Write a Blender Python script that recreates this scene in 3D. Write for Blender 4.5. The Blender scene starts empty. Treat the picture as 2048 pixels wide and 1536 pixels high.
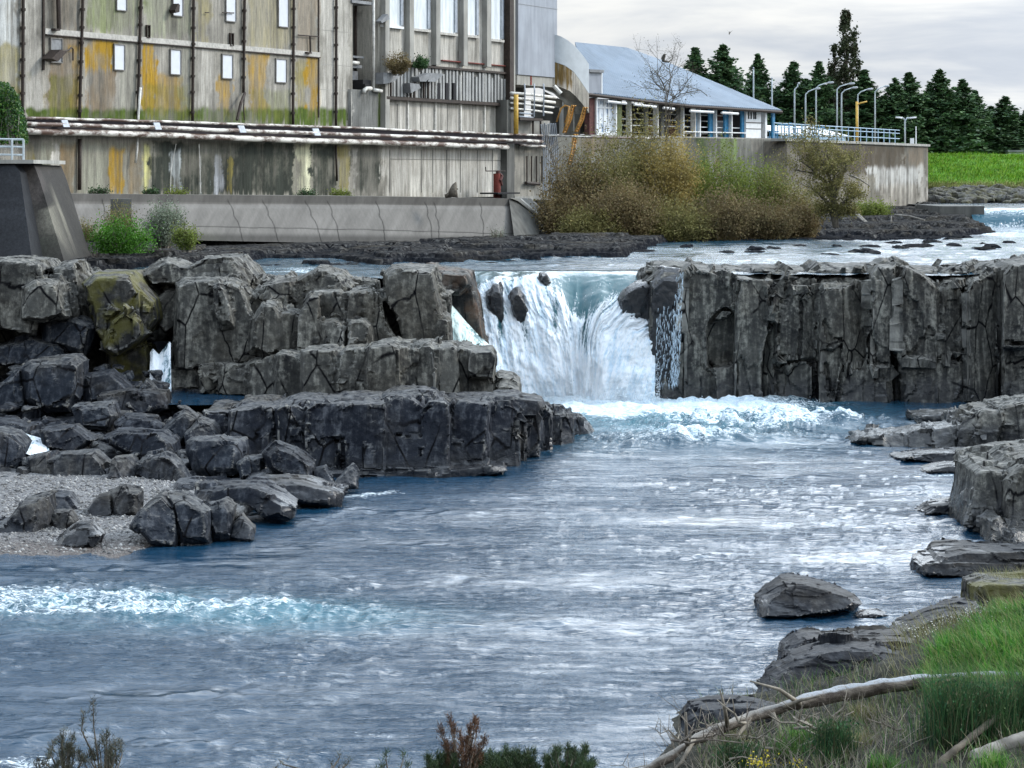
import bpy, bmesh, math, random
import numpy as np
from mathutils import Vector, Matrix

SC = bpy.context.scene
COL = SC.collection
random.seed(7)
F = 4619.0; HY = 350.0; CX = 1024.0; CH = 9.5     # focal length in photo pixels, horizon row, centre column, eye height

def W(px, py, d):
    return np.array(((px-CX)/F*d, d, CH-(py-HY)/F*d))
def dw(py, z=0.0):                                   # distance at which height z is seen on row py
    return (CH-z)*F/(py-HY)
def zat(py, d): return CH-(py-HY)/F*d
def xat(px, d): return (px-CX)/F*d
def proj(P):
    return CX+F*P[..., 0]/P[..., 1], HY+F*(CH-P[..., 2])/P[..., 1]

# ------------------------------------------------------------------ noise
def _h(i, j, k, s):
    h = (i.astype(np.uint32)*np.uint32(374761393)) ^ (j.astype(np.uint32)*np.uint32(668265263)) ^ (k.astype(np.uint32)*np.uint32(2246822519)) ^ np.uint32((s*3266489917+97) & 0xffffffff)
    h = (h ^ (h >> np.uint32(15)))*np.uint32(2246822519)
    h = (h ^ (h >> np.uint32(13)))*np.uint32(3266489917)
    return h ^ (h >> np.uint32(16))
def _r(i, j, k, s): return _h(i, j, k, s).astype(np.float64)/4294967295.0
def vnoise(P, seed=0):
    f = np.floor(P); i = f.astype(np.int64); t = P-f; t = t*t*t*(t*(t*6-15)+10)
    o = 0
    for a in (0, 1):
        wa = t[:, 0] if a else 1-t[:, 0]
        for b in (0, 1):
            wb = t[:, 1] if b else 1-t[:, 1]
            for c in (0, 1):
                wc = t[:, 2] if c else 1-t[:, 2]
                o = o+wa*wb*wc*_r(i[:, 0]+a, i[:, 1]+b, i[:, 2]+c, seed)
    return o*2-1
def fbm(P, octv=4, seed=0, gain=.5):
    o = 0; a = 1; tot = 0
    for k in range(octv):
        o = o+a*vnoise(P*(2.03**k)+k*17.3, seed+k); tot += a; a *= gain
    return o/tot
def P3(x, y, z=0.0):
    x = np.asarray(x, float); return np.stack([x.ravel(), (np.asarray(y, float)+0*x).ravel(), (np.asarray(z, float)+0*x).ravel()], 1)
def worley(P, seed=0):
    f = np.floor(P).astype(np.int64); n = len(P)
    F1 = np.full(n, 9.); F2 = np.full(n, 9.); dl = np.zeros((n, 3)); rid = np.zeros((n, 4))
    for a in (-1, 0, 1):
        for b in (-1, 0, 1):
            for c in (-1, 0, 1):
                I = f+np.array([a, b, c])
                s = np.stack([_r(I[:, 0], I[:, 1], I[:, 2], seed+q) for q in (1, 2, 3)], 1)
                v = P-(I+.1+.8*s); d = np.sqrt((v*v).sum(1))
                m = d < F1
                F2 = np.where(m, F1, np.minimum(F2, d)); F1 = np.where(m, d, F1)
                if m.any():
                    dl[m] = v[m]
                    J = I[m]
                    rid[m] = np.stack([_r(J[:, 0], J[:, 1], J[:, 2], seed+q) for q in (5, 6, 7, 8)], 1)
    return F1, F2, dl, rid
def facet(P, scale, seed, amp, tilt=1.7, crack=.5, cw=.07):
    F1, F2, dl, rid = worley(P/np.array(scale), seed)
    off = (rid[:, 3]-.5)+tilt*((rid[:, :3]-.5)*dl).sum(1)
    return amp*(off-crack*np.exp(-((F2-F1)/cw)**2))
def sstep(a, b, x):
    t = np.clip((x-a)/(b-a+1e-12), 0, 1); return t*t*(3-2*t)

# ------------------------------------------------------------------ objects
def mesh_np(name, V, Fc, smooth=False, ang=None):
    V = np.ascontiguousarray(V, np.float32); Fc = np.ascontiguousarray(Fc, np.int32)
    k = Fc.shape[1]; me = bpy.data.meshes.new(name)
    me.vertices.add(len(V)); me.vertices.foreach_set('co', V.ravel())
    me.loops.add(Fc.size); me.loops.foreach_set('vertex_index', Fc.ravel())
    me.polygons.add(len(Fc)); me.polygons.foreach_set('loop_start', np.arange(0, Fc.size, k, dtype=np.int32))
    me.update(calc_edges=True)
    if smooth: me.polygons.foreach_set('use_smooth', np.ones(len(Fc), bool))
    if ang: me.set_sharp_from_angle(angle=math.radians(ang))
    return me
def mesh_py(name, V, Fs, smooth=False, ang=None):
    me = bpy.data.meshes.new(name); me.from_pydata([tuple(map(float, v)) for v in V], [], Fs); me.update()
    if smooth: me.polygons.foreach_set('use_smooth', np.ones(len(Fs), bool))
    if ang: me.set_sharp_from_angle(angle=math.radians(ang))
    return me
def colattr(me, name, arr):
    a = me.attributes.new(name, 'FLOAT_COLOR', 'POINT')
    d = np.ones((len(arr), 4), np.float32); d[:, :3] = arr; a.data.foreach_set('color', d.ravel())
def fattr(me, name, arr):
    a = me.attributes.new(name, 'FLOAT', 'POINT'); a.data.foreach_set('value', np.ascontiguousarray(arr, np.float32))
def root(name, loc, label, cat, group=None):
    o = bpy.data.objects.new(name, None); COL.objects.link(o); o.location = tuple(map(float, loc)); o.empty_display_size = .3
    tag(o, label, cat, group); return o
def tag(o, label=None, cat=None, group=None, kind=None):
    if label: o['label'] = label
    if cat: o['category'] = cat
    if group: o['group'] = group
    if kind: o['kind'] = kind
    return o
def obj(name, me, mat=None, parent=None, label=None, cat=None, group=None, kind=None, recentre=True):
    """parent given: a part, its mesh in world coordinates; else a thing of its own, its origin moved to its base"""
    o = bpy.data.objects.new(name, me); COL.objects.link(o)
    if mat is not None and not me.materials: me.materials.append(mat)
    if parent is not None:
        o.parent = parent
        if parent.parent is None: o.matrix_parent_inverse = Matrix.Translation(-Vector(parent.location))
    elif recentre and kind not in ('structure', 'stuff') and len(me.vertices):
        n = len(me.vertices); c = np.empty(n*3, np.float32); me.vertices.foreach_get('co', c); c = c.reshape(-1, 3)
        b = np.array([(c[:, 0].min()+c[:, 0].max())/2, (c[:, 1].min()+c[:, 1].max())/2, c[:, 2].min()], np.float32)
        me.vertices.foreach_set('co', (c-b).ravel()); me.update(); o.location = b
    tag(o, label, cat, group, kind)
    return o
def part_of(thing, name, me, mat):                    # part of a thing that is itself a mesh
    o = bpy.data.objects.new(name, me); COL.objects.link(o); me.materials.append(mat)
    o.parent = thing; o.matrix_parent_inverse = Matrix.Translation(-Vector(thing.location)); return o

class MB:
    def __init__(s): s.V = []; s.F = []
    def add(s, V, Fs):
        b = len(s.V); s.V += [tuple(v) for v in V]; s.F += [tuple(i+b for i in f) for f in Fs]; return s
    def box(s, o, a, b, c):                            # origin corner and three edge vectors
        o, a, b, c = map(np.array, (o, a, b, c))
        V = [o, o+a, o+a+b, o+b, o+c, o+a+c, o+a+b+c, o+b+c]
        return s.add(V, [(0, 3, 2, 1), (4, 5, 6, 7), (0, 1, 5, 4), (1, 2, 6, 5), (2, 3, 7, 6), (3, 0, 4, 7)])
    def tube(s, pts, r, n=8, cap=True):
        pts = [np.array(p, float) for p in pts]; m = len(pts); rs = r if hasattr(r, '__len__') else [r]*m
        V = []; Fs = []; up = np.array((.13, .21, 1.)); pu = None
        for i, p in enumerate(pts):
            t = pts[min(i+1, m-1)]-pts[max(i-1, 0)]; t = t/(np.linalg.norm(t)+1e-9)
            u = np.cross(t, up) if pu is None else pu-t*np.dot(pu, t)
            if np.linalg.norm(u) < 1e-3: u = np.cross(t, (1, 0, 0))
            u = u/np.linalg.norm(u); pu = u; w = np.cross(t, u)
            for k in range(n):
                a = 2*math.pi*k/n; V.append(p+rs[i]*(math.cos(a)*u+math.sin(a)*w))
        for i in range(m-1):
            for k in range(n):
                k2 = (k+1) % n; Fs.append((i*n+k, i*n+k2, (i+1)*n+k2, (i+1)*n+k))
        if cap: Fs.append(tuple(range(n-1, -1, -1))); Fs.append(tuple((m-1)*n+k for k in range(n)))
        return s.add(V, Fs)
    def mesh(s, name, smooth=False, ang=None): return mesh_py(name, s.V, s.F, smooth, ang)

def grid_faces(nr, nc):
    i = np.arange(nr*nc).reshape(nr, nc)
    return np.stack([i[:-1, :-1].ravel(), i[:-1, 1:].ravel(), i[1:, 1:].ravel(), i[1:, :-1].ravel()], 1)

def cards(C, size, rng, aspect=1.0, updir=None, jitter=.5, tri=False):
    """leaf-sized quads at centres C with random orientation"""
    n = len(C); size = np.broadcast_to(size, (n,))*(1+jitter*(rng.random(n)-.5)*2)
    a = rng.normal(size=(n, 3)); 
    if updir is not None: a = a*.45+updir
    a /= np.linalg.norm(a, axis=1)[:, None]
    b = np.cross(a, rng.normal(size=(n, 3))); b /= np.linalg.norm(b, axis=1)[:, None]+1e-9
    L = a*size[:, None]*aspect; B = b*size[:, None]
    if tri:
        V = np.stack([C-L*.5-B*.5, C-L*.5+B*.5, C+L*.5], 1).reshape(-1, 3); return V, np.arange(3*n).reshape(n, 3)
    V = np.stack([C-L*.5, C+B*.5, C+L*.5, C-B*.5], 1).reshape(-1, 3)
    return V, np.arange(4*n).reshape(n, 4)
def blades(Bs, L, rng, lean=.5, w=.012, wind=(0, 0)):
    """grass blades: bent triangles pairs from base points Bs"""
    n = len(Bs); L = np.broadcast_to(L, (n,))*(.55+.9*rng.random(n))
    th = rng.random(n)*6.283; ln = lean*(.2+rng.random(n))
    dirx = np.cos(th)*ln+wind[0]; diry = np.sin(th)*ln+wind[1]
    side = np.stack([-np.sin(th), np.cos(th), 0*th], 1)*w
    d = np.stack([dirx, diry, np.ones(n)], 1); d /= np.linalg.norm(d, axis=1)[:, None]
    mid = Bs+d*L[:, None]*.55
    d2 = d+np.stack([dirx, diry, -.5*ln], 1)*.8; d2 /= np.linalg.norm(d2, axis=1)[:, None]
    tip = mid+d2*L[:, None]*.5
    V = np.stack([Bs-side, Bs+side, mid+side*.8, mid-side*.8, tip], 1).reshape(-1, 3)
    i = np.arange(n)*5
    T = np.concatenate([np.stack([i, i+1, i+2], 1), np.stack([i, i+2, i+3], 1), np.stack([i+3, i+2, i+4], 1)])
    return V, T
# ------------------------------------------------------------------ materials
class NT:
    def __init__(s, name):
        s.m = bpy.data.materials.new(name); s.m.use_nodes = True; s.t = s.m.node_tree; s.t.nodes.clear()
    def n(s, typ, ins=None, **props):
        nd = s.t.nodes.new('ShaderNode'+typ)
        for k, v in props.items(): setattr(nd, k, v)
        for k, v in (ins or {}).items():
            sk = nd.inputs[k]
            if isinstance(v, bpy.types.NodeSocket): s.t.links.new(v, sk)
            else:
                if isinstance(v, tuple) and len(v) == 3 and sk.type == 'RGBA': v = v+(1,)
                sk.default_value = v
        return nd
    def mix(s, f, a, b, blend='MIX'):
        return s.n('Mix', {0: f, 6: a, 7: b}, data_type='RGBA', blend_type=blend).outputs[2]
    def math(s, op, a, b=0.0, c=None, clamp=False):
        ins = {0: a, 1: b}
        if c is not None: ins[2] = c
        return s.n('Math', ins, operation=op, use_clamp=clamp).outputs[0]
    def ramp(s, f, lo, hi): return s.n('MapRange', {0: f, 1: lo, 2: hi, 3: 0.0, 4: 1.0}, clamp=True, interpolation_type='SMOOTHSTEP').outputs[0]
    def pos(s, sc=(1, 1, 1)):
        g = s.n('NewGeometry').outputs['Position']
        return s.n('VectorMath', {0: g, 1: sc}, operation='MULTIPLY').outputs[0]
    def noise(s, vec, scale, detail=5, rough=.55, dist=0.0):
        return s.n('TexNoise', {'Vector': vec, 'Scale': scale, 'Detail': detail, 'Roughness': rough, 'Distortion': dist}).outputs[0]
    def attr(s, name, out='Fac'): return s.n('Attribute', attribute_name=name).outputs[out]
    def bump(s, h, strength=.5, dist=.05, normal=None):
        ins = {'Strength': strength, 'Distance': dist, 'Height': h}
        if normal is not None: ins['Normal'] = normal
        return s.n('Bump', ins).outputs[0]
    def principled(s, color, rough=.7, normal=None, spec=.5, metal=0.0, ior=None, extra=None):
        ins = {'Base Color': color, 'Roughness': rough, 'Specular IOR Level': spec, 'Metallic': metal}
        if normal is not None: ins['Normal'] = normal
        if ior: ins['IOR'] = ior
        if extra: ins.update(extra)
        return s.n('BsdfPrincipled', ins).outputs[0]
    def out(s, sh):
        o = s.n('OutputMaterial'); s.t.links.new(sh, o.inputs[0]); return s.m

def mat_plain(name, c, rough=.6, var=.35, scale=6, metal=0.0, bump=.15, streak=False, spec=.4):
    t = NT(name); p = t.pos((1, 1, .15) if streak else (1, 1, 1))
    n1 = t.noise(p, scale, 6); n2 = t.noise(t.pos(), scale*.25, 4)
    f = t.math('ADD', t.math('MULTIPLY', n1, .6), t.math('MULTIPLY', n2, .5))
    lo = tuple(v*(1-var) for v in c); hi = tuple(min(1, v*(1+var)) for v in c)
    col = t.mix(t.ramp(f, .3, .8), lo, hi)
    return t.out(t.principled(col, rough, t.bump(n1, bump, .03), spec, metal))

def mat_rock(name, dark=(.010, .011, .013), mid=(.044, .044, .042), light=(.135, .13, .118), wetz=.5, wetw=.6, warm=0.0, moss=0.0, wspec=.4, dspec=.06, gloss=.62, streak=.5, bumpd=.06, top=.55):
    t = NT(name); g = t.n('NewGeometry'); P = t.pos()
    n1 = t.noise(P, .75, 7, .6, .4); n2 = t.noise(P, 5.0, 6, .65); nv = t.noise(t.pos((2.2, 2.2, .22)), 1.6, 6, .6, .3)
    nf = t.noise(P, 22.0, 4, .6)
    f = t.math('ADD', t.math('MULTIPLY', n1, .55), t.math('ADD', t.math('MULTIPLY', n2, .30), t.math('MULTIPLY', nv, streak*.6)))
    c = t.mix(t.ramp(f, .36, .62+.2*streak), dark, mid)
    c = t.mix(t.ramp(t.math('ADD', t.math('MULTIPLY', nv, .6), t.math('MULTIPLY', n2, .5)), .52, .78), c, light)
    # lichen-pale, dry upper faces; highlights along sharp edges painted into the colour
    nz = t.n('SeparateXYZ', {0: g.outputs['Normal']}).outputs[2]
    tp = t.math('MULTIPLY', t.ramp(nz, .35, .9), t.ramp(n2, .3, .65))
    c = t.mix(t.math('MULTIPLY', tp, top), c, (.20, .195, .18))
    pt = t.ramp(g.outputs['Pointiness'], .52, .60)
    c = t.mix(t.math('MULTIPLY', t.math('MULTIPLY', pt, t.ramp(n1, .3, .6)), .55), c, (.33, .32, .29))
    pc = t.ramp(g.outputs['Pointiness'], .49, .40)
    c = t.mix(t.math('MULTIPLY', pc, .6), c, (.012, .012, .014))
    c = t.mix(t.math('MULTIPLY', t.ramp(t.noise(P, .32, 5, .6), .45, .7), .45), c, t.mix(t.ramp(n2, .3, .7), (.03, .025, .018), (.11, .095, .07)))
    ck = t.n('TexVoronoi', {'Vector': t.mix(.10, t.pos((1, 1, .5)), t.n('TexNoise', {'Vector': P, 'Scale': 1.3, 'Detail': 4}).outputs[1]), 'Scale': .85}, feature='DISTANCE_TO_EDGE').outputs[0]
    c = t.mix(t.math('MULTIPLY', t.ramp(ck, .030, .006), t.ramp(n1, .4, .55)), c, (.004, .004, .005))
    c = t.mix(t.math('MULTIPLY', t.ramp(t.noise(P, 9.0, 5, .7), .60, .72), t.math('MULTIPLY', t.ramp(n1, .48, .62), .35)), c, (.24, .24, .21))
    if warm: c = t.mix(t.math('MULTIPLY', t.ramp(t.noise(P, .9, 4), .45, .65), warm), c, (.16, .095, .06))
    if moss: c = t.mix(t.math('MULTIPLY', t.ramp(t.noise(P, 1.3, 6), .42, .6), moss), c, (.13, .12, .03))
    z = t.n('SeparateXYZ', {0: P}).outputs[2]
    wet = t.math('SUBTRACT', 1.0, t.ramp(t.math('ADD', z, t.math('MULTIPLY', t.math('SUBTRACT', n1, .5), 1.2)), wetz, wetz+wetw))
    c = t.mix(wet, c, t.mix(.62, c, (.008, .010, .014)))
    rg = t.n('MapRange', {0: wet, 1: 0.0, 2: 1.0, 3: gloss, 4: .22}).outputs[0]
    cr = t.n('TexVoronoi', {'Vector': t.mix(.12, P, t.n('TexNoise', {'Vector': P, 'Scale': 2.0}).outputs[1]), 'Scale': 1.1}, feature='DISTANCE_TO_EDGE').outputs[0]
    h = t.math('ADD', t.math('MULTIPLY', n2, .8), t.math('ADD', t.math('MULTIPLY', nf, .25), t.math('MULTIPLY', t.ramp(cr, 0.0, .03), .07)))
    sp_ = t.n('MapRange', {0: wet, 1: 0.0, 2: 1.0, 3: dspec, 4: wspec}).outputs[0]
    return t.out(t.principled(c, rg, t.bump(h, .8, bumpd), sp_))

def mat_attr(name, rough=.75, bump=.3, fine=.6, scale=9, bumpd=.02, spec=.10, streak=True):
    """colour painted per vertex (paint, weathering, stains) with fine grain on top"""
    t = NT(name); c = t.attr('Col', 'Color'); P = t.pos()
    n = t.noise(t.pos((1, 1, .12)) if streak else P, scale, 6, .65); n2 = t.noise(P, scale*2.2, 5, .7)
    f = t.math('ADD', t.math('MULTIPLY', n, .65), t.math('MULTIPLY', n2, .45))
    v = t.n('MapRange', {0: f, 1: .3, 2: .8, 3: 1-fine, 4: 1+fine}).outputs[0]
    c = t.n('VectorMath', {0: c, 1: t.n('CombineXYZ', {0: v, 1: v, 2: v}).outputs[0]}, operation='MULTIPLY').outputs[0]
    return t.out(t.principled(c, rough, t.bump(n2, bump, bumpd), spec))

def mat_leaf(name, cols, rough=.6, trans=.25, even=0.0):
    """each leaf picks one of the colours"""
    t = NT(name); r = t.n('NewGeometry').outputs['Random Per Island']
    cr = t.n('ValToRGB', {0: r}); e = cr.color_ramp.elements; cr.color_ramp.interpolation = 'LINEAR'
    e[0].color = cols[0]+(1,); e[1].color = cols[-1]+(1,)
    for i, c in enumerate(cols[1:-1]):
        x = e.new((i+1)/(len(cols)-1)); x.color = c+(1,)
    n = t.noise(t.pos(), 1.1, 4); av = tuple(sum(c[i] for c in cols)/len(cols) for i in range(3)); cv = t.mix(even, cr.outputs[0], av); c = t.mix(t.ramp(n, .35, .65), t.mix(.5, cv, (.01, .01, .005)), cv)
    a = t.principled(c, rough, None, .3)
    b = t.n('BsdfTranslucent', {'Color': c}).outputs[0]
    return t.out(t.n('MixShader', {0: trans, 1: a, 2: b}).outputs[0])

def mat_water(name, deep=(.006, .032, .064), aer=(.07, .25, .30), rough=.06, bs=2.3, bstr=1.0, bd=.16):
    t = NT(name); P = t.pos(); foam = t.attr('foam'); ar = t.attr('aer')
    n1 = t.noise(t.pos((.42, 1.25, 1)), bs, 6, .62, .7); n2 = t.noise(t.pos((.5, 1.2, 1)), bs*3.4, 4, .6); n3 = t.noise(t.pos((.62, 1.1, 1)), 8.0, 8, .75, .9)
    h = t.math('ADD', n1, t.math('MULTIPLY', n2, .13))
    rf = t.n('MapRange', {0: t.noise(t.pos((.10, .30, 1)), 1.0, 4, .6, .8), 1: .38, 2: .60, 3: .22*bstr, 4: 1.35*bstr}).outputs[0]; rf = t.math('MULTIPLY', rf, t.math('SUBTRACT', 1.0, t.attr('still')))
    nm = t.bump(h, rf, bd)
    w = t.principled(t.mix(ar, deep, aer), rough, nm, .5, ior=1.33)
    fm = t.ramp(t.math('ADD', foam, t.math('MULTIPLY', t.math('SUBTRACT', n3, .5), 2.0)), .45, .80)
    fc = t.mix(t.ramp(n3, .3, .65), (.38, .60, .74), (.86, .91, .93))
    fs = t.principled(fc, .6, t.bump(n3, .9, .08), .3)
    return t.out(t.n('MixShader', {0: fm, 1: w, 2: fs}).outputs[0])

def mat_fall(name, hi=(.86, .91, .94), lo=(.30, .50, .68), glass=(.03, .10, .11)):
    t = NT(name); foam = t.attr('foam'); u = t.attr('uvw', 'Vector')
    st = t.noise(t.n('VectorMath', {0: u, 1: (1.0, .13, 1.0)}, operation='MULTIPLY').outputs[0], 4.2, 8, .68, .5)
    st2 = t.noise(t.n('VectorMath', {0: u, 1: (1.0, .45, 1.0)}, operation='MULTIPLY').outputs[0], 11.0, 6, .75, .3)
    f = t.math('ADD', t.math('MULTIPLY', st, .7), t.math('MULTIPLY', st2, .5))
    c = t.mix(t.ramp(f, .40, .68), lo, hi)
    fs = t.principled(c, .55, t.bump(f, 1.0, .16), .35)
    ws = t.principled(glass, .08, t.bump(st, .5, .06), .5, ior=1.33)
    k = t.ramp(t.math('ADD', foam, t.math('MULTIPLY', t.math('SUBTRACT', f, .58), 2.4)), .32, .62)
    return t.out(t.n('MixShader', {0: k, 1: ws, 2: fs}).outputs[0])

M = {}
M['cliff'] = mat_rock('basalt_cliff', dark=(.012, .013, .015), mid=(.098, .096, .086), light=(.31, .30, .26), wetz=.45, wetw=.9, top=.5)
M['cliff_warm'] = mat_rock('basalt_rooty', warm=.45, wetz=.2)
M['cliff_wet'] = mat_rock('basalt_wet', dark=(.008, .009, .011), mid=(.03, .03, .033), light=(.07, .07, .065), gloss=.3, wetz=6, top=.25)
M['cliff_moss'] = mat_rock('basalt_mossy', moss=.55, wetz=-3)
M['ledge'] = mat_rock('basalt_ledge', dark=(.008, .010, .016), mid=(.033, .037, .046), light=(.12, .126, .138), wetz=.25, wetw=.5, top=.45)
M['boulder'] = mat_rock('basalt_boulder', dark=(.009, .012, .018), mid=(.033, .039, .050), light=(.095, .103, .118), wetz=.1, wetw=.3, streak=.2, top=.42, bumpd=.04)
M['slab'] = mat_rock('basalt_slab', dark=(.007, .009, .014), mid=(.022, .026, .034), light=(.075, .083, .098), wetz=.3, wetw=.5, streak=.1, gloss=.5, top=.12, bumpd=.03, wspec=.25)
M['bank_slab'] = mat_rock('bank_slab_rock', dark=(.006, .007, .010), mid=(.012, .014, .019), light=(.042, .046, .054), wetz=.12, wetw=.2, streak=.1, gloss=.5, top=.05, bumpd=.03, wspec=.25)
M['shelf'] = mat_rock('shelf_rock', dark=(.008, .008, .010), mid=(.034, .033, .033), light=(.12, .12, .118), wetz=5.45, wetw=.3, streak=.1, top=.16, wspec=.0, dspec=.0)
M['concrete'] = mat_attr('weathered_concrete')
M['weir'] = mat_attr('weir_concrete', fine=.18, scale=5, bump=.2)
M['dark_metal'] = mat_plain('rusty_dark_metal', (.035, .024, .018), .7, .5, 8)
M['pale_pipe'] = mat_plain('flaking_white_paint', (.62, .60, .55), .5, .35, 5)
M['tray'] = mat_plain('pipe_tray', (.025, .018, .022), .8)
M['grey_metal'] = mat_plain('galvanised', (.33, .36, .40), .45, .25, 4)
M['lamp'] = mat_plain('lamp_post_paint', (.45, .50, .52), .45, .2)
M['yellow'] = mat_plain('yellow_paint', (.55, .34, .06), .55, .3)
M['orange'] = mat_plain('faded_orange_paint', (.52, .27, .07), .6, .4)
M['white'] = mat_plain('white_paint', (.74, .75, .75), .5, .10, 3)
M['board'] = mat_plain('white_board', (.60, .62, .65), .5, .06, 3, bump=.05)
M['blue'] = mat_plain('blue_paint', (.03, .19, .36), .5, .3)
M['rail'] = mat_plain('blue_grey_rail', (.30, .42, .52), .5, .2)
M['black'] = mat_plain('black_void', (.010, .010, .012), .85, .3)
M['brown'] = mat_plain('brown_steel', (.10, .035, .03), .7, .4)
M['hood'] = mat_plain('hood_metal', (.20, .205, .21), .55, .3, 3)
M['slat'] = mat_plain('grey_slat', (.30, .30, .29), .6, .35, 4, streak=True)
M['clad'] = mat_plain('grey_cladding', (.27, .29, .325), .5, .22, 2.2, streak=True)
M['clad_white'] = mat_plain('pale_cladding', (.41, .44, .46), .5, .10, 2)
M['sill'] = mat_plain('stone_sill', (.42, .40, .36), .8, .3)
M['plain_conc'] = mat_plain('plain_concrete', (.30, .29, .26), .8, .3, 3, streak=True)
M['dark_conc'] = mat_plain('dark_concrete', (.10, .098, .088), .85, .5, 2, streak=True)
M['bark'] = mat_plain('bark', (.10, .085, .065), .9, .5, 6)
M['bark_pale'] = mat_plain('pale_bark', (.24, .22, .19), .9, .5, 6)
M['twig'] = mat_plain('dead_twig', (.20, .175, .14), .9, .5, 9)
M['drift'] = mat_plain('driftwood', (.16, .135, .11), .85, .6, 4, bump=.5)
M['drift_white'] = mat_plain('bleached_wood', (.62, .64, .66), .7, .2, 5)
M['rust'] = mat_plain('rust', (.16, .03, .02), .75, .4)
# ------------------------------------------------------------------ camera, sky, sun
cam = bpy.data.cameras.new('camera'); co = bpy.data.objects.new('camera', cam); COL.objects.link(co)
cam.sensor_fit = 'HORIZONTAL'; cam.sensor_width = 36; cam.lens = 36*F/2048; cam.shift_y = -(768-HY)/2048
cam.clip_start = .5; cam.clip_end = 6000
co.location = (0, 0, CH); co.rotation_euler = (math.pi/2, 0, 0); SC.camera = co

SUN_EL, SUN_AZ = math.radians(34), math.radians(72)      # azimuth clockwise from the view direction (+Y)
sd = Vector((math.sin(SUN_AZ)*math.cos(SUN_EL), math.cos(SUN_AZ)*math.cos(SUN_EL), math.sin(SUN_EL)))
sl = bpy.data.lights.new('sun', 'SUN'); sl.energy = 1.35; sl.angle = math.radians(12); sl.color = (1, .95, .86)
so = bpy.data.objects.new('sun', sl); COL.objects.link(so); so.rotation_euler = (-sd).to_track_quat('-Z', 'Y').to_euler(); so.location = sd*80

wd = bpy.data.worlds.new('World'); SC.world = wd; wd.use_nodes = True; wt = wd.node_tree; wt.nodes.clear()
class WNT(NT):
    def __init__(s, t): s.t = t
w = WNT(wt)
sky = w.n('TexSky', sky_type='NISHITA', sun_disc=False, sun_elevation=SUN_EL, sun_rotation=SUN_AZ, air_density=1.0, dust_density=2.0).outputs[0]
D = w.n('TexCoord').outputs['Generated']
dz = w.n('SeparateXYZ', {0: D}).outputs[2]
den = w.math('ADD', w.math('MAXIMUM', dz, 0.0), .12)
P = w.n('VectorMath', {0: D, 1: w.n('CombineXYZ', {0: den, 1: den, 2: 1.0}).outputs[0]}, operation='DIVIDE').outputs[0]
n1 = w.noise(P, .55, 6, .52, .3); n2 = w.noise(P, 1.9, 6, .55, .4)
cl = w.math('ADD', w.math('MULTIPLY', n1, .7), w.math('MULTIPLY', n2, .35))
cc = w.mix(w.ramp(cl, .42, .66), (6.4, 7.0, 7.9), (11.4, 11.4, 11.0))
# brighter cloud towards the hidden sun and in a low gap ahead on the right
def lobe(d, lo, hi):
    d = Vector(d).normalized()
    return w.ramp(w.n('VectorMath', {0: D, 1: tuple(d)}, operation='DOT_PRODUCT').outputs[1], lo, hi)
b1 = lobe((.17, 1, .37), .962, .998); b2 = lobe(tuple(sd), .3, 1.0); bb = lobe((0, -1, .25), .0, .9)
up = w.ramp(dz, .055, .26)                               # an overcast sky is dimmest along the horizon
k = w.math('ADD', .64, w.math('ADD', w.math('MULTIPLY', up, .95), w.math('ADD', w.math('MULTIPLY', b1, 2.1), w.math('MULTIPLY', b2, .8))))
k = w.math('SUBTRACT', k, w.math('MULTIPLY', bb, .45))
tint = w.mix(w.ramp(dz, .05, .5), (1, 1, 1), (.86, .97, 1.10))
cc = w.n('VectorMath', {0: cc, 1: w.n('VectorMath', {0: tint, 1: w.n('CombineXYZ', {0: k, 1: k, 2: k}).outputs[0]}, operation='MULTIPLY').outputs[0]}, operation='MULTIPLY').outputs[0]
full = w.mix(w.ramp(cl, .30, .46), w.mix(.55, cc, sky), cc)
bg = w.n('Background', {0: full, 1: .075}); ow = w.n('OutputWorld'); wt.links.new(bg.outputs[0], ow.inputs[0])
SC.view_settings.view_transform = 'Standard'; SC.view_settings.look = 'None'; SC.view_settings.exposure = .87; SC.view_settings.gamma = 1
# ------------------------------------------------------------------ ground, water
ZUP = 5.3; ZTOP = 6.74
# one far sheet under everything, reaching the horizon
g = MB(); g.add([(-4000, -300, -2.5), (4000, -300, -2.5), (4000, 5500, -2.5), (-4000, 5500, -2.5)], [(0, 1, 2, 3)])
obj('ground', g.mesh('ground'), mat_plain('earth', (.05, .05, .035), .95), kind='structure')

# lower river
def blob(px, py, cx, cy, rx, ry): return np.exp(-(((px-cx)/rx)**2+((py-cy)/ry)**2))
rows = np.concatenate([np.linspace(782, 1000, 200), np.linspace(1001, 1640, 390)]); cols = np.linspace(-330, 2380, 900)
PY, PX = np.meshgrid(rows, cols, indexing='ij')
D_ = dw(PY); X = xat(PX, D_); Y = D_
px, py = PX.ravel(), PY.ravel(); x, y = X.ravel(), Y.ravel()
wob = fbm(P3(x*.35, y*.35), 3, 5); wob2 = fbm(P3(x*1.1, y*1.1), 4, 9)
pxw = px+60*wob; pyw = py+14*wob+5*wob2
base = np.clip(1.15*blob(pxw, pyw, 1150, 800, 200, 26)+.9*blob(pxw, pyw, 1300, 818, 330, 18)+.55*blob(pxw, pyw, 1480, 812, 230, 14)+.35*blob(pxw, pyw, 1250, 845, 160, 26), 0, 1.2)
r1 = np.clip(1.1*blob(px, pyw, 1500, 852, 210, 11)*(.6+.6*sstep(-.2, .3, wob2))+.9*blob(px, pyw, 1640, 858, 150, 9)*(.7+.9*wob2), 0, 1.1)
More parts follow.
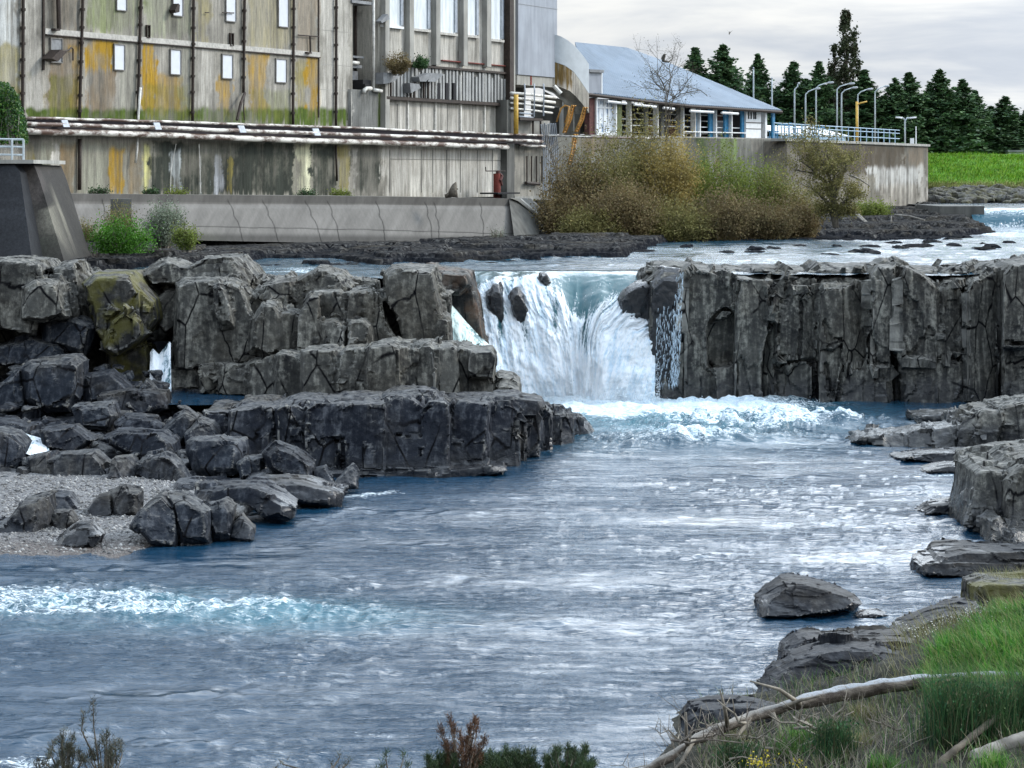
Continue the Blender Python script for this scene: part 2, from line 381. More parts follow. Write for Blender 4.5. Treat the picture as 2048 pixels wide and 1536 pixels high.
r2 = np.clip((1.1*blob(px, pyw, 1330, 879, 150, 11)+.7*blob(px, pyw, 1500, 872, 170, 8)+.5*blob(px, pyw, 1250, 895, 130, 9))*(.72+.9*fbm(P3(x*.6, y*.8), 4, 93)), 0, 1.1)
l1 = np.clip((.95*blob(px, pyw, 60, 1180, 230, 13)+1.1*blob(px, pyw, 10, 1220, 270, 20)+.6*blob(px, pyw, 330, 1222, 170, 13)+.5*blob(px, pyw, 600, 1222, 200, 22)+.4*blob(px, pyw, 420, 1250, 240, 9)+.42*blob(px, pyw, 120, 1202, 330, 40))*(.72+.75*fbm(P3(x*.55, y*1.0), 4, 91)+.55*fbm(P3(x*2.4, y*3.2), 3, 92))*1.35, 0, 1.2)
sm = .8*blob(px, pyw, 740, 990, 90, 7)+.75*blob(px, pyw, 60, 1520, 160, 20)+.45*blob(px, pyw, 720, 1468, 240, 9)+.75*blob(px, py, 1880, 951, 80, 3.5)
foam = np.clip(np.maximum.reduce([base*.80, np.minimum(r1, .92)*.78, np.minimum(r2, .92)*.78, np.minimum(l1, .9)*.64, sm*.8]), 0, .95)
aer = np.clip(.6*blob(px, pyw, 1330, 835, 320, 50)*(.8+.6*wob2)+.45*blob(px, pyw, 160, 1222, 380, 34)*(.7+.8*wob2)+.3*blob(px, py, 620, 1235, 260, 30), 0, 1)
calm = np.clip(1.0-.62*blob(px, py, 250, 1400, 560, 120)-.5*blob(px, py, 420, 1120, 330, 45)-.55*blob(px, py, 1500, 940, 500, 30), .3, 1)
turb = np.clip(base*.6+r1*1.2+r2*1.2+l1*.55+.25*aer, 0, 1.6)
chop = .55+.9*sstep(-.25, .45, fbm(P3(x*.16, y*.10), 3, 31))
q = fbm(P3(x*.45, y*.45), 2, 77)
z = .075*calm*chop*fbm(P3(x*.75+q, y*1.0+q), 3, 41)+.062*fbm(P3(x*.20+q, y*.90+.5*q), 3, 47)+.058*calm*chop*fbm(P3(x*2.3, y*3.0), 3, 43)*(1-np.exp(-90/y))
rid = 1-np.abs(fbm(P3(x*1.3+2*q, y*1.1), 4, 51))*2.2
z = z+turb*(.24*fbm(P3(x*.9, y*.9), 4, 61)+.16*np.clip(rid, -.5, 1)+.10*fbm(P3(x*4, y*4), 3, 63))
z = z+.34*r1+.26*r2+.04*np.clip(l1, 0, 1)+.12*np.clip(base, 0, 1)*sstep(870, 800, py)
me = mesh_np('river', np.stack([x, y, z], 1), grid_faces(*X.shape)[:, ::-1], smooth=True)
fattr(me, 'foam', foam); fattr(me, 'aer', aer); fattr(me, 'still', np.clip(.72*blob(px, pyw, 200, 1400, 560, 95)+.6*blob(px, pyw, 330, 1130, 330, 30)+.5*blob(px, pyw, 1500, 935, 450, 22), 0, .85))
M['water'] = mat_water('river_water')
obj('river', me, M['water'], kind='structure')

# river above the falls
rows = np.concatenate([np.linspace(430, 470, 30), np.linspace(471, 556, 150)]); cols = np.linspace(-200, 2400, 800)
PY, PX = np.meshgrid(rows, cols, indexing='ij'); D_ = dw(PY, ZUP); X = xat(PX, D_); Y = D_+0*X
x, y, px, py = X.ravel(), Y.ravel(), PX.ravel(), PY.ravel()
wob = fbm(P3(x*.25, y*.25), 3, 15)
fo = .36*sstep(.12, .5, fbm(P3(x*.20, y*.16), 5, 25))+.25*blob(px, py+6*wob, 1950, 462, 160, 14)+.3*blob(px, py, 1220, 548, 70, 7)+.22*blob(px, py, 640, 545, 150, 10)
fo = fo+.3*blob(px, py+8*wob, 1700, 505, 500, 7)
z = ZUP+.09*fbm(P3(x*.5, y*.35), 4, 35)+.05*fbm(P3(x*1.9, y*1.3), 3, 36)+.12*np.clip(fo, 0, 1)*fbm(P3(x*2, y*2), 3, 37)
z = ZUP+(z-ZUP)*np.where((px > 880) & (px < 1340), sstep(101.3, 105, y), 1)
gf = grid_faces(*X.shape)[:, ::-1]; fp = px[gf].mean(1); fd = y[gf].mean(1)
me = mesh_np('upper_river', np.stack([x, y, z], 1), gf[~(((fp > 900) & (fp < 1312) & (fd < 101.45)) | ((fp >= 1312) & (fd < 97.7)) | (fd < 92) | ((fp < 300) & (fd < 100)))], smooth=True)
fattr(me, 'foam', np.clip(fo, 0, .85)); fattr(me, 'aer', .1+.2*np.clip(fo, 0, 1))
# hole in the sheet where it turns over the lip: trimmed by the falls sheet below
M['water_up'] = mat_water('upper_water', rough=.09, bs=2.6, bstr=.6)
obj('upper_river', me, M['water_up'], kind='structure')

# small pool lying on the rocks below the thin cascade
yy = np.linspace(79.2, 84.5, 60); xx = np.linspace(xat(330, 82), xat(575, 82), 60); Y, X = np.meshgrid(yy, xx, indexing='ij'); z = 1.62+.02*fbm(P3(X.ravel()*2, Y.ravel()*2), 3, 72)
me = mesh_np('rock_pool', np.stack([X.ravel(), Y.ravel(), z], 1), grid_faces(*X.shape), smooth=True); fattr(me, 'foam', .25*np.exp(-((X.ravel()-X.min())/.8)**2)); fattr(me, 'aer', 0*z); obj('rock_pool', me, M['water_up'], kind='structure')
# flat water held back by the far weir
yy = np.linspace(190.3, 420, 60); xx = np.linspace(37.7, 160, 160); Y, X = np.meshgrid(yy, xx, indexing='ij')
z = ZTOP+.04*fbm(P3(X.ravel()*.5, Y.ravel()*.3), 3, 71)
me = mesh_np('weir_pool', np.stack([X.ravel(), Y.ravel(), z], 1), grid_faces(*X.shape)[:, ::-1], smooth=True)
fattr(me, 'foam', 0*z); fattr(me, 'aer', 0*z); obj('weir_pool', me, M['water_up'], kind='structure')

# ------------------------------------------------------------------ falls
def profile(cols_px, tab):                                # table of px -> values, linear
    t = np.array(tab); return [np.interp(cols_px, t[:, 0], t[:, k]) for k in range(1, t.shape[1])]
def fall_sheet(name, pxs, top, lip, base, dt, dl, db, n, seed, relief, foamf, mat, fan=False, **kw):
    """water surface from still water (row top, distance dt) over a lip (lip, dl) down to the pool (base, db)"""
    v = np.linspace(0, 1, n)[:, None]; c = pxs.shape[1]
    t1 = np.clip(v/.28, 0, 1); t2 = np.clip((v-.28)/.72, 0, 1)
    pyv = np.where(v < .28, top+(lip-top)*t1, lip+(base-lip)*(t2**1.15)); dv = np.where(v < .28, dt+(dl-dt)*t1, dl+(db-dl)*(t2**.8))
    X = (pxs-CX)/F*dv; Z = CH-(pyv-HY)/F*dv; Yw = dv+0*X
    zt = CH-(top-HY)/F*dt; zl = CH-(lip-HY)/F*dl; Z = np.where(v < .28, zt+(zl-zt)*t1**1.7, Z); pyv = np.where(v < .28, HY+(CH-Z)*F/dv, pyv)
    fl = np.cumsum(np.concatenate([np.zeros((1, c)), np.sqrt(np.diff(X, axis=0)**2+np.diff(Yw, axis=0)**2+np.diff(Z, axis=0)**2)]), 0)
    sl_ = -.16+.46*sstep(2.0, 3.9, X) if fan else 0*X
    U = np.stack([(X+sl_*fl*np.clip((v-.2)*3, 0, 1)).ravel(), fl.ravel(), 0*X.ravel()+seed], 1)
    A = np.clip((v-.22)/.15, 0, 1)+0*X; A = A.ravel()
    st = fbm(U*np.array([1.5, .16, 1]), 4, seed)+.5*fbm(U*np.array([4.5, .5, 1]), 4, seed+5)+.35*fbm(U*np.array([9, 3, 1]), 3, seed+8)
    boil = fbm(U*np.array([1.1, .9, 1]), 4, seed+9)
    lowr = sstep(.5, 1, (v+0*X).ravel())
    rl = relief*A*((1-lowr)*st*.8+lowr*boil*1.5)
    V = np.stack([X.ravel(), Yw.ravel()-rl, Z.ravel()+.25*rl*lowr], 1)
    V[:, 2] += (.05*fbm(P3(X.ravel()*1.2, Yw.ravel()*1.2, seed), 3, seed+20)*(1-A)*sstep(0, .08, (v+0*X).ravel()))
    foam = foamf(np.broadcast_to(pxs, X.shape).ravel(), pyv.ravel() if pyv.shape == X.shape else np.broadcast_to(pyv, X.shape).ravel(), (v+0*X).ravel(), st)
    me = mesh_np(name, V, grid_faces(*X.shape)[:, ::-1], smooth=True)
    fattr(me, 'foam', foam)
    a = me.attributes.new('uvw', 'FLOAT_VECTOR', 'POINT'); a.data.foreach_set('vector', U.astype(np.float32).ravel())
    return obj(name, me, mat, **kw)

M['fall'] = mat_fall('falling_water', hi=(.92, .95, .97), lo=(.44, .63, .78), glass=(.022, .085, .10))
pxs = np.linspace(938, 1310, 230)[None, :]
lip, dl = profile(pxs, [(938, 585, 98.6), (960, 572, 98.6), (985, 560, 98.6), (1020, 556, 98.8), (1080, 556, 98.8), (1105, 575, 98.4), (1130, 600, 98.0), (1150, 625, 97.8), (1163, 648, 97.6), (1185, 622, 97.6), (1205, 606, 97.8), (1235, 592, 98.2), (1262, 590, 98.4), (1275, 622, 98.0), (1310, 625, 98)])
ker = np.exp(-(np.arange(-16, 17)/6.0)**2); ker /= ker.sum(); lip = np.convolve(np.pad(lip[0], 16, 'edge'), ker, 'valid')[None, :]; dl = np.convolve(np.pad(dl[0], 16, 'edge'), ker, 'valid')[None, :]
lip = lip+9*fbm(P3(pxs[0]*.035, 0*pxs[0]), 3, 19)[None, :]; dl = dl+.25*fbm(P3(pxs[0]*.05, 0*pxs[0]), 3, 20)[None, :]
def ff(px, py, v, st):
    f = sstep(.20, .33, v)
    glass = blob(px, py, 1176, 606, 34, 24)
    f = f*(1-.95*glass)+.25*sstep(.12, .25, v)
    f = f*(.56+.44*sstep(.45, .85, v)+.12*st)
    return np.clip(f+.25*blob(px, py, 1085, 560, 40, 12)-.45*blob(px, py, 1000, 650, 8, 60)-.45*blob(px, py, 1050, 680, 10, 75)-.35*blob(px, py, 1040, 760, 20, 40)-.3*blob(px, py, 1172, 690, 8, 60)-.4*blob(px, py, 1110, 640, 7, 50)-.3*blob(px, py, 1245, 770, 22, 14), 0, 1)
fall_sheet('waterfall', pxs, 541.2+0*pxs, lip, 806+0*pxs, 101.7+0*pxs, dl, 95.4+0*pxs, 240, 3, .5, ff, M['fall'], fan=True,
           label='wide white waterfall pouring through the gap between the two dark cliffs', cat='waterfall')
M['fall_green'] = mat_fall('falling_water_pale', hi=(.74, .86, .82), lo=(.30, .50, .50))
pxs = np.linspace(878, 985, 70)[None, :]
lip, = profile(pxs, [(878, 590), (890, 600), (905, 612), (930, 642), (965, 680), (985, 700)])
fall_sheet('side_cascade', pxs, lip-4, lip, 760+0*pxs, 93+0*pxs, 92.3+0*pxs, 90+0*pxs, 120, 13, .3, lambda px, py, v, s: .40+.35*v+.22*s, M['fall_green'],
           label='pale green side cascade sliding behind the stepped ledge beside the main waterfall', cat='waterfall')
pxs = np.linspace(300, 342, 40)[None, :]
lip, = profile(pxs, [(296, 712), (306, 700), (318, 712), (338, 686), (344, 690)])
bs, = profile(pxs, [(296, 768), (344, 766)])
fall_sheet('thin_cascade', pxs-12*0, lip-3, lip, bs+24, 84.3+0*pxs, 83.9+0*pxs, 82.6+0*pxs, 60, 23, .2, lambda px, py, v, s: .42+.2*v+.25*s, M['fall'],
           label='narrow white cascade dropping out of the dark cave in the mossy cliff', cat='waterfall')
pxs = np.linspace(40, 98, 40)[None, :]
lip, = profile(pxs, [(40, 868), (60, 876), (98, 886)])
fall_sheet('rill', pxs, lip-6, lip, lip+34, 73.9+0*pxs, 73.5+0*pxs, 72.2+0*pxs, 40, 29, .18, lambda px, py, v, s: .45+.15*v+.25*s, M['fall'],
           label='short white rill spilling between boulders above the gravel beach', cat='waterfall')
# trickle down the wet face just right of the falls: many thin threads and drops
rng = np.random.default_rng(4); mb = MB()
for i in range(620):
    u = rng.random(); p0 = 1352+16*rng.random() if u < .6 else 1318+40*rng.random()
    a = 540+rng.random()**.7*230; ln = 3+10*rng.random()
    if u >= .6 and a < 610: a += 90
    d0 = 95.9+.25*rng.random(); pts = [W(p0-(a-540)*.045, a, d0), W(p0-(a+ln-540)*.045+rng.normal()*.8, a+ln, d0)]
    mb.tube(pts, [.004+.010*rng.random()**2, .003], 4)
obj('trickle', mb.mesh('trickle'), mat_plain('water_thread', (.62, .74, .84), .4, .15), label='thin broken trickle down the wet black rock to the right of the waterfall', cat='waterfall', kind='stuff')
# soft mist hanging over the foot of the falls
mm = NT('falls_mist'); pc = mm.n('VectorMath', {0: mm.n('VectorMath', {0: mm.n('NewGeometry').outputs['Position'], 1: (2.3, 94.6, .7)}, operation='SUBTRACT').outputs[0], 1: (1/4.6, 1/2.2, 1/2.4)}, operation='MULTIPLY').outputs[0]
fl_ = mm.ramp(mm.n('VectorMath', {0: pc}, operation='LENGTH').outputs['Value'], 1.0, .15)
dn = mm.math('MULTIPLY', mm.math('MULTIPLY', fl_, .32), mm.ramp(mm.noise(mm.pos(), .9, 4, .6), .3, .65))
vp = mm.n('VolumePrincipled', {'Color': (.95, .97, 1.0), 'Density': dn, 'Anisotropy': .3}); oo = mm.n('OutputMaterial'); mm.t.links.new(vp.outputs[0], oo.inputs[1])
bm = bmesh.new(); bmesh.ops.create_icosphere(bm, subdivisions=3, radius=1.02); me = bpy.data.meshes.new('mist'); bm.to_mesh(me); bm.free(); me.transform(Matrix.Translation((2.3, 94.6, .7)) @ Matrix.Diagonal((4.6, 2.2, 2.4, 1)))
obj('mist', me, mm.m, label='soft white mist drifting over the foot of the main waterfall', cat='mist', kind='stuff')
# drops and clots of foam thrown up along the foot of the falls and the standing waves
C = []
for i in range(5200):
    p0 = 1000+320*rng.random(); yy_ = 806-abs(rng.normal())*30*(.4+rng.random()); C.append(W(p0, yy_, 94.4+1.4*rng.random()))
for i in range(700):
    p0 = 1280+360*rng.random(); yq = 806-abs(rng.normal())*6; C.append(W(p0, yq+4, dw(812)-.2+.8*rng.random()))
for (c0, c1, r0) in ((1400, 1700, 856), (1220, 1480, 880)):
    for i in range(450):
        p0 = c0+(c1-c0)*rng.random(); d0 = dw(r0+6*rng.normal()); C.append(np.array((xat(p0, d0), d0, .34+abs(rng.normal())*.10)))
C = np.array(C); Vv, Ff = cards(C, .032*np.ones(len(C))*C[:, 1]/90, rng, 1.1); 
o = obj('spray', mesh_np('spray', Vv, Ff), mat_plain('spray_drops', (.80, .87, .92), .6, .1), label='white spray flying above the foot of the waterfall and the rapids', cat='spray', kind='stuff')
# ------------------------------------------------------------------ rock
def remesh(V, Fs, vox):
    me = mesh_py('tmp', V, Fs); o = bpy.data.objects.new('tmp', me); COL.objects.link(o)
    m = o.modifiers.new('r', 'REMESH'); m.mode = 'VOXEL'; m.voxel_size = vox; m.adaptivity = 0
    dg = bpy.context.evaluated_depsgraph_get(); ev = o.evaluated_get(dg); em = ev.to_mesh()
    n = len(em.vertices); co = np.empty(n*3, np.float32); em.vertices.foreach_get('co', co)
    nl = len(em.loops); li = np.empty(nl, np.int32); em.loops.foreach_get('vertex_index', li)
    nm = np.empty(n*3, np.float32); em.vertex_normals.foreach_get('vector', nm)
    assert nl == 4*len(em.polygons), 'remesh faces'
    ev.to_mesh_clear(); bpy.data.objects.remove(o); bpy.data.meshes.remove(me)
    return co.reshape(-1, 3).astype(float), li.reshape(-1, 4), nm.reshape(-1, 3).astype(float)

def prism(mb, poly, d, th, inset=.82, lean=0.0, yaw=0.0, grow=1.0, zmin=None, back=.9):
    """a block whose face is drawn as a polygon (photo px) at distance d, th metres deep; inset chamfers its front rim,
       lean = metres its top lies further back, yaw = metres its right end lies further back"""
    poly = np.array(poly, float); cx, cy = poly.mean(0); H = np.ptp(poly[:, 1])+1e-6; Wd = np.ptp(poly[:, 0])+1e-6
    def ring(s, dd):
        q = (poly-[cx, cy])*s+[cx, cy]
        dv = dd+lean*(poly[:, 1].max()-q[:, 1])/H+yaw*(q[:, 0]-cx)/Wd
        P = np.stack([(q[:, 0]-CX)/F*dvv(dv, dd), dv, CH-(q[:, 1]-HY)/F*dvv(dv, dd)], 1)
        return P
    def dvv(dv, dd): return dv
    n = len(poly)
    # back rings keep the world size of the front one
    fr = ring(inset*grow, d); md = ring(grow, d+th*.22)
    c = md.mean(0)
    bk = (md-c)*np.array([1, 1, 1])+c+np.array([0, th*.55, 0]); bb = (md-c)*np.array([back, 1, back])+c+np.array([0, th*.78, 0])
    R = [fr, md, bk, bb]; b = len(mb.V)
    V = np.concatenate(R); Fs = [tuple(range(n)), tuple(3*n+k for k in range(n-1, -1, -1))]
    for r in range(3):
        for k in range(n):
            k2 = (k+1) % n; Fs.append((r*n+k, (r+1)*n+k, (r+1)*n+k2, r*n+k2))
    mb.add(V, Fs)

DIRS = np.array([(x, y, z) for x in (-1, 0, 1) for y in (-1, 0, 1) for z in (-1, 0, 1) if (x, y, z) != (0, 0, 0)], float); DIRS /= np.linalg.norm(DIRS, axis=1)[:, None]
def flatten(V, N, scale, seed, k, warp=0):
    """split the surface into planar fracture faces: every patch (cell x facing) is pressed onto its own mean plane"""
    rid = worley((V+warp)/np.array(scale), seed)[3]; nb = (N@DIRS.T).argmax(1)
    key = np.floor(rid[:, 0]*2**30).astype(np.int64)*32+nb; _, inv = np.unique(key, return_inverse=True); inv = inv.ravel()
    m = inv.max()+1; cnt = np.bincount(inv, minlength=m)[:, None]
    c = np.stack([np.bincount(inv, V[:, i], m) for i in range(3)], 1)/cnt; n = np.stack([np.bincount(inv, N[:, i], m) for i in range(3)], 1); n /= np.linalg.norm(n, axis=1)[:, None]+1e-9
    q = .3*float(np.min(scale)); return V-n[inv]*(np.clip((V-c[inv])*n[inv], -9, 9).sum(1).clip(-q, q)*k)[:, None]
def rough(V, N, seed, s1=(.9, .9, 2.0), a1=.22, s2=(.38, .38, .6), a2=.09, a3=.035, f3=3.2, warp=.25, mask=None):
    Wp = np.stack([fbm(V*.9, 3, seed+k) for k in (1, 2, 3)], 1)*warp
    V = V+N*(facet(V+Wp, s1, seed+11, a1*.8, crack=.10, cw=.05))[:, None]
    V = flatten(V, N, np.array(s1)*.75, seed+51, .9, Wp*.6)
    V = V+N*(facet(V+Wp, s2, seed+23, a2*.55, crack=.12, cw=.06))[:, None]
    V = flatten(V, N, np.array(s2)*1.1, seed+57, .75, Wp*.4)
    return V+N*(a3*.45*fbm(V*f3, 4, seed+31))[:, None]
def rock(name, mb, vox, seed, mat, ang=24, parent=None, label=None, cat='rock', group=None, **kw):
    V, Q, N = remesh(mb.V, mb.F, vox)
    V = rough(V, N, seed, **kw)
    me = mesh_np(name, V, Q, smooth=True, ang=ang)
    return obj(name, me, mat, parent, label, cat if parent is None else None, group)

def columns(mb, edges, top, bot, dep, rng, jt=6, jd=.35, th=4.0, split=.6, lean=.15, hy=None, ins=.9, yw=.3):
    """jointed columns side by side: edges = px boundaries; top/bot/dep = (px, value) tables"""
    t = lambda tab, p: np.interp(p, [a[0] for a in tab], [a[1] for a in tab])
    for a, b in zip(edges[:-1], edges[1:]):
        m = (a+b)/2; w = b-a; d = t(dep, m)+jd*rng.normal(); y0 = t(top, m)+jt*rng.normal(); y1 = t(bot, m)+3
        j = lambda s=1.0: s*rng.normal()
        g = .06*w*(rng.random()-.3)
        def poly(ya, yb):
            ch = min(w*.35, 14)*rng.random(); ch2 = min(w*.35, 14)*rng.random()
            return [(a-g+j(w*.03), yb), (a-g+j(w*.04), (ya+yb)/2), (a-g+j(w*.03), ya+ch), (a+w*(.2+.2*rng.random()), ya+j(2)), (b-w*.25+g, ya+j(2)), (b+g+j(w*.03), ya+ch2), (b+g+j(w*.04), (ya+yb)/2+j(6)), (b+g+j(w*.03), yb)]
        if rng.random() < split:
            c = (y0+(y1-y0)*(.35+.4*rng.random())) if hy is None else hy+j(10)
            if c > y0+18 and c < y1-18:
                prism(mb, poly(y0, c+4), d, th, ins, lean, yw*j()); prism(mb, poly(c-2, y1), d-.05+.3*abs(j())*(rng.random()-.4), th, ins, lean*.3, yw*j()); continue
        prism(mb, poly(y0, y1), d, th, ins, lean, yw*j())
def edges(a, b, lo, hi, rng):
    e = [a]
    while e[-1] < b-lo: e.append(e[-1]+lo+(hi-lo)*rng.random())
    e[-1] = b if b-e[-1] < lo else e[-1]
    if e[-1] < b: e.append(b)
    return e

# the tall cliff of broken columns right of the falls: its main blocks, each with its own distance and turn
rng = np.random.default_rng(21); mb = MB()
top = [(1295, 552), (1325, 534), (1370, 536), (1470, 548), (1560, 552), (1660, 558), (1755, 535), (1800, 532), (1870, 560), (1930, 562), (1955, 550), (2000, 532), (2048, 524), (2300, 518)]
RC = [  # polygon, distance, depth, chamfer, turn
 ([(1292, 815), (1300, 560), (1326, 536), (1368, 538), (1374, 815)], 96.7, 4, .9, .2),
 ([(1366, 815), (1370, 545), (1392, 530), (1425, 536), (1428, 620), (1412, 660), (1416, 735), (1428, 815)], 96.6, 4.5, .93, .5),
 ([(1424, 635), (1426, 540), (1446, 534), (1470, 548), (1472, 625), (1450, 615)], 96.9, 4, .93, -.3),
 ([(1424, 815), (1420, 738), (1445, 728), (1474, 735), (1476, 815)], 96.5, 4, .93, .2),
 ([(1466, 815), (1470, 600), (1474, 552), (1534, 552), (1538, 640), (1522, 700), (1524, 815)], 96.2, 5, .94, .6),
 ([(1518, 815), (1522, 600), (1534, 590), (1552, 596), (1556, 815)], 97.0, 4, .93, -.4),
 ([(1530, 600), (1534, 588), (1572, 540), (1582, 545), (1572, 585), (1558, 596)], 96.6, 3, .85, -.2),
 ([(1552, 722), (1556, 590), (1570, 582), (1602, 580), (1606, 722)], 96.4, 4.5, .94, .5),
 ([(1558, 815), (1556, 728), (1580, 722), (1626, 724), (1628, 815)], 96.9, 4, .93, -.3),
 ([(1574, 590), (1580, 550), (1626, 548), (1632, 600), (1600, 596)], 97.4, 4, .88, .3),
 ([(1604, 722), (1606, 592), (1622, 574), (1640, 572), (1644, 722)], 96.9, 4, .94, .6),
 ([(1634, 815), (1636, 640), (1640, 578), (1660, 570), (1688, 574), (1692, 640), (1690, 700), (1668, 815)], 96.0, 5, .95, .35),
 ([(1630, 585), (1640, 556), (1700, 546), (1744, 556), (1744, 574), (1690, 580)], 97.6, 4, .9, .2),
 ([(1686, 730), (1690, 575), (1708, 572), (1740, 582), (1742, 730)], 96.7, 4, .94, .7),
 ([(1672, 815), (1676, 742), (1700, 732), (1750, 736), (1756, 815)], 96.3, 4, .94, -.5),
 ([(1738, 740), (1740, 545), (1756, 528), (1790, 530), (1792, 560), (1784, 740)], 96.2, 5, .93, .4),
 ([(1752, 815), (1754, 736), (1784, 732), (1790, 815)], 96.5, 4, .93, .4),
 ([(1780, 815), (1784, 545), (1802, 545), (1806, 815)], 97.6, 4, .95, 0),
 ([(1798, 715), (1800, 560), (1812, 532), (1840, 545), (1872, 574), (1876, 660), (1874, 718)], 96.1, 5, .96, .45),
 ([(1800, 818), (1802, 722), (1836, 712), (1872, 722), (1878, 818)], 96.4, 4, .95, -.35),
 ([(1870, 715), (1872, 575), (1890, 566), (1932, 570), (1936, 600), (1934, 715)], 96.8, 4.5, .94, .6),
 ([(1872, 815), (1874, 720), (1900, 716), (1940, 722), (1944, 815)], 96.2, 4, .94, .2),
 ([(1932, 815), (1934, 580), (1944, 560), (1968, 552), (1972, 815)], 95.9, 5, .94, .5),
 ([(1966, 815), (1968, 548), (1990, 536), (2014, 530), (2014, 815)], 96.5, 4.5, .95, .7),
 ([(2004, 700), (2008, 545), (2024, 526), (2064, 520), (2100, 524), (2104, 700)], 95.0, 5, .94, .5),
 ([(2000, 815), (2002, 706), (2040, 696), (2096, 704), (2100, 815)], 95.4, 5, .94, -.3),
 ([(2092, 815), (2096, 530), (2160, 518), (2200, 526), (2204, 815)], 95.6, 5, .94, .6), ([(2196, 815), (2200, 524), (2300, 514), (2310, 815)], 94.8, 5, .94, .3), ([(2300, 815), (2304, 520), (2420, 510), (2424, 815)], 95.4, 5, .94, -.3), ([(2416, 815), (2420, 512), (2540, 520), (2544, 815)], 94.4, 6, .94, .4), ([(2536, 815), (2540, 505), (2700, 500), (2704, 815)], 93.6, 6, .94, .3)]
prism(mb, [(1404, 745), (1408, 590), (1484, 590), (1484, 745)], 97.7, 3, .98)
for poly, d, th, ins, yw in RC: prism(mb, poly, d, th, ins, lean=.3, yaw=yw)
columns(mb, edges(1300, 2300, 45, 110, rng), [(p, min(q-4, 533)) for p, q in top], [(p, 815) for p in (1290, 2300)], [(1295, 98.6), (1420, 98.5), (1800, 98.3), (2300, 96.5)], rng, jt=4, jd=.22, th=5, split=0, lean=.6)
prism(mb, [(1240, 640), (1246, 590), (1262, 575), (1300, 560), (1310, 640)], 98.6, 3, .8)      # dark shoulder at the lip
rock('fluted_cliff', mb, .08, 101, M['cliff'], ang=24, label='tall dark cliff of upright rock columns to the right of the waterfall', cat='cliff',
     s1=(2.2, 2.2, 3.6), a1=.10, s2=(.7, .7, 1.5), a2=.06, a3=.04)
# boulders lying along the cliff top
mb = MB()
for i in range(24):
    p = 1310+i*33+16*rng.normal(); y0 = np.interp(p, [a for a, b in top], [b for a, b in top])-4+5*rng.random(); w = 14+20*rng.random(); h = 8+14*rng.random()
    prism(mb, [(p-w, y0+h), (p-w*.8, y0-h*.2), (p-w*.1, y0-h*(.5+.6*rng.random())), (p+w*.7, y0-h*.3*rng.random()), (p+w, y0+h)], 98.6+4*rng.random(), 2.2, .65)
rock('cliff_cap', mb, .08, 140, M['cliff'], label='broken rocks heaped along the rim of the fluted cliff', s1=(.5, .5, .5), a1=.15, s2=(.25, .25, .25), a2=.07)

# rock under and beside the falls
mb = MB()
prism(mb, [(1238, 660), (1236, 600), (1250, 578), (1275, 566), (1300, 560), (1310, 640), (1290, 670), (1270, 640)], 97.5, 3, .75)
prism(mb, [(972, 612), (974, 585), (984, 566), (1000, 566), (1007, 590), (1014, 650), (1024, 700), (1006, 690), (994, 640)], 97.42, 2.2, .7)
prism(mb, [(1016, 592), (1024, 578), (1036, 572), (1046, 590), (1060, 622), (1070, 690), (1064, 740), (1044, 690), (1026, 630)], 97.34, 2.2, .7)
prism(mb, [(1074, 562), (1080, 546), (1094, 548), (1102, 566), (1094, 574)], 98.6, 2, .7)
prism(mb, [(1292, 812), (1296, 640), (1302, 560), (1326, 536), (1360, 540), (1372, 640), (1370, 812)], 96.6, 3, .8)
rock('wet_lip_rock', mb, .07, 150, M['cliff_wet'], label='black wet rocks poking through the top of the waterfall beside the cliff', s1=(.7, .7, 1.2), a1=.16, s2=(.3, .3, .4), a2=.07, a3=.05)
mb = MB()
prism(mb, [(800, 700), (790, 560), (800, 534), (868, 534), (905, 540), (942, 548), (954, 590), (962, 640), (972, 690), (978, 720), (930, 700), (905, 640), (880, 600), (860, 720)], 92.6, 6, .92)
prism(mb, [(870, 560), (880, 540), (935, 546), (945, 570), (920, 590), (885, 585)], 91.5, 4, .75)
rock('rooty_crag', mb, .08, 160, M['cliff_warm'], label='brown rock crag with bare roots just left of the waterfall', s1=(.8, .8, 1.0), a1=.20, s2=(.35, .35, .4), a2=.11, a3=.05)

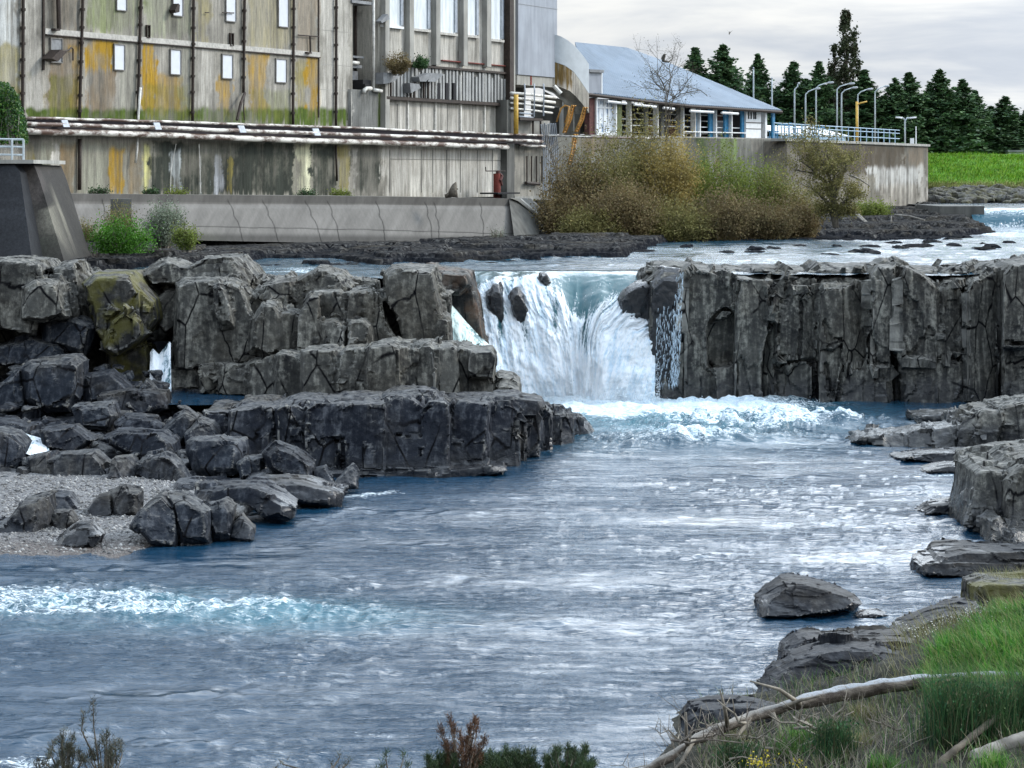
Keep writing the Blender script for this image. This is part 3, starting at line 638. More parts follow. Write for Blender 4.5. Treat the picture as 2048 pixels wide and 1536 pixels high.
# the broken cliff on the left of the falls
rng = np.random.default_rng(5); mb = MB(); A = [
 ([(-140, 700), (-140, 520), (25, 518), (80, 521), (92, 540), (88, 562), (85, 640), (75, 672), (0, 660)], 84, 6, .9),
 ([(40, 640), (45, 575), (80, 560), (115, 562), (128, 600), (136, 632), (85, 645)], 82.6, 4, .82),
 ([(100, 530), (150, 523), (158, 562), (160, 640), (120, 632), (105, 572)], 84.6, 4, .85),
 ([(150, 560), (170, 545), (188, 560), (182, 660), (160, 650)], 86, 4, .85),
 ([(270, 552), (325, 518), (372, 536), (412, 516), (482, 513), (516, 562), (400, 577), (350, 572), (290, 570)], 86.2, 5, .82),
 ([(455, 560), (470, 520), (500, 530), (520, 565), (500, 590)], 87, 4, .75),
 ([(344, 745), (350, 652), (352, 570), (372, 556), (440, 551), (488, 570), (500, 602), (520, 655), (560, 660), (566, 715), (470, 735)], 84.0, 6, .9),
 ([(412, 560), (440, 553), (462, 600), (470, 655), (440, 660), (425, 620)], 83.4, 3, .7),
 ([(500, 700), (506, 640), (528, 600), (552, 602), (565, 640), (568, 706), (540, 722)], 82.8, 4, .8),
 ([(560, 712), (562, 622), (596, 618), (600, 700)], 83.2, 5, .9), ([(596, 706), (598, 630), (620, 590), (642, 586), (642, 692)], 82.8, 5, .9),
 ([(638, 700), (640, 584), (684, 581), (690, 640), (688, 700)], 83.6, 5, .9), ([(640, 700), (644, 640), (672, 636), (690, 660), (690, 700)], 82.4, 3, .8),
 ([(686, 700), (692, 586), (742, 577), (746, 640), (744, 700)], 83.4, 5, .9), ([(696, 702), (700, 640), (722, 634), (742, 650), (744, 700)], 82.3, 3, .8),
 ([(744, 700), (748, 592), (764, 596), (770, 640), (800, 690), (770, 705)], 83.4, 4, .85),
 ([(770, 604), (766, 545), (790, 532), (868, 536), (880, 600), (887, 640), (886, 690), (812, 700), (796, 640)], 83.6, 6, .88),
 ([(876, 632), (900, 634), (900, 700), (860, 700)], 83.2, 4, .9),
 ([(585, 598), (592, 562), (640, 537), (682, 546), (702, 572), (690, 596)], 86, 4, .8), ([(500, 600), (520, 572), (590, 560), (600, 600), (560, 625)], 85.6, 4, .8),
 ([(300, 600), (330, 575), (372, 580), (350, 660), (332, 672), (310, 640)], 86, 4, .8)]
for poly, d, th, ins in A: prism(mb, poly, d, th, ins, lean=.35, yaw=.3*rng.normal())
for i in range(16):
    p = 500+16*i; prism(mb, [(p-16, 590), (p-14, 566+8*rng.normal()), (p, 556+6*rng.normal()), (p+16, 566+8*rng.normal()), (p+18, 590)], 87+3*rng.random(), 2.5, .7)
prism(mb, [(-140, 800), (-140, 560), (150, 570), (225, 640), (230, 790)], 88, 5, 1); prism(mb, [(352, 800), (360, 590), (900, 590), (900, 800)], 86.0, 6, 1)
prism(mb, [(200, 700), (210, 590), (400, 590), (400, 690), (310, 680)], 90.5, 4, 1)
rock('broken_cliff', mb, .08, 201, M['cliff'], ang=24, label='broken dark cliff of rounded blocks to the left of the waterfall', cat='cliff', s1=(.9, .9, 1.5), a1=.22, s2=(.4, .4, .55), a2=.10, a3=.05)
mb = MB()
prism(mb, [(170, 600), (162, 566), (188, 546), (262, 546), (287, 580), (287, 642), (276, 672), (252, 694), (216, 704), (186, 664), (180, 610)], 83.4, 5, .85, lean=.2)
prism(mb, [(205, 700), (215, 640), (250, 615), (282, 640), (290, 670), (262, 696), (232, 712)], 83.0, 3.5, .8)
prism(mb, [(260, 590), (285, 575), (310, 600), (318, 640), (300, 665), (272, 660)], 84, 4, .8)
prism(mb, [(215, 780), (210, 700), (240, 700), (292, 690), (298, 720), (292, 780)], 85, 3, .9)
rock('mossy_block', mb, .07, 230, M['cliff_moss'], label='rounded block with yellow moss above the dark cave in the broken cliff', s1=(1.2, 1.2, 1.5), a1=.16, s2=(.5, .5, .6), a2=.06, a3=.04)

# stepped ledges in front of it
rng = np.random.default_rng(9); mb = MB()
top = [(335, 738), (450, 731), (560, 716), (640, 697), (760, 694), (830, 686), (910, 686), (985, 697), (1000, 722), (1012, 760), (1044, 776)]
dep = [(335, 84.5), (450, 83), (560, 80.5), (650, 78), (800, 78), (900, 79), (1000, 80.5), (1044, 81)]
columns(mb, edges(336, 1040, 28, 68, rng), top, [(335, 775), (560, 800), (650, 812), (1044, 822)], dep, rng, jt=2.5, jd=.22, th=4, split=.35, lean=.25)
prism(mb, [(985, 830), (990, 770), (1010, 765), (1040, 777), (1046, 830)], 79.6, 3, .85); prism(mb, [(935, 720), (940, 700), (985, 699), (994, 716), (990, 760), (940, 760)], 79.0, 3, .88)
rock('upper_ledge', mb, .075, 240, M['cliff'], ang=24, label='upper of the two stepped rock ledges in front of the broken cliff', cat='rock ledge', s1=(.9, .9, 1.8), a1=.16, s2=(.38, .38, .55), a2=.085, a3=.04)
mb = MB()
top = [(405, 822), (480, 812), (560, 808), (730, 800), (800, 792), (880, 800), (960, 800), (1050, 808), (1110, 824), (1150, 834), (1188, 862)]
bot = [(405, 935), (600, 950), (700, 958), (900, 953), (1020, 938), (1090, 908), (1190, 884)]
dep = [(405, 75), (560, 74.0), (700, 73.2), (900, 73.6), (1020, 75.4), (1090, 79.5), (1190, 83.2)]
columns(mb, edges(408, 1040, 45, 105, rng), top, bot, dep, rng, jt=2.5, jd=.20, th=4.5, split=.55, lean=.35, hy=880)
columns(mb, edges(1030, 1150, 20, 34, rng), top, bot, dep, rng, jt=4, jd=.2, th=4, split=.3, lean=.3)
prism(mb, [(1105, 905), (1108, 840), (1140, 832), (1176, 846), (1190, 870), (1186, 888)], 83, 3, .8, lean=.5); prism(mb, [(1090, 908), (1095, 850), (1135, 850), (1145, 880), (1140, 905)], 81.5, 3, .82)
columns(mb, edges(560, 1080, 80, 150, rng), [(p, q-9) for p, q in top], [(p, q+30) for p, q in top], [(p, q+1.1) for p, q in dep], rng, jt=2, jd=.15, th=3, split=0, lean=.2)
prism(mb, [(620, 975), (630, 938), (700, 945), (900, 940), (1010, 928), (1020, 945), (880, 975)], 72.6, 2, .85)
rock('lower_ledge', mb, .07, 250, M['ledge'], ang=24, label='long blocky rock ledge whose nose reaches into the river below the waterfall', cat='rock ledge', s1=(1.2, 1.2, 1.3), a1=.15, s2=(.42, .42, .5), a2=.085, a3=.04)

# cliff and ledges on the right bank
mb = MB(); rng = np.random.default_rng(12)
for poly, d, th in [([(1935, 1080), (1930, 1050), (1942, 1000), (1946, 940), (1966, 930), (2010, 936), (2030, 980), (2034, 1080)], 61, 4), ([(2000, 1085), (2004, 960), (2040, 925), (2120, 915), (2220, 905), (2220, 1085)], 60.2, 5),
     ([(1948, 960), (1955, 930), (2048, 916), (2220, 905), (2220, 960)], 62, 5), ([(1975, 1090), (1980, 1040), (2000, 1030), (2020, 1060), (2016, 1096)], 59.2, 1.5), ([(2020, 1100), (2024, 1060), (2110, 1050), (2110, 1100)], 58.5, 2)]:
    prism(mb, poly, d, th, .84, lean=.5, yaw=.4*rng.normal())
rock('bank_crag', mb, .055, 260, M['cliff'], label='grey block of cliff standing in the river by the right bank', cat='cliff', s1=(.8, .8, 1.1), a1=.2, s2=(.3, .3, .4), a2=.08, a3=.04)
mb = MB()
columns(mb, edges(1712, 1925, 26, 50, rng), [(1712, 872), (1760, 862), (1850, 856), (1925, 848)], [(1712, 890), (1925, 904)], [(1712, 81.5), (1925, 80)], rng, jt=2, jd=.2, th=2.5, split=0, lean=.6)
columns(mb, edges(1918, 2260, 30, 60, rng), [(1918, 846), (1960, 830), (1995, 806), (2048, 798), (2260, 790)], [(1918, 902), (2048, 910), (2260, 915)], [(1918, 79.6), (2260, 77)], rng, jt=4, jd=.25, th=4, split=.3, lean=.4)
prism(mb, [(1828, 846), (1832, 832), (1935, 826), (1960, 846)], 86.5, 3, .8); prism(mb, [(1700, 884), (1720, 872), (1770, 868), (1780, 886)], 81.2, 2, .8)
rock('bank_ledge', mb, .07, 270, M['cliff'], label='low pointed ledge of dark columns below the right cliff', cat='rock ledge', s1=(.8, .8, 1.2), a1=.17, s2=(.35, .35, .4), a2=.08)

# ------------------------------------------------------------------ single boulders
def bd(py):                                            # distance of a rock on the rubble slope from the row of its foot
    return float(np.interp(py, [735, 765, 822, 895, 966, 1030, 1090, 1200], [84.0, 82.5, 78.6, 73.5, 69, 62.8, 58.6, 51]))
BO = [
 ([(42, 738), (60, 723), (150, 712), (166, 723), (158, 792), (140, 814), (95, 818), (45, 806)], 815, 2.6, 'tall cracked grey boulder standing at the foot of the broken cliff', 'boulder'),
 ([(-60, 790), (0, 768), (40, 735), (46, 806), (0, 815), (-60, 815)], 812, 2, 'dark wedge of rock leaning on the tall cracked boulder', 'boulder'),
 ([(-80, 700), (0, 688), (62, 670), (130, 690), (136, 716), (100, 724), (-80, 722)], 738, 2.5, 'long flat-topped slab below the far left of the broken cliff', 'boulder'),
 ([(82, 645), (110, 628), (152, 632), (192, 652), (180, 690), (168, 704), (88, 690)], 742, 2.5, 'table-topped block beside the mossy block', 'boulder'),
 ([(160, 748), (220, 738), (252, 766), (272, 792), (170, 804)], 806, 1.6, 'angular rock in front of the cave', 'slab'),
 ([(190, 792), (260, 781), (330, 785), (334, 816), (270, 832), (195, 818)], 826, 1.6, 'low flat rock below the narrow cascade', 'slab'),
 ([(143, 812), (225, 806), (236, 832), (216, 852), (150, 850)], 852, 1.5, 'pale faceted boulder just below the tall cracked boulder', 'boulder'),
 ([(268, 792), (294, 756), (326, 788)], 797, .9, 'small purplish pyramid of rock under the narrow cascade', 'boulder'),
 ([(196, 878), (235, 862), (320, 865), (346, 885), (350, 908), (292, 918), (230, 896)], 920, 2.2, 'large smooth tilted slab amid the rubble above the gravel beach', 'slab'),
 ([(318, 862), (350, 830), (372, 820), (392, 836), (382, 872), (350, 894)], 884, 1.5, 'steep-sided rock behind the large tilted slab', 'boulder'),
 ([(368, 864), (395, 838), (426, 846), (447, 876), (440, 884), (372, 886)], 892, 1.3, 'rounded brownish boulder against the end of the lower ledge', 'boulder'),
 ([(372, 882), (382, 876), (440, 874), (448, 882), (488, 880), (491, 905), (480, 938), (440, 948), (390, 938), (370, 902)], 946, 1.6, 'square notched block in front of the lower ledge', 'boulder'),
 ([(474, 928), (490, 914), (526, 910), (529, 944), (480, 950)], 950, 1.0, 'pale-topped little block between two big boulders', 'boulder'),
 ([(527, 908), (550, 884), (590, 900), (626, 930), (630, 958), (600, 962), (540, 938)], 960, 1.7, 'tilted pointed block leaning on the lower ledge at the water', 'slab'),
 ([(93, 922), (120, 906), (190, 904), (212, 926), (216, 958), (96, 958)], 956, 1.8, 'broad grey boulder at the back of the gravel beach', 'boulder'),
 ([(54, 914), (96, 904), (104, 942), (60, 944)], 946, 1.2, 'dark purple rock beside the white rill', 'boulder'),
 ([(268, 928), (290, 910), (330, 904), (362, 930), (378, 958), (300, 964), (270, 948)], 962, 1.5, 'triangular boulder at the edge of the gravel beach', 'boulder'),
 ([(-60, 870), (0, 860), (30, 870), (50, 892), (36, 932), (-60, 928)], 932, 1.8, 'dark boulder beside the rill, cut by the edge of the photo', 'boulder'),
 ([(624, 938), (650, 932), (670, 958), (630, 961)], 961, .8, 'small rock at the foot of the tilted pointed block', 'slab'),
 ([(667, 958), (692, 936), (706, 928), (718, 950), (716, 968), (670, 965)], 966, .9, 'little pointed rock by itself below the lower ledge', 'boulder'),
 ([(80, 862), (150, 850), (192, 880), (150, 902), (90, 892)], 904, 1.6, 'flat dark slab between the rill and the large tilted slab', 'slab'),
 ([(-60, 842), (0, 838), (72, 850), (62, 882), (0, 872), (-60, 880)], 884, 1.5, 'low dark slab above the boulder by the rill', 'slab'),
 ([(225, 850), (250, 832), (310, 836), (330, 862), (240, 866)], 868, 1.3, 'wet brown rock lying behind the large tilted slab', 'slab'),
 ([(210, 950), (225, 918), (262, 912), (285, 938), (272, 960)], 962, 1.1, 'shadowed stone wedged between the broad boulder and the triangular boulder', 'boulder'),
 ([(-40, 1050), (0, 1052), (45, 1002), (92, 990), (97, 1040), (82, 1066), (30, 1074), (-40, 1072)], 1068, 2.2, 'big dark boulder on the near side of the gravel beach', 'boulder'),
 ([(60, 1006), (90, 988), (140, 990), (158, 1012), (97, 1022)], 1024, 1.2, 'ridged rock behind the big dark boulder on the gravel', 'slab'),
 ([(88, 1092), (120, 1068), (150, 1051), (182, 1049), (202, 1072), (186, 1090)], 1092, 1.2, 'pointed rock lying on the gravel at the waterline', 'slab'),
 ([(98, 1040), (100, 1022), (140, 1022), (152, 1045), (120, 1060)], 1060, .9, 'small rock tucked against the big dark boulder', 'boulder'),
 ([(160, 1022), (200, 988), (222, 984), (226, 1026), (180, 1030)], 1030, 1.0, 'sloping dark rock at the top of the gravel spit', 'slab'),
 ([(214, 988), (240, 972), (282, 984), (277, 1022), (226, 1032)], 1032, 1.2, 'blocky rock in the middle of the gravel beach', 'boulder'),
 ([(262, 1052), (278, 1022), (290, 1010), (326, 985), (357, 1022), (353, 1087), (300, 1080)], 1088, 1.5, 'tall boulder at the waterline with a pale ridge', 'boulder'),
 ([(333, 992), (370, 995), (416, 1022), (421, 1078), (360, 1084)], 1084, 1.4, 'smooth dark boulder to the right of the ridged one', 'boulder'),
 ([(408, 1012), (450, 1000), (466, 1018), (461, 1068), (425, 1074)], 1074, 1.2, 'upright dark boulder near the end of the wet slabs', 'boulder'),
 ([(456, 1068), (462, 1050), (482, 1030), (507, 1056), (506, 1074)], 1074, .9, 'last small boulder of the row along the waterline', 'boulder'),
 ([(385, 1010), (392, 976), (440, 970), (520, 972), (560, 992), (590, 1012), (586, 1030), (540, 1034), (500, 1012), (440, 1004)], 1034, 2.5, 'smooth wet slab sloping into the river behind the waterline boulders', 'slab'),
 ([(480, 978), (520, 962), (600, 960), (690, 986), (680, 1002), (600, 1002)], 1004, 2.5, 'low wet slab where a thin film of water runs off', 'slab'),
 ([(335, 985), (350, 962), (400, 960), (430, 985)], 990, 1.5, 'flat wet rock between the gravel and the smooth slab', 'slab'),
]
for k, (poly, fy, th, lab, mt) in enumerate(BO):
    mb = MB(); d = bd(fy); rr = np.random.default_rng(300+k)
    p = np.array(poly, float); low = p[:, 1] > p[:, 1].max()-12; p[low, 1] += 10
    prism(mb, p, d, th, .62+.2*rr.random(), lean=.35+.3*rr.random(), yaw=.5*rr.normal(), back=.75)
    wd_ = np.ptp(p[:, 0])/F*d
    sz = max(.25, min(.8, wd_*.42))
    rock('boulder' if mt == 'boulder' else 'rock_slab', mb, .038 if wd_ < 1.6 else .05, 300+k*7, M[mt], ang=22, label=lab, cat='boulder' if mt == 'boulder' else 'rock slab',
         s1=(sz, sz, sz), a1=.24*sz, s2=(sz*.45,)*3, a2=.07*sz, a3=.022, f3=5, warp=.15)
# lesser stones between them
rr = np.random.default_rng(77); n = 0
LES = 'small dark broken stone in the rubble between the broken cliff and the gravel beach'
while n < 96:
    px = 620*rr.random()-20; py = 735+225*rr.random()
    if px > 400 and (py > 805 or px > 560): continue
    if 330 < px and 745 < py < 800: continue
    if py > 930 and px < 210: continue
    w = 7+17*rr.random(); h = w*(.38+.45*rr.random()); mb = MB(); d = bd(py)-.2
    k = rr.integers(5, 7); a = np.sort(rr.random(k))*6.283; p = [(px+w*math.cos(t), py-h*.4-h*math.sin(t)) for t in a]
    if np.ptp([q[0] for q in p]) < w or np.ptp([q[1] for q in p]) < h: continue
    prism(mb, p, d, w*d/F*1.6, .6, lean=.2, back=.7)
    rock('stone', mb, .05, 700+n*3, M['boulder'] if rr.random() < .5 else M['slab'], ang=22, label=LES, cat='stone', group='stones in the rubble slope', s1=(.3,)*3, a1=.08, s2=(.15,)*3, a2=.03, a3=.015)
    n += 1
# rocks of the near right bank and in the water
NR = [
 ([(1518, 1238), (1520, 1208), (1540, 1190), (1570, 1168), (1600, 1166), (1660, 1180), (1706, 1192), (1726, 1208), (1710, 1220), (1660, 1226), (1580, 1240)], 1242, 2.0, .82, 1.0, 'dark flat-topped boulder alone in the river near the grassy bank', 'bank_slab'),
 ([(1712, 1232), (1730, 1224), (1752, 1221), (1782, 1230), (1770, 1236)], 1236, .6, .7, .2, 'low hump of rock just breaking the water beside the flat-topped boulder', 'bank_slab'),
 ([(1838, 1150), (1842, 1128), (1870, 1122), (1960, 1124), (2160, 1128), (2160, 1162), (1960, 1158), (1880, 1156)], 1158, 2.5, .85, .3, 'lower layer of the flat dark shelf reaching out from the right bank', 'bank_slab'),
 ([(1862, 1128), (1880, 1110), (1925, 1102), (2010, 1106), (2160, 1108), (2160, 1132), (1900, 1132)], 1150, 2.5, .85, .3, 'upper layer of the flat dark shelf reaching out from the right bank', 'bank_slab'),
 ([(1942, 1222), (1944, 1172), (1966, 1164), (2048, 1166), (2160, 1160), (2160, 1230), (1960, 1226)], 1226, 2, .85, .2, 'square dark block with grass growing on top by the right bank', 'cliff_moss'),
 ([(1842, 1030), (1866, 1014), (1905, 1004), (1945, 1000), (1960, 1034), (1900, 1028)], 1032, 1.6, .75, .2, 'low rounded rock at the foot of the bank crag', 'bank_slab'),
 ([(1790, 918), (1850, 908), (1960, 906), (1990, 922), (1900, 932)], 926, 2.5, .8, .3, 'thin flat shelf awash below the pointed ledge', 'bank_slab'),
 ([(1845, 945), (1880, 934), (1960, 930), (1970, 950)], 948, 2, .8, .2, 'thin wet shelf with a line of foam beside the bank crag', 'bank_slab'),
 ([(1518, 1410), (1524, 1376), (1552, 1346), (1590, 1318), (1640, 1300), (1700, 1292), (1760, 1296), (1800, 1310), (1840, 1330), (1800, 1356), (1700, 1372), (1620, 1392), (1560, 1420)], 1418, 1.5, .8, 1.4, 'long furrowed rock sloping from the grassy bank into the river', 'bank_slab'),
 ([(1560, 1350), (1570, 1300), (1600, 1278), (1625, 1272), (1660, 1282), (1700, 1278), (1740, 1272), (1800, 1268), (1830, 1290), (1760, 1312), (1660, 1330)], 1350, 1.4, .8, 1.0, 'humped rock behind the long furrowed rock', 'bank_slab'),
 ([(1700, 1320), (1740, 1296), (1800, 1290), (1855, 1296), (1862, 1340), (1800, 1350), (1720, 1362), (1690, 1350)], 1366, 1.2, .75, .6, 'square-edged slab between the furrowed rock and the grass', 'bank_slab'),
 ([(1770, 1290), (1800, 1262), (1870, 1236), (1940, 1212), (1970, 1222), (1920, 1256), (1860, 1290)], 1296, 1.5, .8, .8, 'narrow sloping rock along the waterline under the grass', 'bank_slab'),
 ([(1360, 1500), (1366, 1440), (1380, 1424), (1440, 1412), (1520, 1408), (1560, 1420), (1540, 1470), (1460, 1500)], 1500, 1.2, .8, .5, 'dark rock step under the end of the fallen trunk', 'bank_slab'),
 ([(1792, 1470), (1800, 1428), (1820, 1414), (1856, 1412), (1866, 1450), (1850, 1480), (1812, 1486)], 1500, .7, .75, .15, 'black boulder sitting under the fallen trunk', 'bank_slab'),
]
for k, (poly, fy, th, ins, ln, lab, mt) in enumerate(NR):
    mb = MB(); d = dw(fy); p = np.array(poly, float)
    prism(mb, p, d, th, ins, lean=ln, yaw=.2, back=.85)
    furrow = 'furrow' in lab or 'hump' in lab
    rock('boulder' if 'boulder' in lab else 'bank_rock', mb, .03, 900+k*5, M[mt], ang=24, label=lab, cat='boulder' if 'boulder' in lab else 'rock',
         s1=(1.7, .9, .15) if furrow else (.8, .6, .30), a1=.14 if furrow else .10, s2=(.5, .4, .15), a2=.05, a3=.02, f3=6, warp=.2)
# ------------------------------------------------------------------ land forms
def sheet(name, xs, ys, hf, mat, smooth=True, ang=None, **kw):
    Y, X = np.meshgrid(ys, xs, indexing='ij'); Z = hf(X.ravel(), Y.ravel())
    me = mesh_np(name, np.stack([X.ravel(), Y.ravel(), Z], 1), grid_faces(*X.shape), smooth=smooth, ang=ang)
    return obj(name, me, mat, **kw)
# rubble slope under the left boulders
def hs(x, y):
    z = np.interp(y, [50, 57.5, 60, 63, 69, 80, 86, 92], [-.9, -.35, .10, .16, .32, 1.2, 1.8, 2.0])
    px, py = proj(np.stack([x, y, z], 1))
    edge = np.interp(y, [55, 58.5, 62, 66, 69, 72, 76, 82, 92], [150, 330, 480, 560, 640, 560, 480, 560, 600])
    z = z-2.2*sstep(-60, 80, px-edge)
    rough_ = sstep(68.5, 70.5, y)
    return z+.10*fbm(P3(x*.8, y*.8), 4, 81)*(.3+rough_)+rough_*facet(P3(x, y, 0), (.8, .8, .8), 83, .25)
sheet('rubble_slope', np.linspace(-24, -4, 320), np.linspace(52, 92, 420), hs, M['slab'], ang=30, kind='structure')
# gravel beach laid over its foot
t = NT('gravel'); P_ = t.pos(); v = t.n('TexVoronoi', {'Vector': P_, 'Scale': 13.0}); v2 = t.n('TexVoronoi', {'Vector': P_, 'Scale': 30.0})
c = t.mix(t.ramp(t.n('SeparateColor', {0: v.outputs[1]}).outputs[0], .1, .95), (.03, .03, .035), (.22, .218, .21)); c = t.mix(.35, c, t.mix(t.n('SeparateColor', {0: v2.outputs[1]}).outputs[1], (.05, .05, .06), (.34, .33, .32)))
z_ = t.n('SeparateXYZ', {0: P_}).outputs[2]; wt_ = t.math('SUBTRACT', 1.0, t.ramp(z_, .05, .16)); c = t.mix(wt_, c, t.mix(.55, c, (.07, .045, .03)))
hh = t.math('ADD', v.outputs[0], t.math('MULTIPLY', v2.outputs[0], .5))
M['gravel'] = t.out(t.principled(c, .7, t.bump(t.math('SUBTRACT', 1.0, hh), 1.0, .07), .4))
def hg(x, y):
    z = np.interp(y, [55, 57.2, 60, 64, 68, 71], [-.35, -.06, .16, .26, .42, .40])
    px, py = proj(np.stack([x, y, z], 1)); edge = np.interp(y, [55, 57.5, 60, 63, 66, 68, 71], [150, 260, 330, 330, 420, 400, 200])
    return z-.9*sstep(-30, 110, px-edge)+.035*fbm(P3(x*2, y*2), 4, 85)
sheet('gravel_beach', np.linspace(-20, -6, 260), np.linspace(55, 71, 260), hg, M['gravel'], kind='structure')
rng = np.random.default_rng(31); mb = MB()
n = 5200; gx = -15+8.5*rng.random(n); gy = 56.8+13*rng.random(n); gz = hg(gx, gy); keep = gz > .0
Cn = np.stack([gx, gy, gz], 1)[keep]
OV = np.array([(1, 0, 0), (-1, 0, 0), (0, 1, 0), (0, -1, 0), (0, 0, .7), (0, 0, -.7)]); OF = np.array([(0, 2, 4), (2, 1, 4), (1, 3, 4), (3, 0, 4), (2, 0, 5), (1, 2, 5), (3, 1, 5), (0, 3, 5)])
sc = (.03+.05*rng.random(len(Cn))**2)[:, None, None]; th = rng.random(len(Cn))*6.28
R = np.stack([np.stack([np.cos(th), -np.sin(th), 0*th], 1), np.stack([np.sin(th), np.cos(th), 0*th], 1), np.stack([0*th, 0*th, 1+0*th], 1)], 1)
VV = np.einsum('nij,kj->nki', R, OV)*sc*(.7+.6*rng.random((len(Cn), 6, 1)))+Cn[:, None, :]
FF = (np.arange(len(Cn))*6)[:, None, None]+OF[None]
obj('pebbles', mesh_np('pebbles', VV.reshape(-1, 3), FF.reshape(-1, 3)), mat_leaf('pebble_stone', [(.06, .06, .065), (.16, .155, .15), (.30, .29, .28), (.45, .44, .42)], .7, 0.0), label='loose pale pebbles strewn over the gravel beach', cat='pebbles', kind='stuff')

# layered rock shelves above the falls
def terr(z, st, sh=.8):                                # terraces
    k = np.floor(z/st); f = z/st-k; return st*(k+sstep(.5-.5*(1-sh), .5+.5*(1-sh), f))
def hshelf(x, y):
    px = CX+F*x/y
    fr = np.interp(px, [-200, 120, 420, 520, 760, 900, 1100, 1230, 1290, 1350], [96, 98, 101, 106, 104, 107, 110, 113, 125, 145])   # its front edge
    k = fbm(P3(x*.22, y*.14), 4, 91); t1 = sstep(0, 9, y-fr+7*k)
    top = .22+.12*sstep(110, 140, y)+.6*sstep(560, 150, px)*sstep(98, 112, y)
    z = ZUP-.7+t1*(.78+top)+.40*k+.18*fbm(P3(x*.7, y*.4), 4, 92)
    z = z-1.5*sstep(1270, 1400, px-14*(y-125)*.3)-9*sstep(107, 104, y)*sstep(880, 930, px)-5*sstep(97.5, 95.5, y)
    return terr(z, .22)+.04*fbm(P3(x*3, y*3), 3, 93)
sheet('rock_shelf', np.linspace(-32, 13, 520), np.linspace(95, 156, 420), hshelf, M['shelf'], ang=25, kind='structure')
def hfar(x, y):
    px = CX+F*x/y
    z = ZUP-.5+np.interp(y, [138, 150, 165, 190, 226, 240], [-.3, .45, 1.15, 1.6, 1.85, 1.95])*1.0
    k = fbm(P3(x*.2, y*.12), 4, 95)
    lim = np.interp(y, [138, 152, 168, 190, 230], [1480, 1900, 1985, 1945, 1900])
    z = z-1.9*sstep(-40, 60, px-lim+30*k)+.45*k+.25*fbm(P3(x*.8, y*.5), 4, 96)
    return terr(z, .3)+.05*fbm(P3(x*2, y*2), 3, 97)
sheet('bank_shelf', np.linspace(5, 52, 420), np.linspace(138, 236, 360), hfar, M['shelf'], ang=25, kind='structure')
# scattered low rocks standing in the upper river
rng = np.random.default_rng(8); mb = MB()
for i in range(40):
    px = rng.choice([1250+800*rng.random(), 1700+330*rng.random()]); py = 492+18*rng.random() if px < 1750 else 462+40*rng.random()
    d = dw(py, ZUP); w = 8+22*rng.random(); h = 3+4*rng.random()
    prism(mb, [(px-w, py+3), (px-w*.7, py-h*.7), (px, py-h), (px+w*.6, py-h*.6), (px+w, py+3)], d, 1.5, .7)
rock('river_stones', mb, .1, 520, M['shelf'], label='scattered low dark rocks breaking the shallow river above the falls', cat='rocks', s1=(.6, .6, .3), a1=.12, s2=(.3, .3, .2), a2=.05).__setitem__('kind', 'stuff')

# grass embankment beyond the weir, stone facing at its foot
def hemb(x, y):
    return np.interp(y, [222, 226, 231, 233, 250, 254, 300], [6.2, 6.6, 8.0, 8.2, 11.6, 11.9, 11.9])+.12*fbm(P3(x*.3, y*.3), 4, 98)+np.interp(x, [44, 120], [0, -.6])*sstep(234, 250, y)
t = NT('bank_grass'); P_ = t.pos(); n1 = t.noise(P_, .35, 5, .6); n2 = t.noise(t.pos((3, .6, 1)), 2.5, 6, .7)
c = t.mix(t.ramp(n2, .3, .7), (.035, .13, .008), (.15, .33, .02)); c = t.mix(t.ramp(n1, .45, .7), c, (.10, .20, .015))
z_ = t.n('SeparateXYZ', {0: P_}).outputs[2]; lo_ = t.math('SUBTRACT', 1.0, t.ramp(t.math('ADD', z_, t.math('MULTIPLY', n2, .8)), 8.6, 9.5)); c = t.mix(t.math('MULTIPLY', lo_, .75), c, (.34, .30, .10))
c = t.mix(t.ramp(z_, 8.35, 8.2), c, (.05, .05, .04))
M['bank_grass'] = t.out(t.principled(c, .8, t.bump(n2, .8, .2), .2))
sheet('grass_embankment', np.linspace(38, 150, 400), np.linspace(222, 300, 240), hemb, M['bank_grass'], kind='structure')
rng = np.random.default_rng(3)
n = 7000; gx = 42+40*rng.random(n); gy = 232.6+2.6*rng.random(n)**1.5; V, T = blades(np.stack([gx, gy, hemb(gx, gy)], 1), .42, rng, .9, .03, (.2, -.2)); obj('dry_fringe', mesh_np('dry_fringe', V, T), mat_leaf('fringe_blades', [(.30, .27, .10), (.36, .33, .15), (.20, .25, .06), (.12, .20, .03)], .8, .2), label='pale dry grass fringe along the foot of the embankment', cat='grass', kind='stuff')
n = 30000; gx = 42+40*rng.random(n); gy = 234.5+17*rng.random(n); gy = gy+fbm(P3(gx*.2, gy*.3), 3, 5)*1.5; V, T = blades(np.stack([gx, gy, hemb(gx, gy)], 1), .34*(1+.6*fbm(P3(gx*.25, gy*.25), 3, 6)), rng, .8, .03, (.2, -.2))
obj('embankment_grass', mesh_np('embankment_grass', V, T), mat_leaf('embankment_blades', [(.05, .17, .006), (.11, .29, .01), (.19, .38, .015), (.30, .38, .05)], .7, .3), label='bright green grass growing on the embankment beyond the weir', cat='grass', kind='stuff')
mb = MB()
for i in range(150):
    px = 1862+260*rng.random(); d = 224+8*rng.random(); zz = np.interp(d, [224, 232], [6.7, 8.1]); py = HY+(CH-zz)*F/d; w = 5+11*rng.random()
    prism(mb, [(px-w, py+w*.6), (px-w*.9, py-w*.3), (px-w*.1, py-w*.7), (px+w*.8, py-w*.5), (px+w, py+w*.5)], d, 1.0, .65)
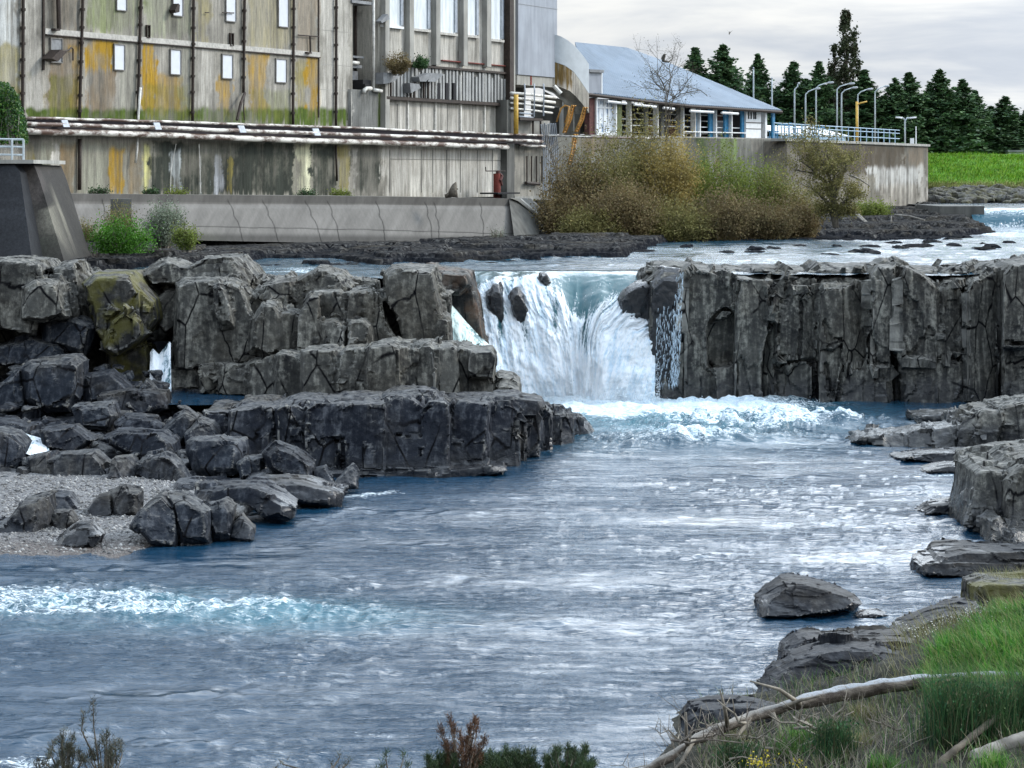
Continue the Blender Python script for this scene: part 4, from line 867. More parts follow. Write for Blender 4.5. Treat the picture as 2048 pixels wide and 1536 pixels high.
rock('riprap', mb, .12, 530, mat_rock('riprap_stone', wetz=-5, dark=(.03, .03, .03), mid=(.09, .088, .08), moss=.3, top=.3), label='tumbled dark stones facing the foot of the grass embankment', s1=(.7,)*3, a1=.15, s2=(.4,)*3, a2=.06).__setitem__('kind', 'stuff')
# plateau behind the buildings and trees
sheet('hill', np.linspace(-400, 900, 60), np.linspace(256, 1500, 50), lambda x, y: 11.4+0*x+.6*fbm(P3(x*.02, y*.02), 3, 99)+0*y, mat_plain('far_grass', (.06, .10, .03), .9), kind='structure')
yv = [(xat(1105, 172.5), 172.5), (xat(1572, 193.5), 193.5), (xat(1574, 190.6), 190.6), (xat(1852, 226), 226), (44, 262), (-30, 262), (-30, 230)]
g = MB(); g.add([(a, b, 12.05) for a, b in yv], [tuple(range(7))]); obj('yard', g.mesh('yard'), M['plain_conc'], kind='structure')
# the far weir: a sloping concrete lip with a thin sheet of water
ys = [(192.5, ZTOP-.25), (190.4, ZTOP+.03), (189.6, ZTOP-.12), (188.4, 5.9), (187.6, 5.1)]
xa, xb = xat(1938, 190), 90
xs = np.linspace(xa, xb, 200); V = np.array([(x, y, z+.02*math.sin(x*3)) for (y, z) in ys for x in xs])
me = mesh_np('weir', V, grid_faces(len(ys), len(xs)), smooth=True)
px, py = proj(V); yv = V[:, 1]
fattr(me, 'foam', np.where(yv > 190, .75, np.where(yv > 189, .62, np.where(yv > 188, .2, .7)))); fattr(me, 'aer', .25+0*px)
obj('weir', me, M['water_up'], label='low weir with a white line of water along its crest beyond the river bend', cat='weir')
C = np.stack([xa+2+14*rng.random(900), 187.4+.8*rng.random(900), 5.2+abs(rng.normal(size=900))*.22+.5*(rng.random(900) < .1)*rng.random(900)], 1)
V, T = cards(C, .14, rng); obj('weir_foam', mesh_np('weir_foam', V, T), mat_plain('weir_spray', (.8, .86, .9), .6, .1), label='white foam churning at the foot of the far weir', cat='foam', kind='stuff')
mb = MB(); mb.box((xat(1850, 196), 189, 4.5), (3.6, 0, 0), (0, 12, 0), (0, 0, 2.45)); mb.V = [tuple(np.array(v)) for v in mb.V]
obj('weir_abutment', mb.mesh('weir_abutment'), M['dark_conc'], label='low concrete block where the far weir meets the bank', cat='abutment')

# the rocky right bank carrying on beyond the frame
def heast(x, y):
    s = x-(.265*y+np.interp(y, [40, 56, 62, 80, 97, 130], [1.2, .2, -.6, -1.4, -.5, 4]))
    z = -.6+np.interp(s, [-2, 0, 1.5, 4, 10, 40], [-.6, .4, 2.6, 4.6, 6.3, 8.5])*np.interp(y, [40, 56, 75, 97], [.35, .7, .95, 1.0])
    return terr(z, .5)+facet(P3(x, y, 0), (1.6, 1.6, 1), 121, .4)+.15*fbm(P3(x*1.5, y*1.5), 4, 122)
sheet('rock_bank', np.linspace(10, 62, 320), np.linspace(40, 140, 400), heast, M['cliff'], ang=25, kind='structure')
# ------------------------------------------------------------------ the factory
class Wall:
    """a vertical wall plane through two points (photo column, distance); boxes are placed along it"""
    def __init__(s, pa, da, pb, db):
        s.A = np.array((xat(pa, da), da)); s.B = np.array((xat(pb, db), db)); s.L = np.linalg.norm(s.B-s.A)
        s.u = (s.B-s.A)/s.L; s.n = np.array((s.u[1], -s.u[0]))
    def at(s, px, off=0.0):                             # length along the wall and distance at a photo column
        k = (px-CX)/F; A = s.A+s.n*off
        t = (k*A[1]-A[0])/(s.u[0]-k*s.u[1]); return t, A[1]+t*s.u[1]
    def s(s_, px, off=0.0): return s_.at(px, off)[0]
    def z(s, px, py, off=0.0): return CH-(py-HY)/F*s.at(px, off)[1]
    def P(s, sl, z, off=0.0):
        q = s.A+s.u*sl+s.n*off; return np.array((q[0], q[1], z))
    def pt(s, px, py, off=0.0): return s.P(s.s(px, off), s.z(px, py, off), off)
    def box(s, mb, s0, s1, z0, z1, n0, n1):
        o = s.P(s0, z0, n0); return mb.box(o, np.append(s.u*(s1-s0), 0), np.append(s.n*(n1-n0), 0), (0, 0, z1-z0))
    def pbox(s, mb, p0, p1, y0, y1, n0, n1, pr=None):   # level box from photo columns p0..p1, rows y0 (top)..y1 read at column pr
        pr = (p0+p1)/2 if pr is None else pr
        return s.box(mb, s.s(p0, n1), s.s(p1, n1), s.z(pr, y1, n1), s.z(pr, y0, n1), n0, n1)
FA = Wall(45, 118, 1107, 172)
def paint(P, base, patches, seed, streak=.5, s=None):
    """weathering: base colour, patches (photo rect, colour, strength, softness) broken up by runs of vertical streaks"""
    px, py = proj(P); n = len(px); c = np.tile(np.array(base, float), (n, 1))
    s = P[:, 1] if s is None else s
    v1 = fbm(P3(s*1.6, P[:, 2]*.10), 5, seed); v2 = fbm(P3(s*6, P[:, 2]*.22), 4, seed+3); v3 = fbm(P3(s*.5, P[:, 2]*.4), 4, seed+6); v4 = fbm(P3(s*1.1, P[:, 2]*.9), 5, seed+9, .62)
    c *= (1+streak*(v1*.85+v2*.6+.8*v3+.75*v4))[:, None]
    for (x0, x1, y0, y1, col, st, sf) in patches:
        w = (px-x0)/sf+1.6*v2+3.2*v4; w2 = (x1-px)/sf+1.6*v1+3.2*v4
        m = sstep(0, 1, w)*sstep(0, 1, w2)*sstep(-1, 1, (py-y0)/6+1.5*v1)*sstep(-1, 1, (y1-py)/8+2.5*v2)
        m = np.clip(m*st*(1.0+.5*v2+.6*v3+.8*v4), 0, 1)[:, None]
        c = c*(1-m)+np.array(col)*(1+.5*v2[:, None]+.3*v1[:, None])*m
    return np.clip(c, .008, .9)
OC = (.30, .18, .02); OL = (.19, .155, .04); DK = (.032, .036, .029); LT = (.40, .38, .34); BR = (.17, .115, .06); MS = (.06, .09, .015); GR = (.22, .22, .175)
PATCH = [(-60, 46, -40, 170, (.36, .37, .36), .6, 8), (-60, 46, 90, 260, OL, .6, 10), (46, 90, -30, 240, LT, .5, 5), (90, 160, 60, 236, BR, .55, 6), (135, 165, 90, 236, OC, .5, 6), (168, 232, 82, 142, OC, .95, 5),
 (172, 236, 140, 232, BR, .6, 6), (232, 280, 60, 230, GR, .35, 6), (284, 312, 86, 232, OC, 1.0, 4), (305, 368, 150, 226, OC, .75, 6), (360, 386, 80, 230, GR, .5, 4), (388, 430, 90, 210, LT, .5, 6), (436, 466, 150, 232, OC, .6, 5),
 (492, 535, 110, 236, OC, .7, 6), (535, 585, 120, 232, LT, .35, 6), (592, 618, 120, 236, OL, .5, 5), (612, 640, 105, 240, OC, .75, 4), (638, 706, -30, 250, LT, .55, 5),
 (92, 160, -40, 52, BR, .35, 5), (168, 235, -40, 64, (.22, .24, .12), .55, 6), (288, 384, -40, 74, (.22, .23, .15), .6, 7), (390, 420, -40, 84, OL, .45, 6), (492, 590, -40, 96, (.25, .22, .13), .55, 6), (590, 636, -40, 108, BR, .35, 5),
 (50, 700, 218, 252, MS, .85, 5), (92, 160, 150, 236, (.12, .12, .03), .5, 8), (286, 385, 170, 236, (.13, .13, .03), .4, 8), (492, 588, 180, 240, (.12, .13, .03), .4, 8), (168, 280, -40, 60, (.11, .13, .05), .4, 9), (764, 1018, -30, 270, LT, .6, 5), (756, 766, 170, 262, MS, .7, 3),
 (46, 700, 284, 392, (.15, .145, .10), .55, 8), (46, 72, 284, 386, OL, .8, 4), (72, 96, 290, 392, GR, .6, 4), (103, 118, 290, 385, LT, .95, 3), (120, 150, 290, 385, BR, .6, 4), (165, 215, 290, 388, GR, .5, 5), (216, 252, 296, 384, OC, .75, 4), (252, 285, 290, 390, BR, .55, 4), (286, 300, 292, 380, (.40, .38, .16), .7, 3),
 (300, 590, 284, 392, DK, .96, 5), (342, 362, 300, 380, (.34, .36, .36), .55, 4), (398, 403, 292, 384, (.45, .46, .45), .7, 2), (426, 446, 310, 384, (.32, .33, .35), .5, 4), (455, 466, 300, 384, OL, .5, 3), (592, 622, 288, 386, (.44, .43, .30), .85, 3), (622, 676, 288, 392, DK, .92, 4), (676, 700, 290, 385, OL, .6, 4), (700, 764, 286, 386, DK, .7, 4), (704, 716, 296, 380, LT, .6, 3),
 (766, 1012, 290, 388, LT, .75, 5), (1012, 1030, 280, 395, DK, .6, 3)]
OC = (.205, .132, .03)
fac = root('factory_building', FA.P(FA.L/2, 5.6, -6), 'old concrete factory with ochre stained walls and boarded windows standing above the river', 'building')
def facade(name, p0, p1, y0, y1, seed, mat, off=0.0, extra=(), nr=210, step=2.0, back=8, parent=fac, base=(.28, .262, .225), wall=FA):
    """weathered wall skin with real thickness"""
    pr = (p0+p1)/2; z1 = wall.z(pr, y0, off); z0 = wall.z(pr, y1, off); n = int((p1-p0)/step)
    ss = np.array([wall.s(p, off) for p in np.linspace(p0, p1, n)]); zs = np.linspace(z1, z0, nr)
    V = np.array([wall.P(s, z, off) for z in zs for s in ss])
    col = paint(V, base, list(PATCH)+list(extra), seed, s=np.tile(ss, nr))
    bow = .02*fbm(P3(np.tile(ss, nr)*.6, V[:, 2]*.6), 3, seed)
    V[:, 0] += wall.n[0]*bow; V[:, 1] += wall.n[1]*bow
    Fq = grid_faces(nr, n)[:, ::-1]; k = len(V)
    cs = [wall.P(s, z, off-back) for z in (z1, z0) for s in (ss[0], ss[-1])]
    fr = [0, n-1, (nr-1)*n, nr*n-1]; b = [k, k+1, k+2, k+3]
    V = np.concatenate([V, cs]); col = np.concatenate([col, np.tile(np.array(base), (4, 1))])
    Fq = np.concatenate([Fq, [[fr[0], fr[1], b[1], b[0]], [fr[1], fr[3], b[3], b[1]], [fr[3], fr[2], b[2], b[3]], [fr[2], fr[0], b[0], b[2]], [b[0], b[1], b[3], b[2]]]])
    me = mesh_np(name, V, Fq); colattr(me, 'Col', col)
    return obj(name, me, mat, parent)
facade('wall', -70, 705, -90, 262, 11, M['concrete'])
facade('wall', 756, 1030, -90, 276, 12, M['concrete'], off=0.03)
facade('wall', -70, 1090, 256, 402, 13, M['concrete'], off=.45, nr=110)        # lower storey, slightly proud
mb = MB(); FA.box(mb, FA.s(-70), FA.s(1030), FA.z(510, -92), 21.5, -14, -.02); obj('upper_wall', mb.mesh('upper_wall'), mat_plain('upper_concrete', (.30, .26, .20), .8, .35, 2, streak=True), fac)
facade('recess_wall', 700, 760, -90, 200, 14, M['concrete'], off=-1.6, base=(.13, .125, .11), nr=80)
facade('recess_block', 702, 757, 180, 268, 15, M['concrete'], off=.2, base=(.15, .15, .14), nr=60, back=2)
def part(name, fn, mat, parent=fac, smooth=False):
    mb = MB(); fn(mb); return obj(name, mb.mesh(name, smooth, 40 if smooth else None), mat, parent)
# floor ledge and panel trims
part('ledge', lambda m: (FA.box(m, FA.s(88), FA.s(638), FA.z(360, 91), FA.z(360, 80.5), .005, .10)), M['sill'])
part('ledge', lambda m: (FA.box(m, FA.s(90), FA.s(638), FA.z(360, 93), FA.z(360, 91), .005, .13)), M['dark_metal'])
part('trim', lambda m: FA.pbox(m, 87, 90, -60, 140, .004, .09), M['dark_metal'])
part('trim', lambda m: FA.pbox(m, 637.5, 639, -60, 235, .004, .07), M['dark_metal'])
for y in (62, 130, 180): part('joint', lambda m: FA.box(m, FA.s(640), FA.s(704), FA.z(672, y+1), FA.z(672, y), .004, .012), M['plain_conc'])
# downpipes with clamps
rng = np.random.default_rng(2)
for (pt_, pb_, y1) in ((47, 45, 234), (167.5, 159, 236), (283.5, 275.5, 240), (388, 385, 242), (490, 487, 186), (588, 586, 250), (673, 672, 252)):
    nrm = .10; pts = [FA.pt(pt_+(pb_-pt_)*((y+60)/(y1+60)), y, nrm+.05+.012*rng.normal()) for y in np.linspace(-60, y1, 14)]
    mb = MB(); mb.tube(pts, .085, 8); pipe = obj('downpipe', mb.mesh('downpipe', True), M['dark_metal'], fac)
    mb = MB()
    for y in np.arange(-20, y1-10, 34): q = FA.pt(pt_+(pb_-pt_)*((y+60)/(y1+60)), y+8*rng.random(), nrm+.05); mb.tube([q-(0, 0, .07), q+(0, 0, .07)], .13, 8)
    obj('clamp', mb.mesh('clamp'), M['dark_metal'], pipe)
mb = MB(); mb.tube([FA.pt(490, 186, .3), FA.pt(482, 205, .5), FA.pt(474, 240, .6)], .09, 7); mb.tube([FA.pt(489, 188, .3), FA.pt(487, 215, .45), FA.pt(489, 240, .5)], .04, 6)
obj('broken_pipe', mb.mesh('broken_pipe'), M['dark_metal'], fac)
mb = MB(); mb.tube([FA.pt(281, 175, .3), FA.pt(277, 225, .32), FA.pt(274, 300, .75), FA.pt(271, 326, .75)], .07, 8); obj('hanging_pipe', mb.mesh('hanging_pipe', True), M['pale_pipe'], fac)
for P_, r_ in (([FA.pt(160, 278, .6), FA.pt(159, 380, .6)], .10), ([FA.pt(672, 290, .6), FA.pt(674, 362, .6)], .07)): mb = MB(); mb.tube(P_, r_, 8); obj('lower_pipe', mb.mesh('lower_pipe', True), M['dark_metal'], fac)
for P_, r_ in (([FA.pt(398, 288, .56), FA.pt(401, 386, .56)], .035), ([FA.pt(352, 288, .56), FA.pt(342, 340, .56), FA.pt(341, 386, .56)], .02)): mb = MB(); mb.tube(P_, r_, 6); obj('drip_pipe', mb.mesh('drip_pipe'), M['pale_pipe'], fac)
# boarded windows
M['frame'] = mat_plain('window_frame', (.17, .16, .145), .8, .3)
def window(px, w, y0, y1, board=True):
    fr = part('window', lambda m: (FA.pbox(m, px-w/2-1.1, px-w/2, y0-2, y1+2, .004, .10, px), FA.pbox(m, px+w/2, px+w/2+1.2, y0-2, y1+2, .004, .10, px), FA.pbox(m, px-w/2, px+w/2, y0-2, y0, .004, .10, px), FA.pbox(m, px-w/2, px+w/2, y1, y1+2, .004, .12, px)), M['frame'])
    part('board', lambda m: FA.pbox(m, px-w/2, px+w/2, y0, y1, .006, .05, px), M['board'] if board else M['hood'], fr)
for px, y0, y1 in ((240, 90, 139), (352.5, 100, 148), (456, 110, 156), (563.5, 119, 164)): window(px, 20, y0, y1)
for px, y0, y1 in ((244.5, -30, 20), (357, -20, 31), (463, -12, 42), (568, -5, 53)): window(px, 19, y0, y1)
window(114, 22, 78, 124, False)
# vent hoods and small ironwork on the panels
def hood(pts_px, off, th, mat=M['hood'], name='vent_hood'):
    mb = MB(); a = [FA.pt(p, y, off) for p, y in pts_px]; n = len(a); nn = np.append(FA.n*th, 0)
    mb.add(a+[q-nn for q in a], [tuple(range(n)), tuple(range(2*n-1, n-1, -1))]+[(i, i+n, (i+1) % n+n, (i+1) % n) for i in range(n)])
    bm = bmesh.new(); me = mb.mesh(name); bm.from_mesh(me); bmesh.ops.recalc_face_normals(bm, faces=bm.faces); bm.to_mesh(me); bm.free()
    return obj(name, me, mat, fac)
hood([(104, 117), (122, 99), (134, 104), (116, 123)], .9, .7, M['dark_metal'])
mb = MB(); mb.tube([FA.pt(126, 103, .7), FA.pt(138, 100, .5), FA.pt(143, 95, .3), FA.pt(146, 98, .15), FA.pt(146, 121, .1)], .04, 6); obj('hood_pipe', mb.mesh('hood_pipe'), M['dark_metal'], fac)
mb = MB(); mb.tube([FA.pt(116, -30, .3), FA.pt(117, 20, .3), FA.pt(118, 58, .25)], .12, 7); FA.pbox(mb, 111, 121, 57, 61, .02, .4); mb.tube([FA.pt(103, -5, .2), FA.pt(119, -5, .25)], .04, 5); obj('bracket_arm', mb.mesh('bracket_arm'), M['dark_metal'], fac)
for px, y0, y1 in ((298, 50, 76), (465, 66, 92)):
    part('wall_bracket', lambda m: (FA.pbox(m, px-3.5, px-2.5, y0, y1, .01, .14), FA.pbox(m, px+2.5, px+3.5, y0, y1, .01, .14), FA.pbox(m, px-2.5, px+2.5, y1-1.5, y1, .01, .14), FA.pbox(m, px-2.5, px+2.5, y0, y0+1.5, .01, .14)), M['dark_metal'])
mb = MB(); mb.tube([FA.pt(596, 70, .15), FA.pt(636, 73, .15)], .04, 5); mb.tube([FA.pt(620, 73, .15), FA.pt(621, 105, .15)], .06, 5); FA.pbox(mb, 615, 624, 104, 107, .01, .3); mb.tube([FA.pt(445, 25, .15), FA.pt(468, 26, .15)], .035, 5); mb.tube([FA.pt(410, 25, .15), FA.pt(418, 25, .15)], .03, 5); obj('iron_bar', mb.mesh('iron_bar'), M['dark_metal'], fac)
hood([(350, 20), (357, 7), (360, 10), (359, 24), (352, 26)], .5, .4, M['dark_metal']); hood([(762, 42), (776, 28), (780, 38), (764, 46)], .6, .4)
# recess: standing pipes and fittings
for p, r in ((712, .10), (737, .14), (741, .10)):
    mb = MB(); mb.tube([FA.pt(p, -60, -1.1), FA.pt(p-1, 176, -1.1)], r, 7); obj('recess_pipe', mb.mesh('recess_pipe', True), M['dark_metal'], fac)
mb = MB(); mb.tube([FA.pt(747, -60, .15), FA.pt(747, 178, .15)], .10, 8); mb.tube([FA.pt(763, 182, .4), FA.pt(748, 180, .4)], .12, 8); mb.tube([FA.pt(742, 177, .4), FA.pt(733, 177, .4), FA.pt(729, 180, .4), FA.pt(728, 186, .4)], .13, 8); mb.tube([FA.pt(702, 125, -.5), FA.pt(717, 126, -.5)], .12, 7); obj('pale_downpipe', mb.mesh('pale_downpipe', True), M['pale_pipe'], fac)
part('fitting', lambda m: (FA.pbox(m, 704, 724, 130, 136, -1.3, -.6), FA.pbox(m, 704, 716, 142, 170, -1.3, -.8), FA.pbox(m, 706, 728, 112, 116, -1.3, -.7), FA.pbox(m, 704, 750, 2, 8, -1.5, .1)), M['hood'])
part('machine', lambda m: (FA.pbox(m, 726, 742, 160, 178, -.8, .1), FA.pbox(m, 730, 740, 168, 172, .1, .3)), M['black'])
# pilasters, tall windows, sills
for p, y in ((764, 262), (813, 124), (866, 130), (921, 132), (968, 134), (1016, 262)):
    part('pilaster', lambda m: FA.box(m, FA.s(p-4.2), FA.s(p+4.2), FA.z(p, y), FA.z(p, -90), .035, .42), M['plain_conc'])
for p in (872, 922.5, 970.5): part('thin_pipe', lambda m: FA.pbox(m, p-.8, p+.8, 124, 262, .04, .16), M['pale_pipe'])
part('thin_pipe', lambda m: FA.pbox(m, 816.5, 818.3, 120, 262, .04, .16), M['pale_pipe'])
t = NT('translucent_sheeting'); P_ = t.pos(); wv = t.n('TexWave', {'Vector': t.n('CombineXYZ', {0: t.n('VectorMath', {0: P_, 1: (FA.u[0], FA.u[1], 0)}, operation='DOT_PRODUCT').outputs[1]}).outputs[0], 'Scale': 1.6, 'Distortion': .3, 'Detail': 2}).outputs['Fac']
n_ = t.noise(t.pos((1, 1, .2)), 2.5, 5); c = t.mix(t.ramp(n_, .3, .7), (.56, .60, .62), (.80, .83, .84)); c = t.mix(t.math('MULTIPLY', t.ramp(wv, .2, .05), .35), c, (.25, .28, .29))
M['sheeting'] = t.out(t.principled(c, .35, t.bump(wv, .6, .04), .5))
for a, b, y in ((769, 804, 52), (821, 858, 58.5), (873, 912, 66), (928, 955, 71), (976, 1005, 79)):
    wn = part('tall_window', lambda m: (FA.pbox(m, a, a+1.5, -90, y-1, .04, .22), FA.pbox(m, b-1.5, b, -90, y-1, .04, .22), FA.pbox(m, b, b+3, -90, y-1, .04, .1)), M['grey_metal'])
    part('pane', lambda m: FA.pbox(m, a+1.5, b-1.5, -90, y-1, .045, .12), M['sheeting'], wn)
    part('sill', lambda m: FA.pbox(m, a-3, b+4, y-1, y+4, .04, .26), M['white'] if a < 800 else M['sill'], wn)
# louvred band with slats, rust rail, ledge
part('louvre_back', lambda m: FA.box(m, FA.s(767), FA.s(1014), FA.z(890, 200), FA.z(890, 137), .036, .08), M['dark_conc'])
mb = MB(); s0, s1 = FA.s(768), FA.s(1013); k = 0; zt, zb = FA.z(890, 140), FA.z(890, 199)
for s_ in np.arange(s0, s1, .47):
    mb = MB(); FA.box(mb, s_, s_+.20+.12*rng.random(), zb, zt-.3*(rng.random() < .2), .085, .16+.05*rng.random()); obj('slat', mb.mesh('slat'), M['slat'], fac)
part('rail', lambda m: FA.box(m, FA.s(768), FA.s(1018), FA.z(890, 139), FA.z(890, 134.5), .04, .3), M['dark_metal'])
part('rust_band', lambda m: FA.box(m, FA.s(880), FA.s(1018), FA.z(950, 128), FA.z(950, 126), .04, .22), M['rust'])
part('rail', lambda m: FA.box(m, FA.s(762), FA.s(1018), FA.z(890, 206), FA.z(890, 200), .04, .42), M['dark_metal'])
for p in (795, 842, 895, 946, 996): part('joint', lambda m: FA.pbox(m, p-.4, p+.4, 208, 262, .035, .05), M['dark_conc'])
for p in (780, 843, 866, 893, 921, 955, 985, 1003): part('joint', lambda m: FA.pbox(m, p-.4, p+.4, 300, 385, .455, .47), M['dark_conc'])
part('joint', lambda m: FA.box(m, FA.s(768), FA.s(1012), FA.z(890, 320), FA.z(890, 319.2), .455, .475), M['dark_conc'])
part('pier', lambda m: FA.pbox(m, 1014, 1029, 200, 402, .036, .95), M['dark_conc'])
hood([(767, 145), (800, 146), (804, 150), (786, 164), (767, 168)], .8, .6); hood([(838, 154), (862, 146), (866, 150), (852, 163), (840, 163)], .8, .6); hood([(862, 146), (885, 147), (886, 150), (870, 164), (856, 163)], .75, .5); hood([(820, 166), (838, 168), (842, 176), (822, 186)], .7, .5)
for p, a, b in ((777, 166, 192), (783, 164, 193), (823, 184, 196), (830, 180, 197), (849, 162, 197), (858, 162, 198)):
    mb = MB(); FA.pbox(mb, p-.9, p+.9, a, b, .3, .42); obj('hood_leg', mb.mesh('hood_leg'), M['dark_metal'], fac)
for p_ in (876, 892, 907): part('vent_hole', lambda m: FA.pbox(m, p_, p_+5, 166, 199, .09, .23), M['black'])

# the grey clad tower at its end
tow = root('clad_tower', FA.P(FA.s(1066), 15, -4), 'tall grey metal clad block at the river end of the factory', 'tower')
mb = MB(); FA.box(mb, FA.s(1029), FA.s(1107), FA.z(1066, 152), 25, -9, .3); obj('cladding', mb.mesh('cladding'), M['clad'], tow)
mb = MB(); FA.box(mb, FA.s(1029), FA.s(1107), FA.z(1066, 13.5), FA.z(1066, 12.5), .304, .32); obj('seam', mb.mesh('seam'), M['hood'], tow)
mb = MB(); FA.box(mb, FA.s(1029), FA.s(1107), FA.z(1066, 172), FA.z(1066, 152.5), -9, .2); obj('base_band', mb.mesh('base_band'), M['plain_conc'], tow)
mb = MB(); FA.pbox(mb, 1061, 1064, 150, 170, .205, .23); obj('rust_streak', mb.mesh('rust_streak'), M['rust'], tow)
mb = MB(); FA.pbox(mb, 1020, 1028, -90, 205, -.5, .55); obj('corner_pipe', mb.mesh('corner_pipe'), M['dark_metal'], tow)
# curved ramp block beside it: pale cladding above, stained concrete below
cur = root('curved_ramp', W(1140, 220, 176), 'curved pale ramp wall with a brown stained concrete underside beside the grey tower', 'ramp')
cp = np.linspace(0, 1, 22); cpx = 1107+71*cp; cd = 171.5+2.5*cp**1.8
def band(top, bot, th):
    mb = MB(); V = []
    for i in range(22):
        a = W(cpx[i], np.interp(cpx[i], *zip(*top)), cd[i]); b = W(cpx[i], np.interp(cpx[i], *zip(*bot)), cd[i]); o = np.array((-.25, 1, 0))*th
        V += [a, b, b+o, a+o]
    Fs = [(0, 1, 2, 3), (84, 87, 86, 85)]
    for i in range(21):
        for k in range(4): Fs.append((i*4+k, i*4+4+k, i*4+4+(k+1) % 4, i*4+(k+1) % 4))
    mb.add(V, Fs); return mb
ct = [(1107, 68), (1120, 72), (1135, 80), (1150, 92), (1165, 110), (1178, 128)]; cm = [(1107, 123), (1130, 131), (1147, 143), (1160, 160), (1170, 175), (1178, 187)]; cb = [(1107, 170), (1125, 176), (1140, 182), (1152, 193), (1165, 208), (1178, 226)]
obj('cladding', band(ct, cm, 5).mesh('cladding'), M['clad_white'], cur)
mb = band([(a, b+.6) for a, b in cm], cb, 4.6); me = mb.mesh('stained_band'); V = np.array(mb.V)
bm = bmesh.new(); bm.from_mesh(me); bmesh.ops.subdivide_edges(bm, edges=bm.edges, cuts=5, use_grid_fill=True); bm.to_mesh(me); bm.free()
n = len(me.vertices); q = np.empty(n*3, np.float32); me.vertices.foreach_get('co', q); q = q.reshape(-1, 3).astype(float)
colattr(me, 'Col', paint(q, (.40, .37, .32), [(1107, 1150, 120, 172, (.13, .085, .03), .95, 4), (1150, 1170, 120, 220, GR, .4, 4)], 31, s=q[:, 0]*2)); obj('stained_band', me, M['concrete'], cur)
mb = MB(); mb.tube([W(1108, 172, 170), W(1122, 187, 170)], .16, 8); obj('strut', mb.mesh('strut'), M['pale_pipe'], cur)
mb = MB(); a = W(1127, 300, 178); mb.box(a, (1.3, .3, 0), (-.3, 2, 0), (0, 0, 4.6)); mb.box(W(1088, 198, 174), (1.4, .5, -.7), (0, 1.5, 0), (0, 0, .6)); obj('column', mb.mesh('column'), M['plain_conc'], cur)
mb = MB(); mb.box(W(1062, 268, 180), (4.4, .5, 0), (0, .5, 0), (0, 0, 2.6)); obj('undercroft', mb.mesh('undercroft'), M['dark_conc'], cur)
mb = MB(); mb.tube([W(1148, 190, 177), W(1148, 262, 177)], .06, 6); mb.tube([W(1108, 214, 177.5), W(1166, 212, 178)], .04, 5); obj('thin_post', mb.mesh('thin_post'), M['pale_pipe'], cur)
# open pipe frame under the tower
pf = root('pipe_rack', FA.P(FA.s(1062), 12, 1), 'rack of white horizontal pipes under the grey tower', 'pipe rack')
FO = 1.1
for y in (188, 198, 208, 219):
    mb = MB(); e_ = 1112-(y-188)*.25; mb.tube([FA.pt(1022, y-2, FO), FA.pt(1060, y+1, FO), FA.pt(e_, y+7, FO)], .11 if y < 200 else .08, 7); obj('pipe', mb.mesh('pipe', True), M['pale_pipe'], pf)
for y in (226, 233): mb = MB(); mb.tube([FA.pt(1038, y, FO), FA.pt(1066, y+2, FO)], .07, 6); obj('pipe', mb.mesh('pipe', True), M['grey_metal'], pf)
for p, b in ((1049, 222), (1068, 234), (1087, 232)): mb = MB(); mb.tube([FA.pt(p, 168, FO+.1), FA.pt(p+1, 180, FO+.25), FA.pt(p, b, FO+.1)], .06, 6); obj('hanger', mb.mesh('hanger'), M['grey_metal'], pf)
mb = MB(); FA.pbox(mb, 1040, 1086, 236, 241, .5, 1.3)
for p in (1066, 1081): mb.tube([FA.pt(p, 240, 1), FA.pt(p, 268, 1)], .08, 6)
obj('shelf', mb.mesh('shelf'), M['dark_metal'], pf)
mb = MB(); mb.tube([FA.pt(1032, 189, 1.3), FA.pt(1032, 268, 1.3)], .17, 8); obj('yellow_post', mb.mesh('yellow_post', True), M['yellow'], pf)
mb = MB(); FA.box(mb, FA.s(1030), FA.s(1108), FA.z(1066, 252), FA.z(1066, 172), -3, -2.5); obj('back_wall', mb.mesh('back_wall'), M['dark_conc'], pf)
mb = MB(); FA.pbox(mb, 1030, 1100, 240, 400, -3, .44); me = mb.mesh('plinth'); obj('plinth', me, M['plain_conc'], pf)
for p in (1054, 1063, 1073, 1084): mb = MB(); mb.tube([FA.pt(p, 312, .6), FA.pt(p, 366, .6)], .06, 5); obj('bar', mb.mesh('bar'), M['dark_metal'], pf)
mb = MB(); mb.tube([FA.pt(1052, 366, .7), FA.pt(1078, 368, .7)], .14, 6); obj('bar_shelf', mb.mesh('bar_shelf'), M['dark_metal'], pf)
for i in range(9):
    mb = MB(); p = 1082+3.6*i; mb.tube([FA.pt(p, 246+4*rng.random(), 1.2), FA.pt(p+5, 300, 1.0), FA.pt(p+4+3*rng.random(), 398, .9)], .05, 5); obj('vertical_pipe', mb.mesh('vertical_pipe'), M['grey_metal'], pf)
# orange ladders
def ladder(x0, y0, x1, y1, d, lab, w=2.4):
    r = root('ladder', W(x0, y0, d), lab, 'ladder', 'orange ladders below the curved ramp')
    for k in (0, 1):
        mb = MB(); o = np.array((k*w*d/F*2.2, k*.5, 0)); mb.tube([W(x0, y0, d)+o, W((x0+x1)/2+2, (y0+y1)/2, d)+o, W(x1, y1, d)+o, W(x1+3, y1+2, d)+o], .075, 6); obj('rail', mb.mesh('rail', True), M['orange'], r)
    mb = MB()
    for f in np.linspace(.04, .96, 10): a = W(x0+(x1-x0)*f, y0+(y1-y0)*f, d); mb.tube([a, a+np.array((w*d/F*2.2, .5, 0))], .04, 4)
    obj('rung', mb.mesh('rung'), M['orange'], r)
ladder(1126, 266, 1144, 210, 170, 'orange ladder nearer the pipe rack, its foot in the bare twigs'); ladder(1150, 264, 1168, 214, 169.5, 'orange ladder under the low end of the curved ramp'); ladder(1136, 330, 1148, 268, 169, 'orange ladder hanging below the white pipe into the shrubs')
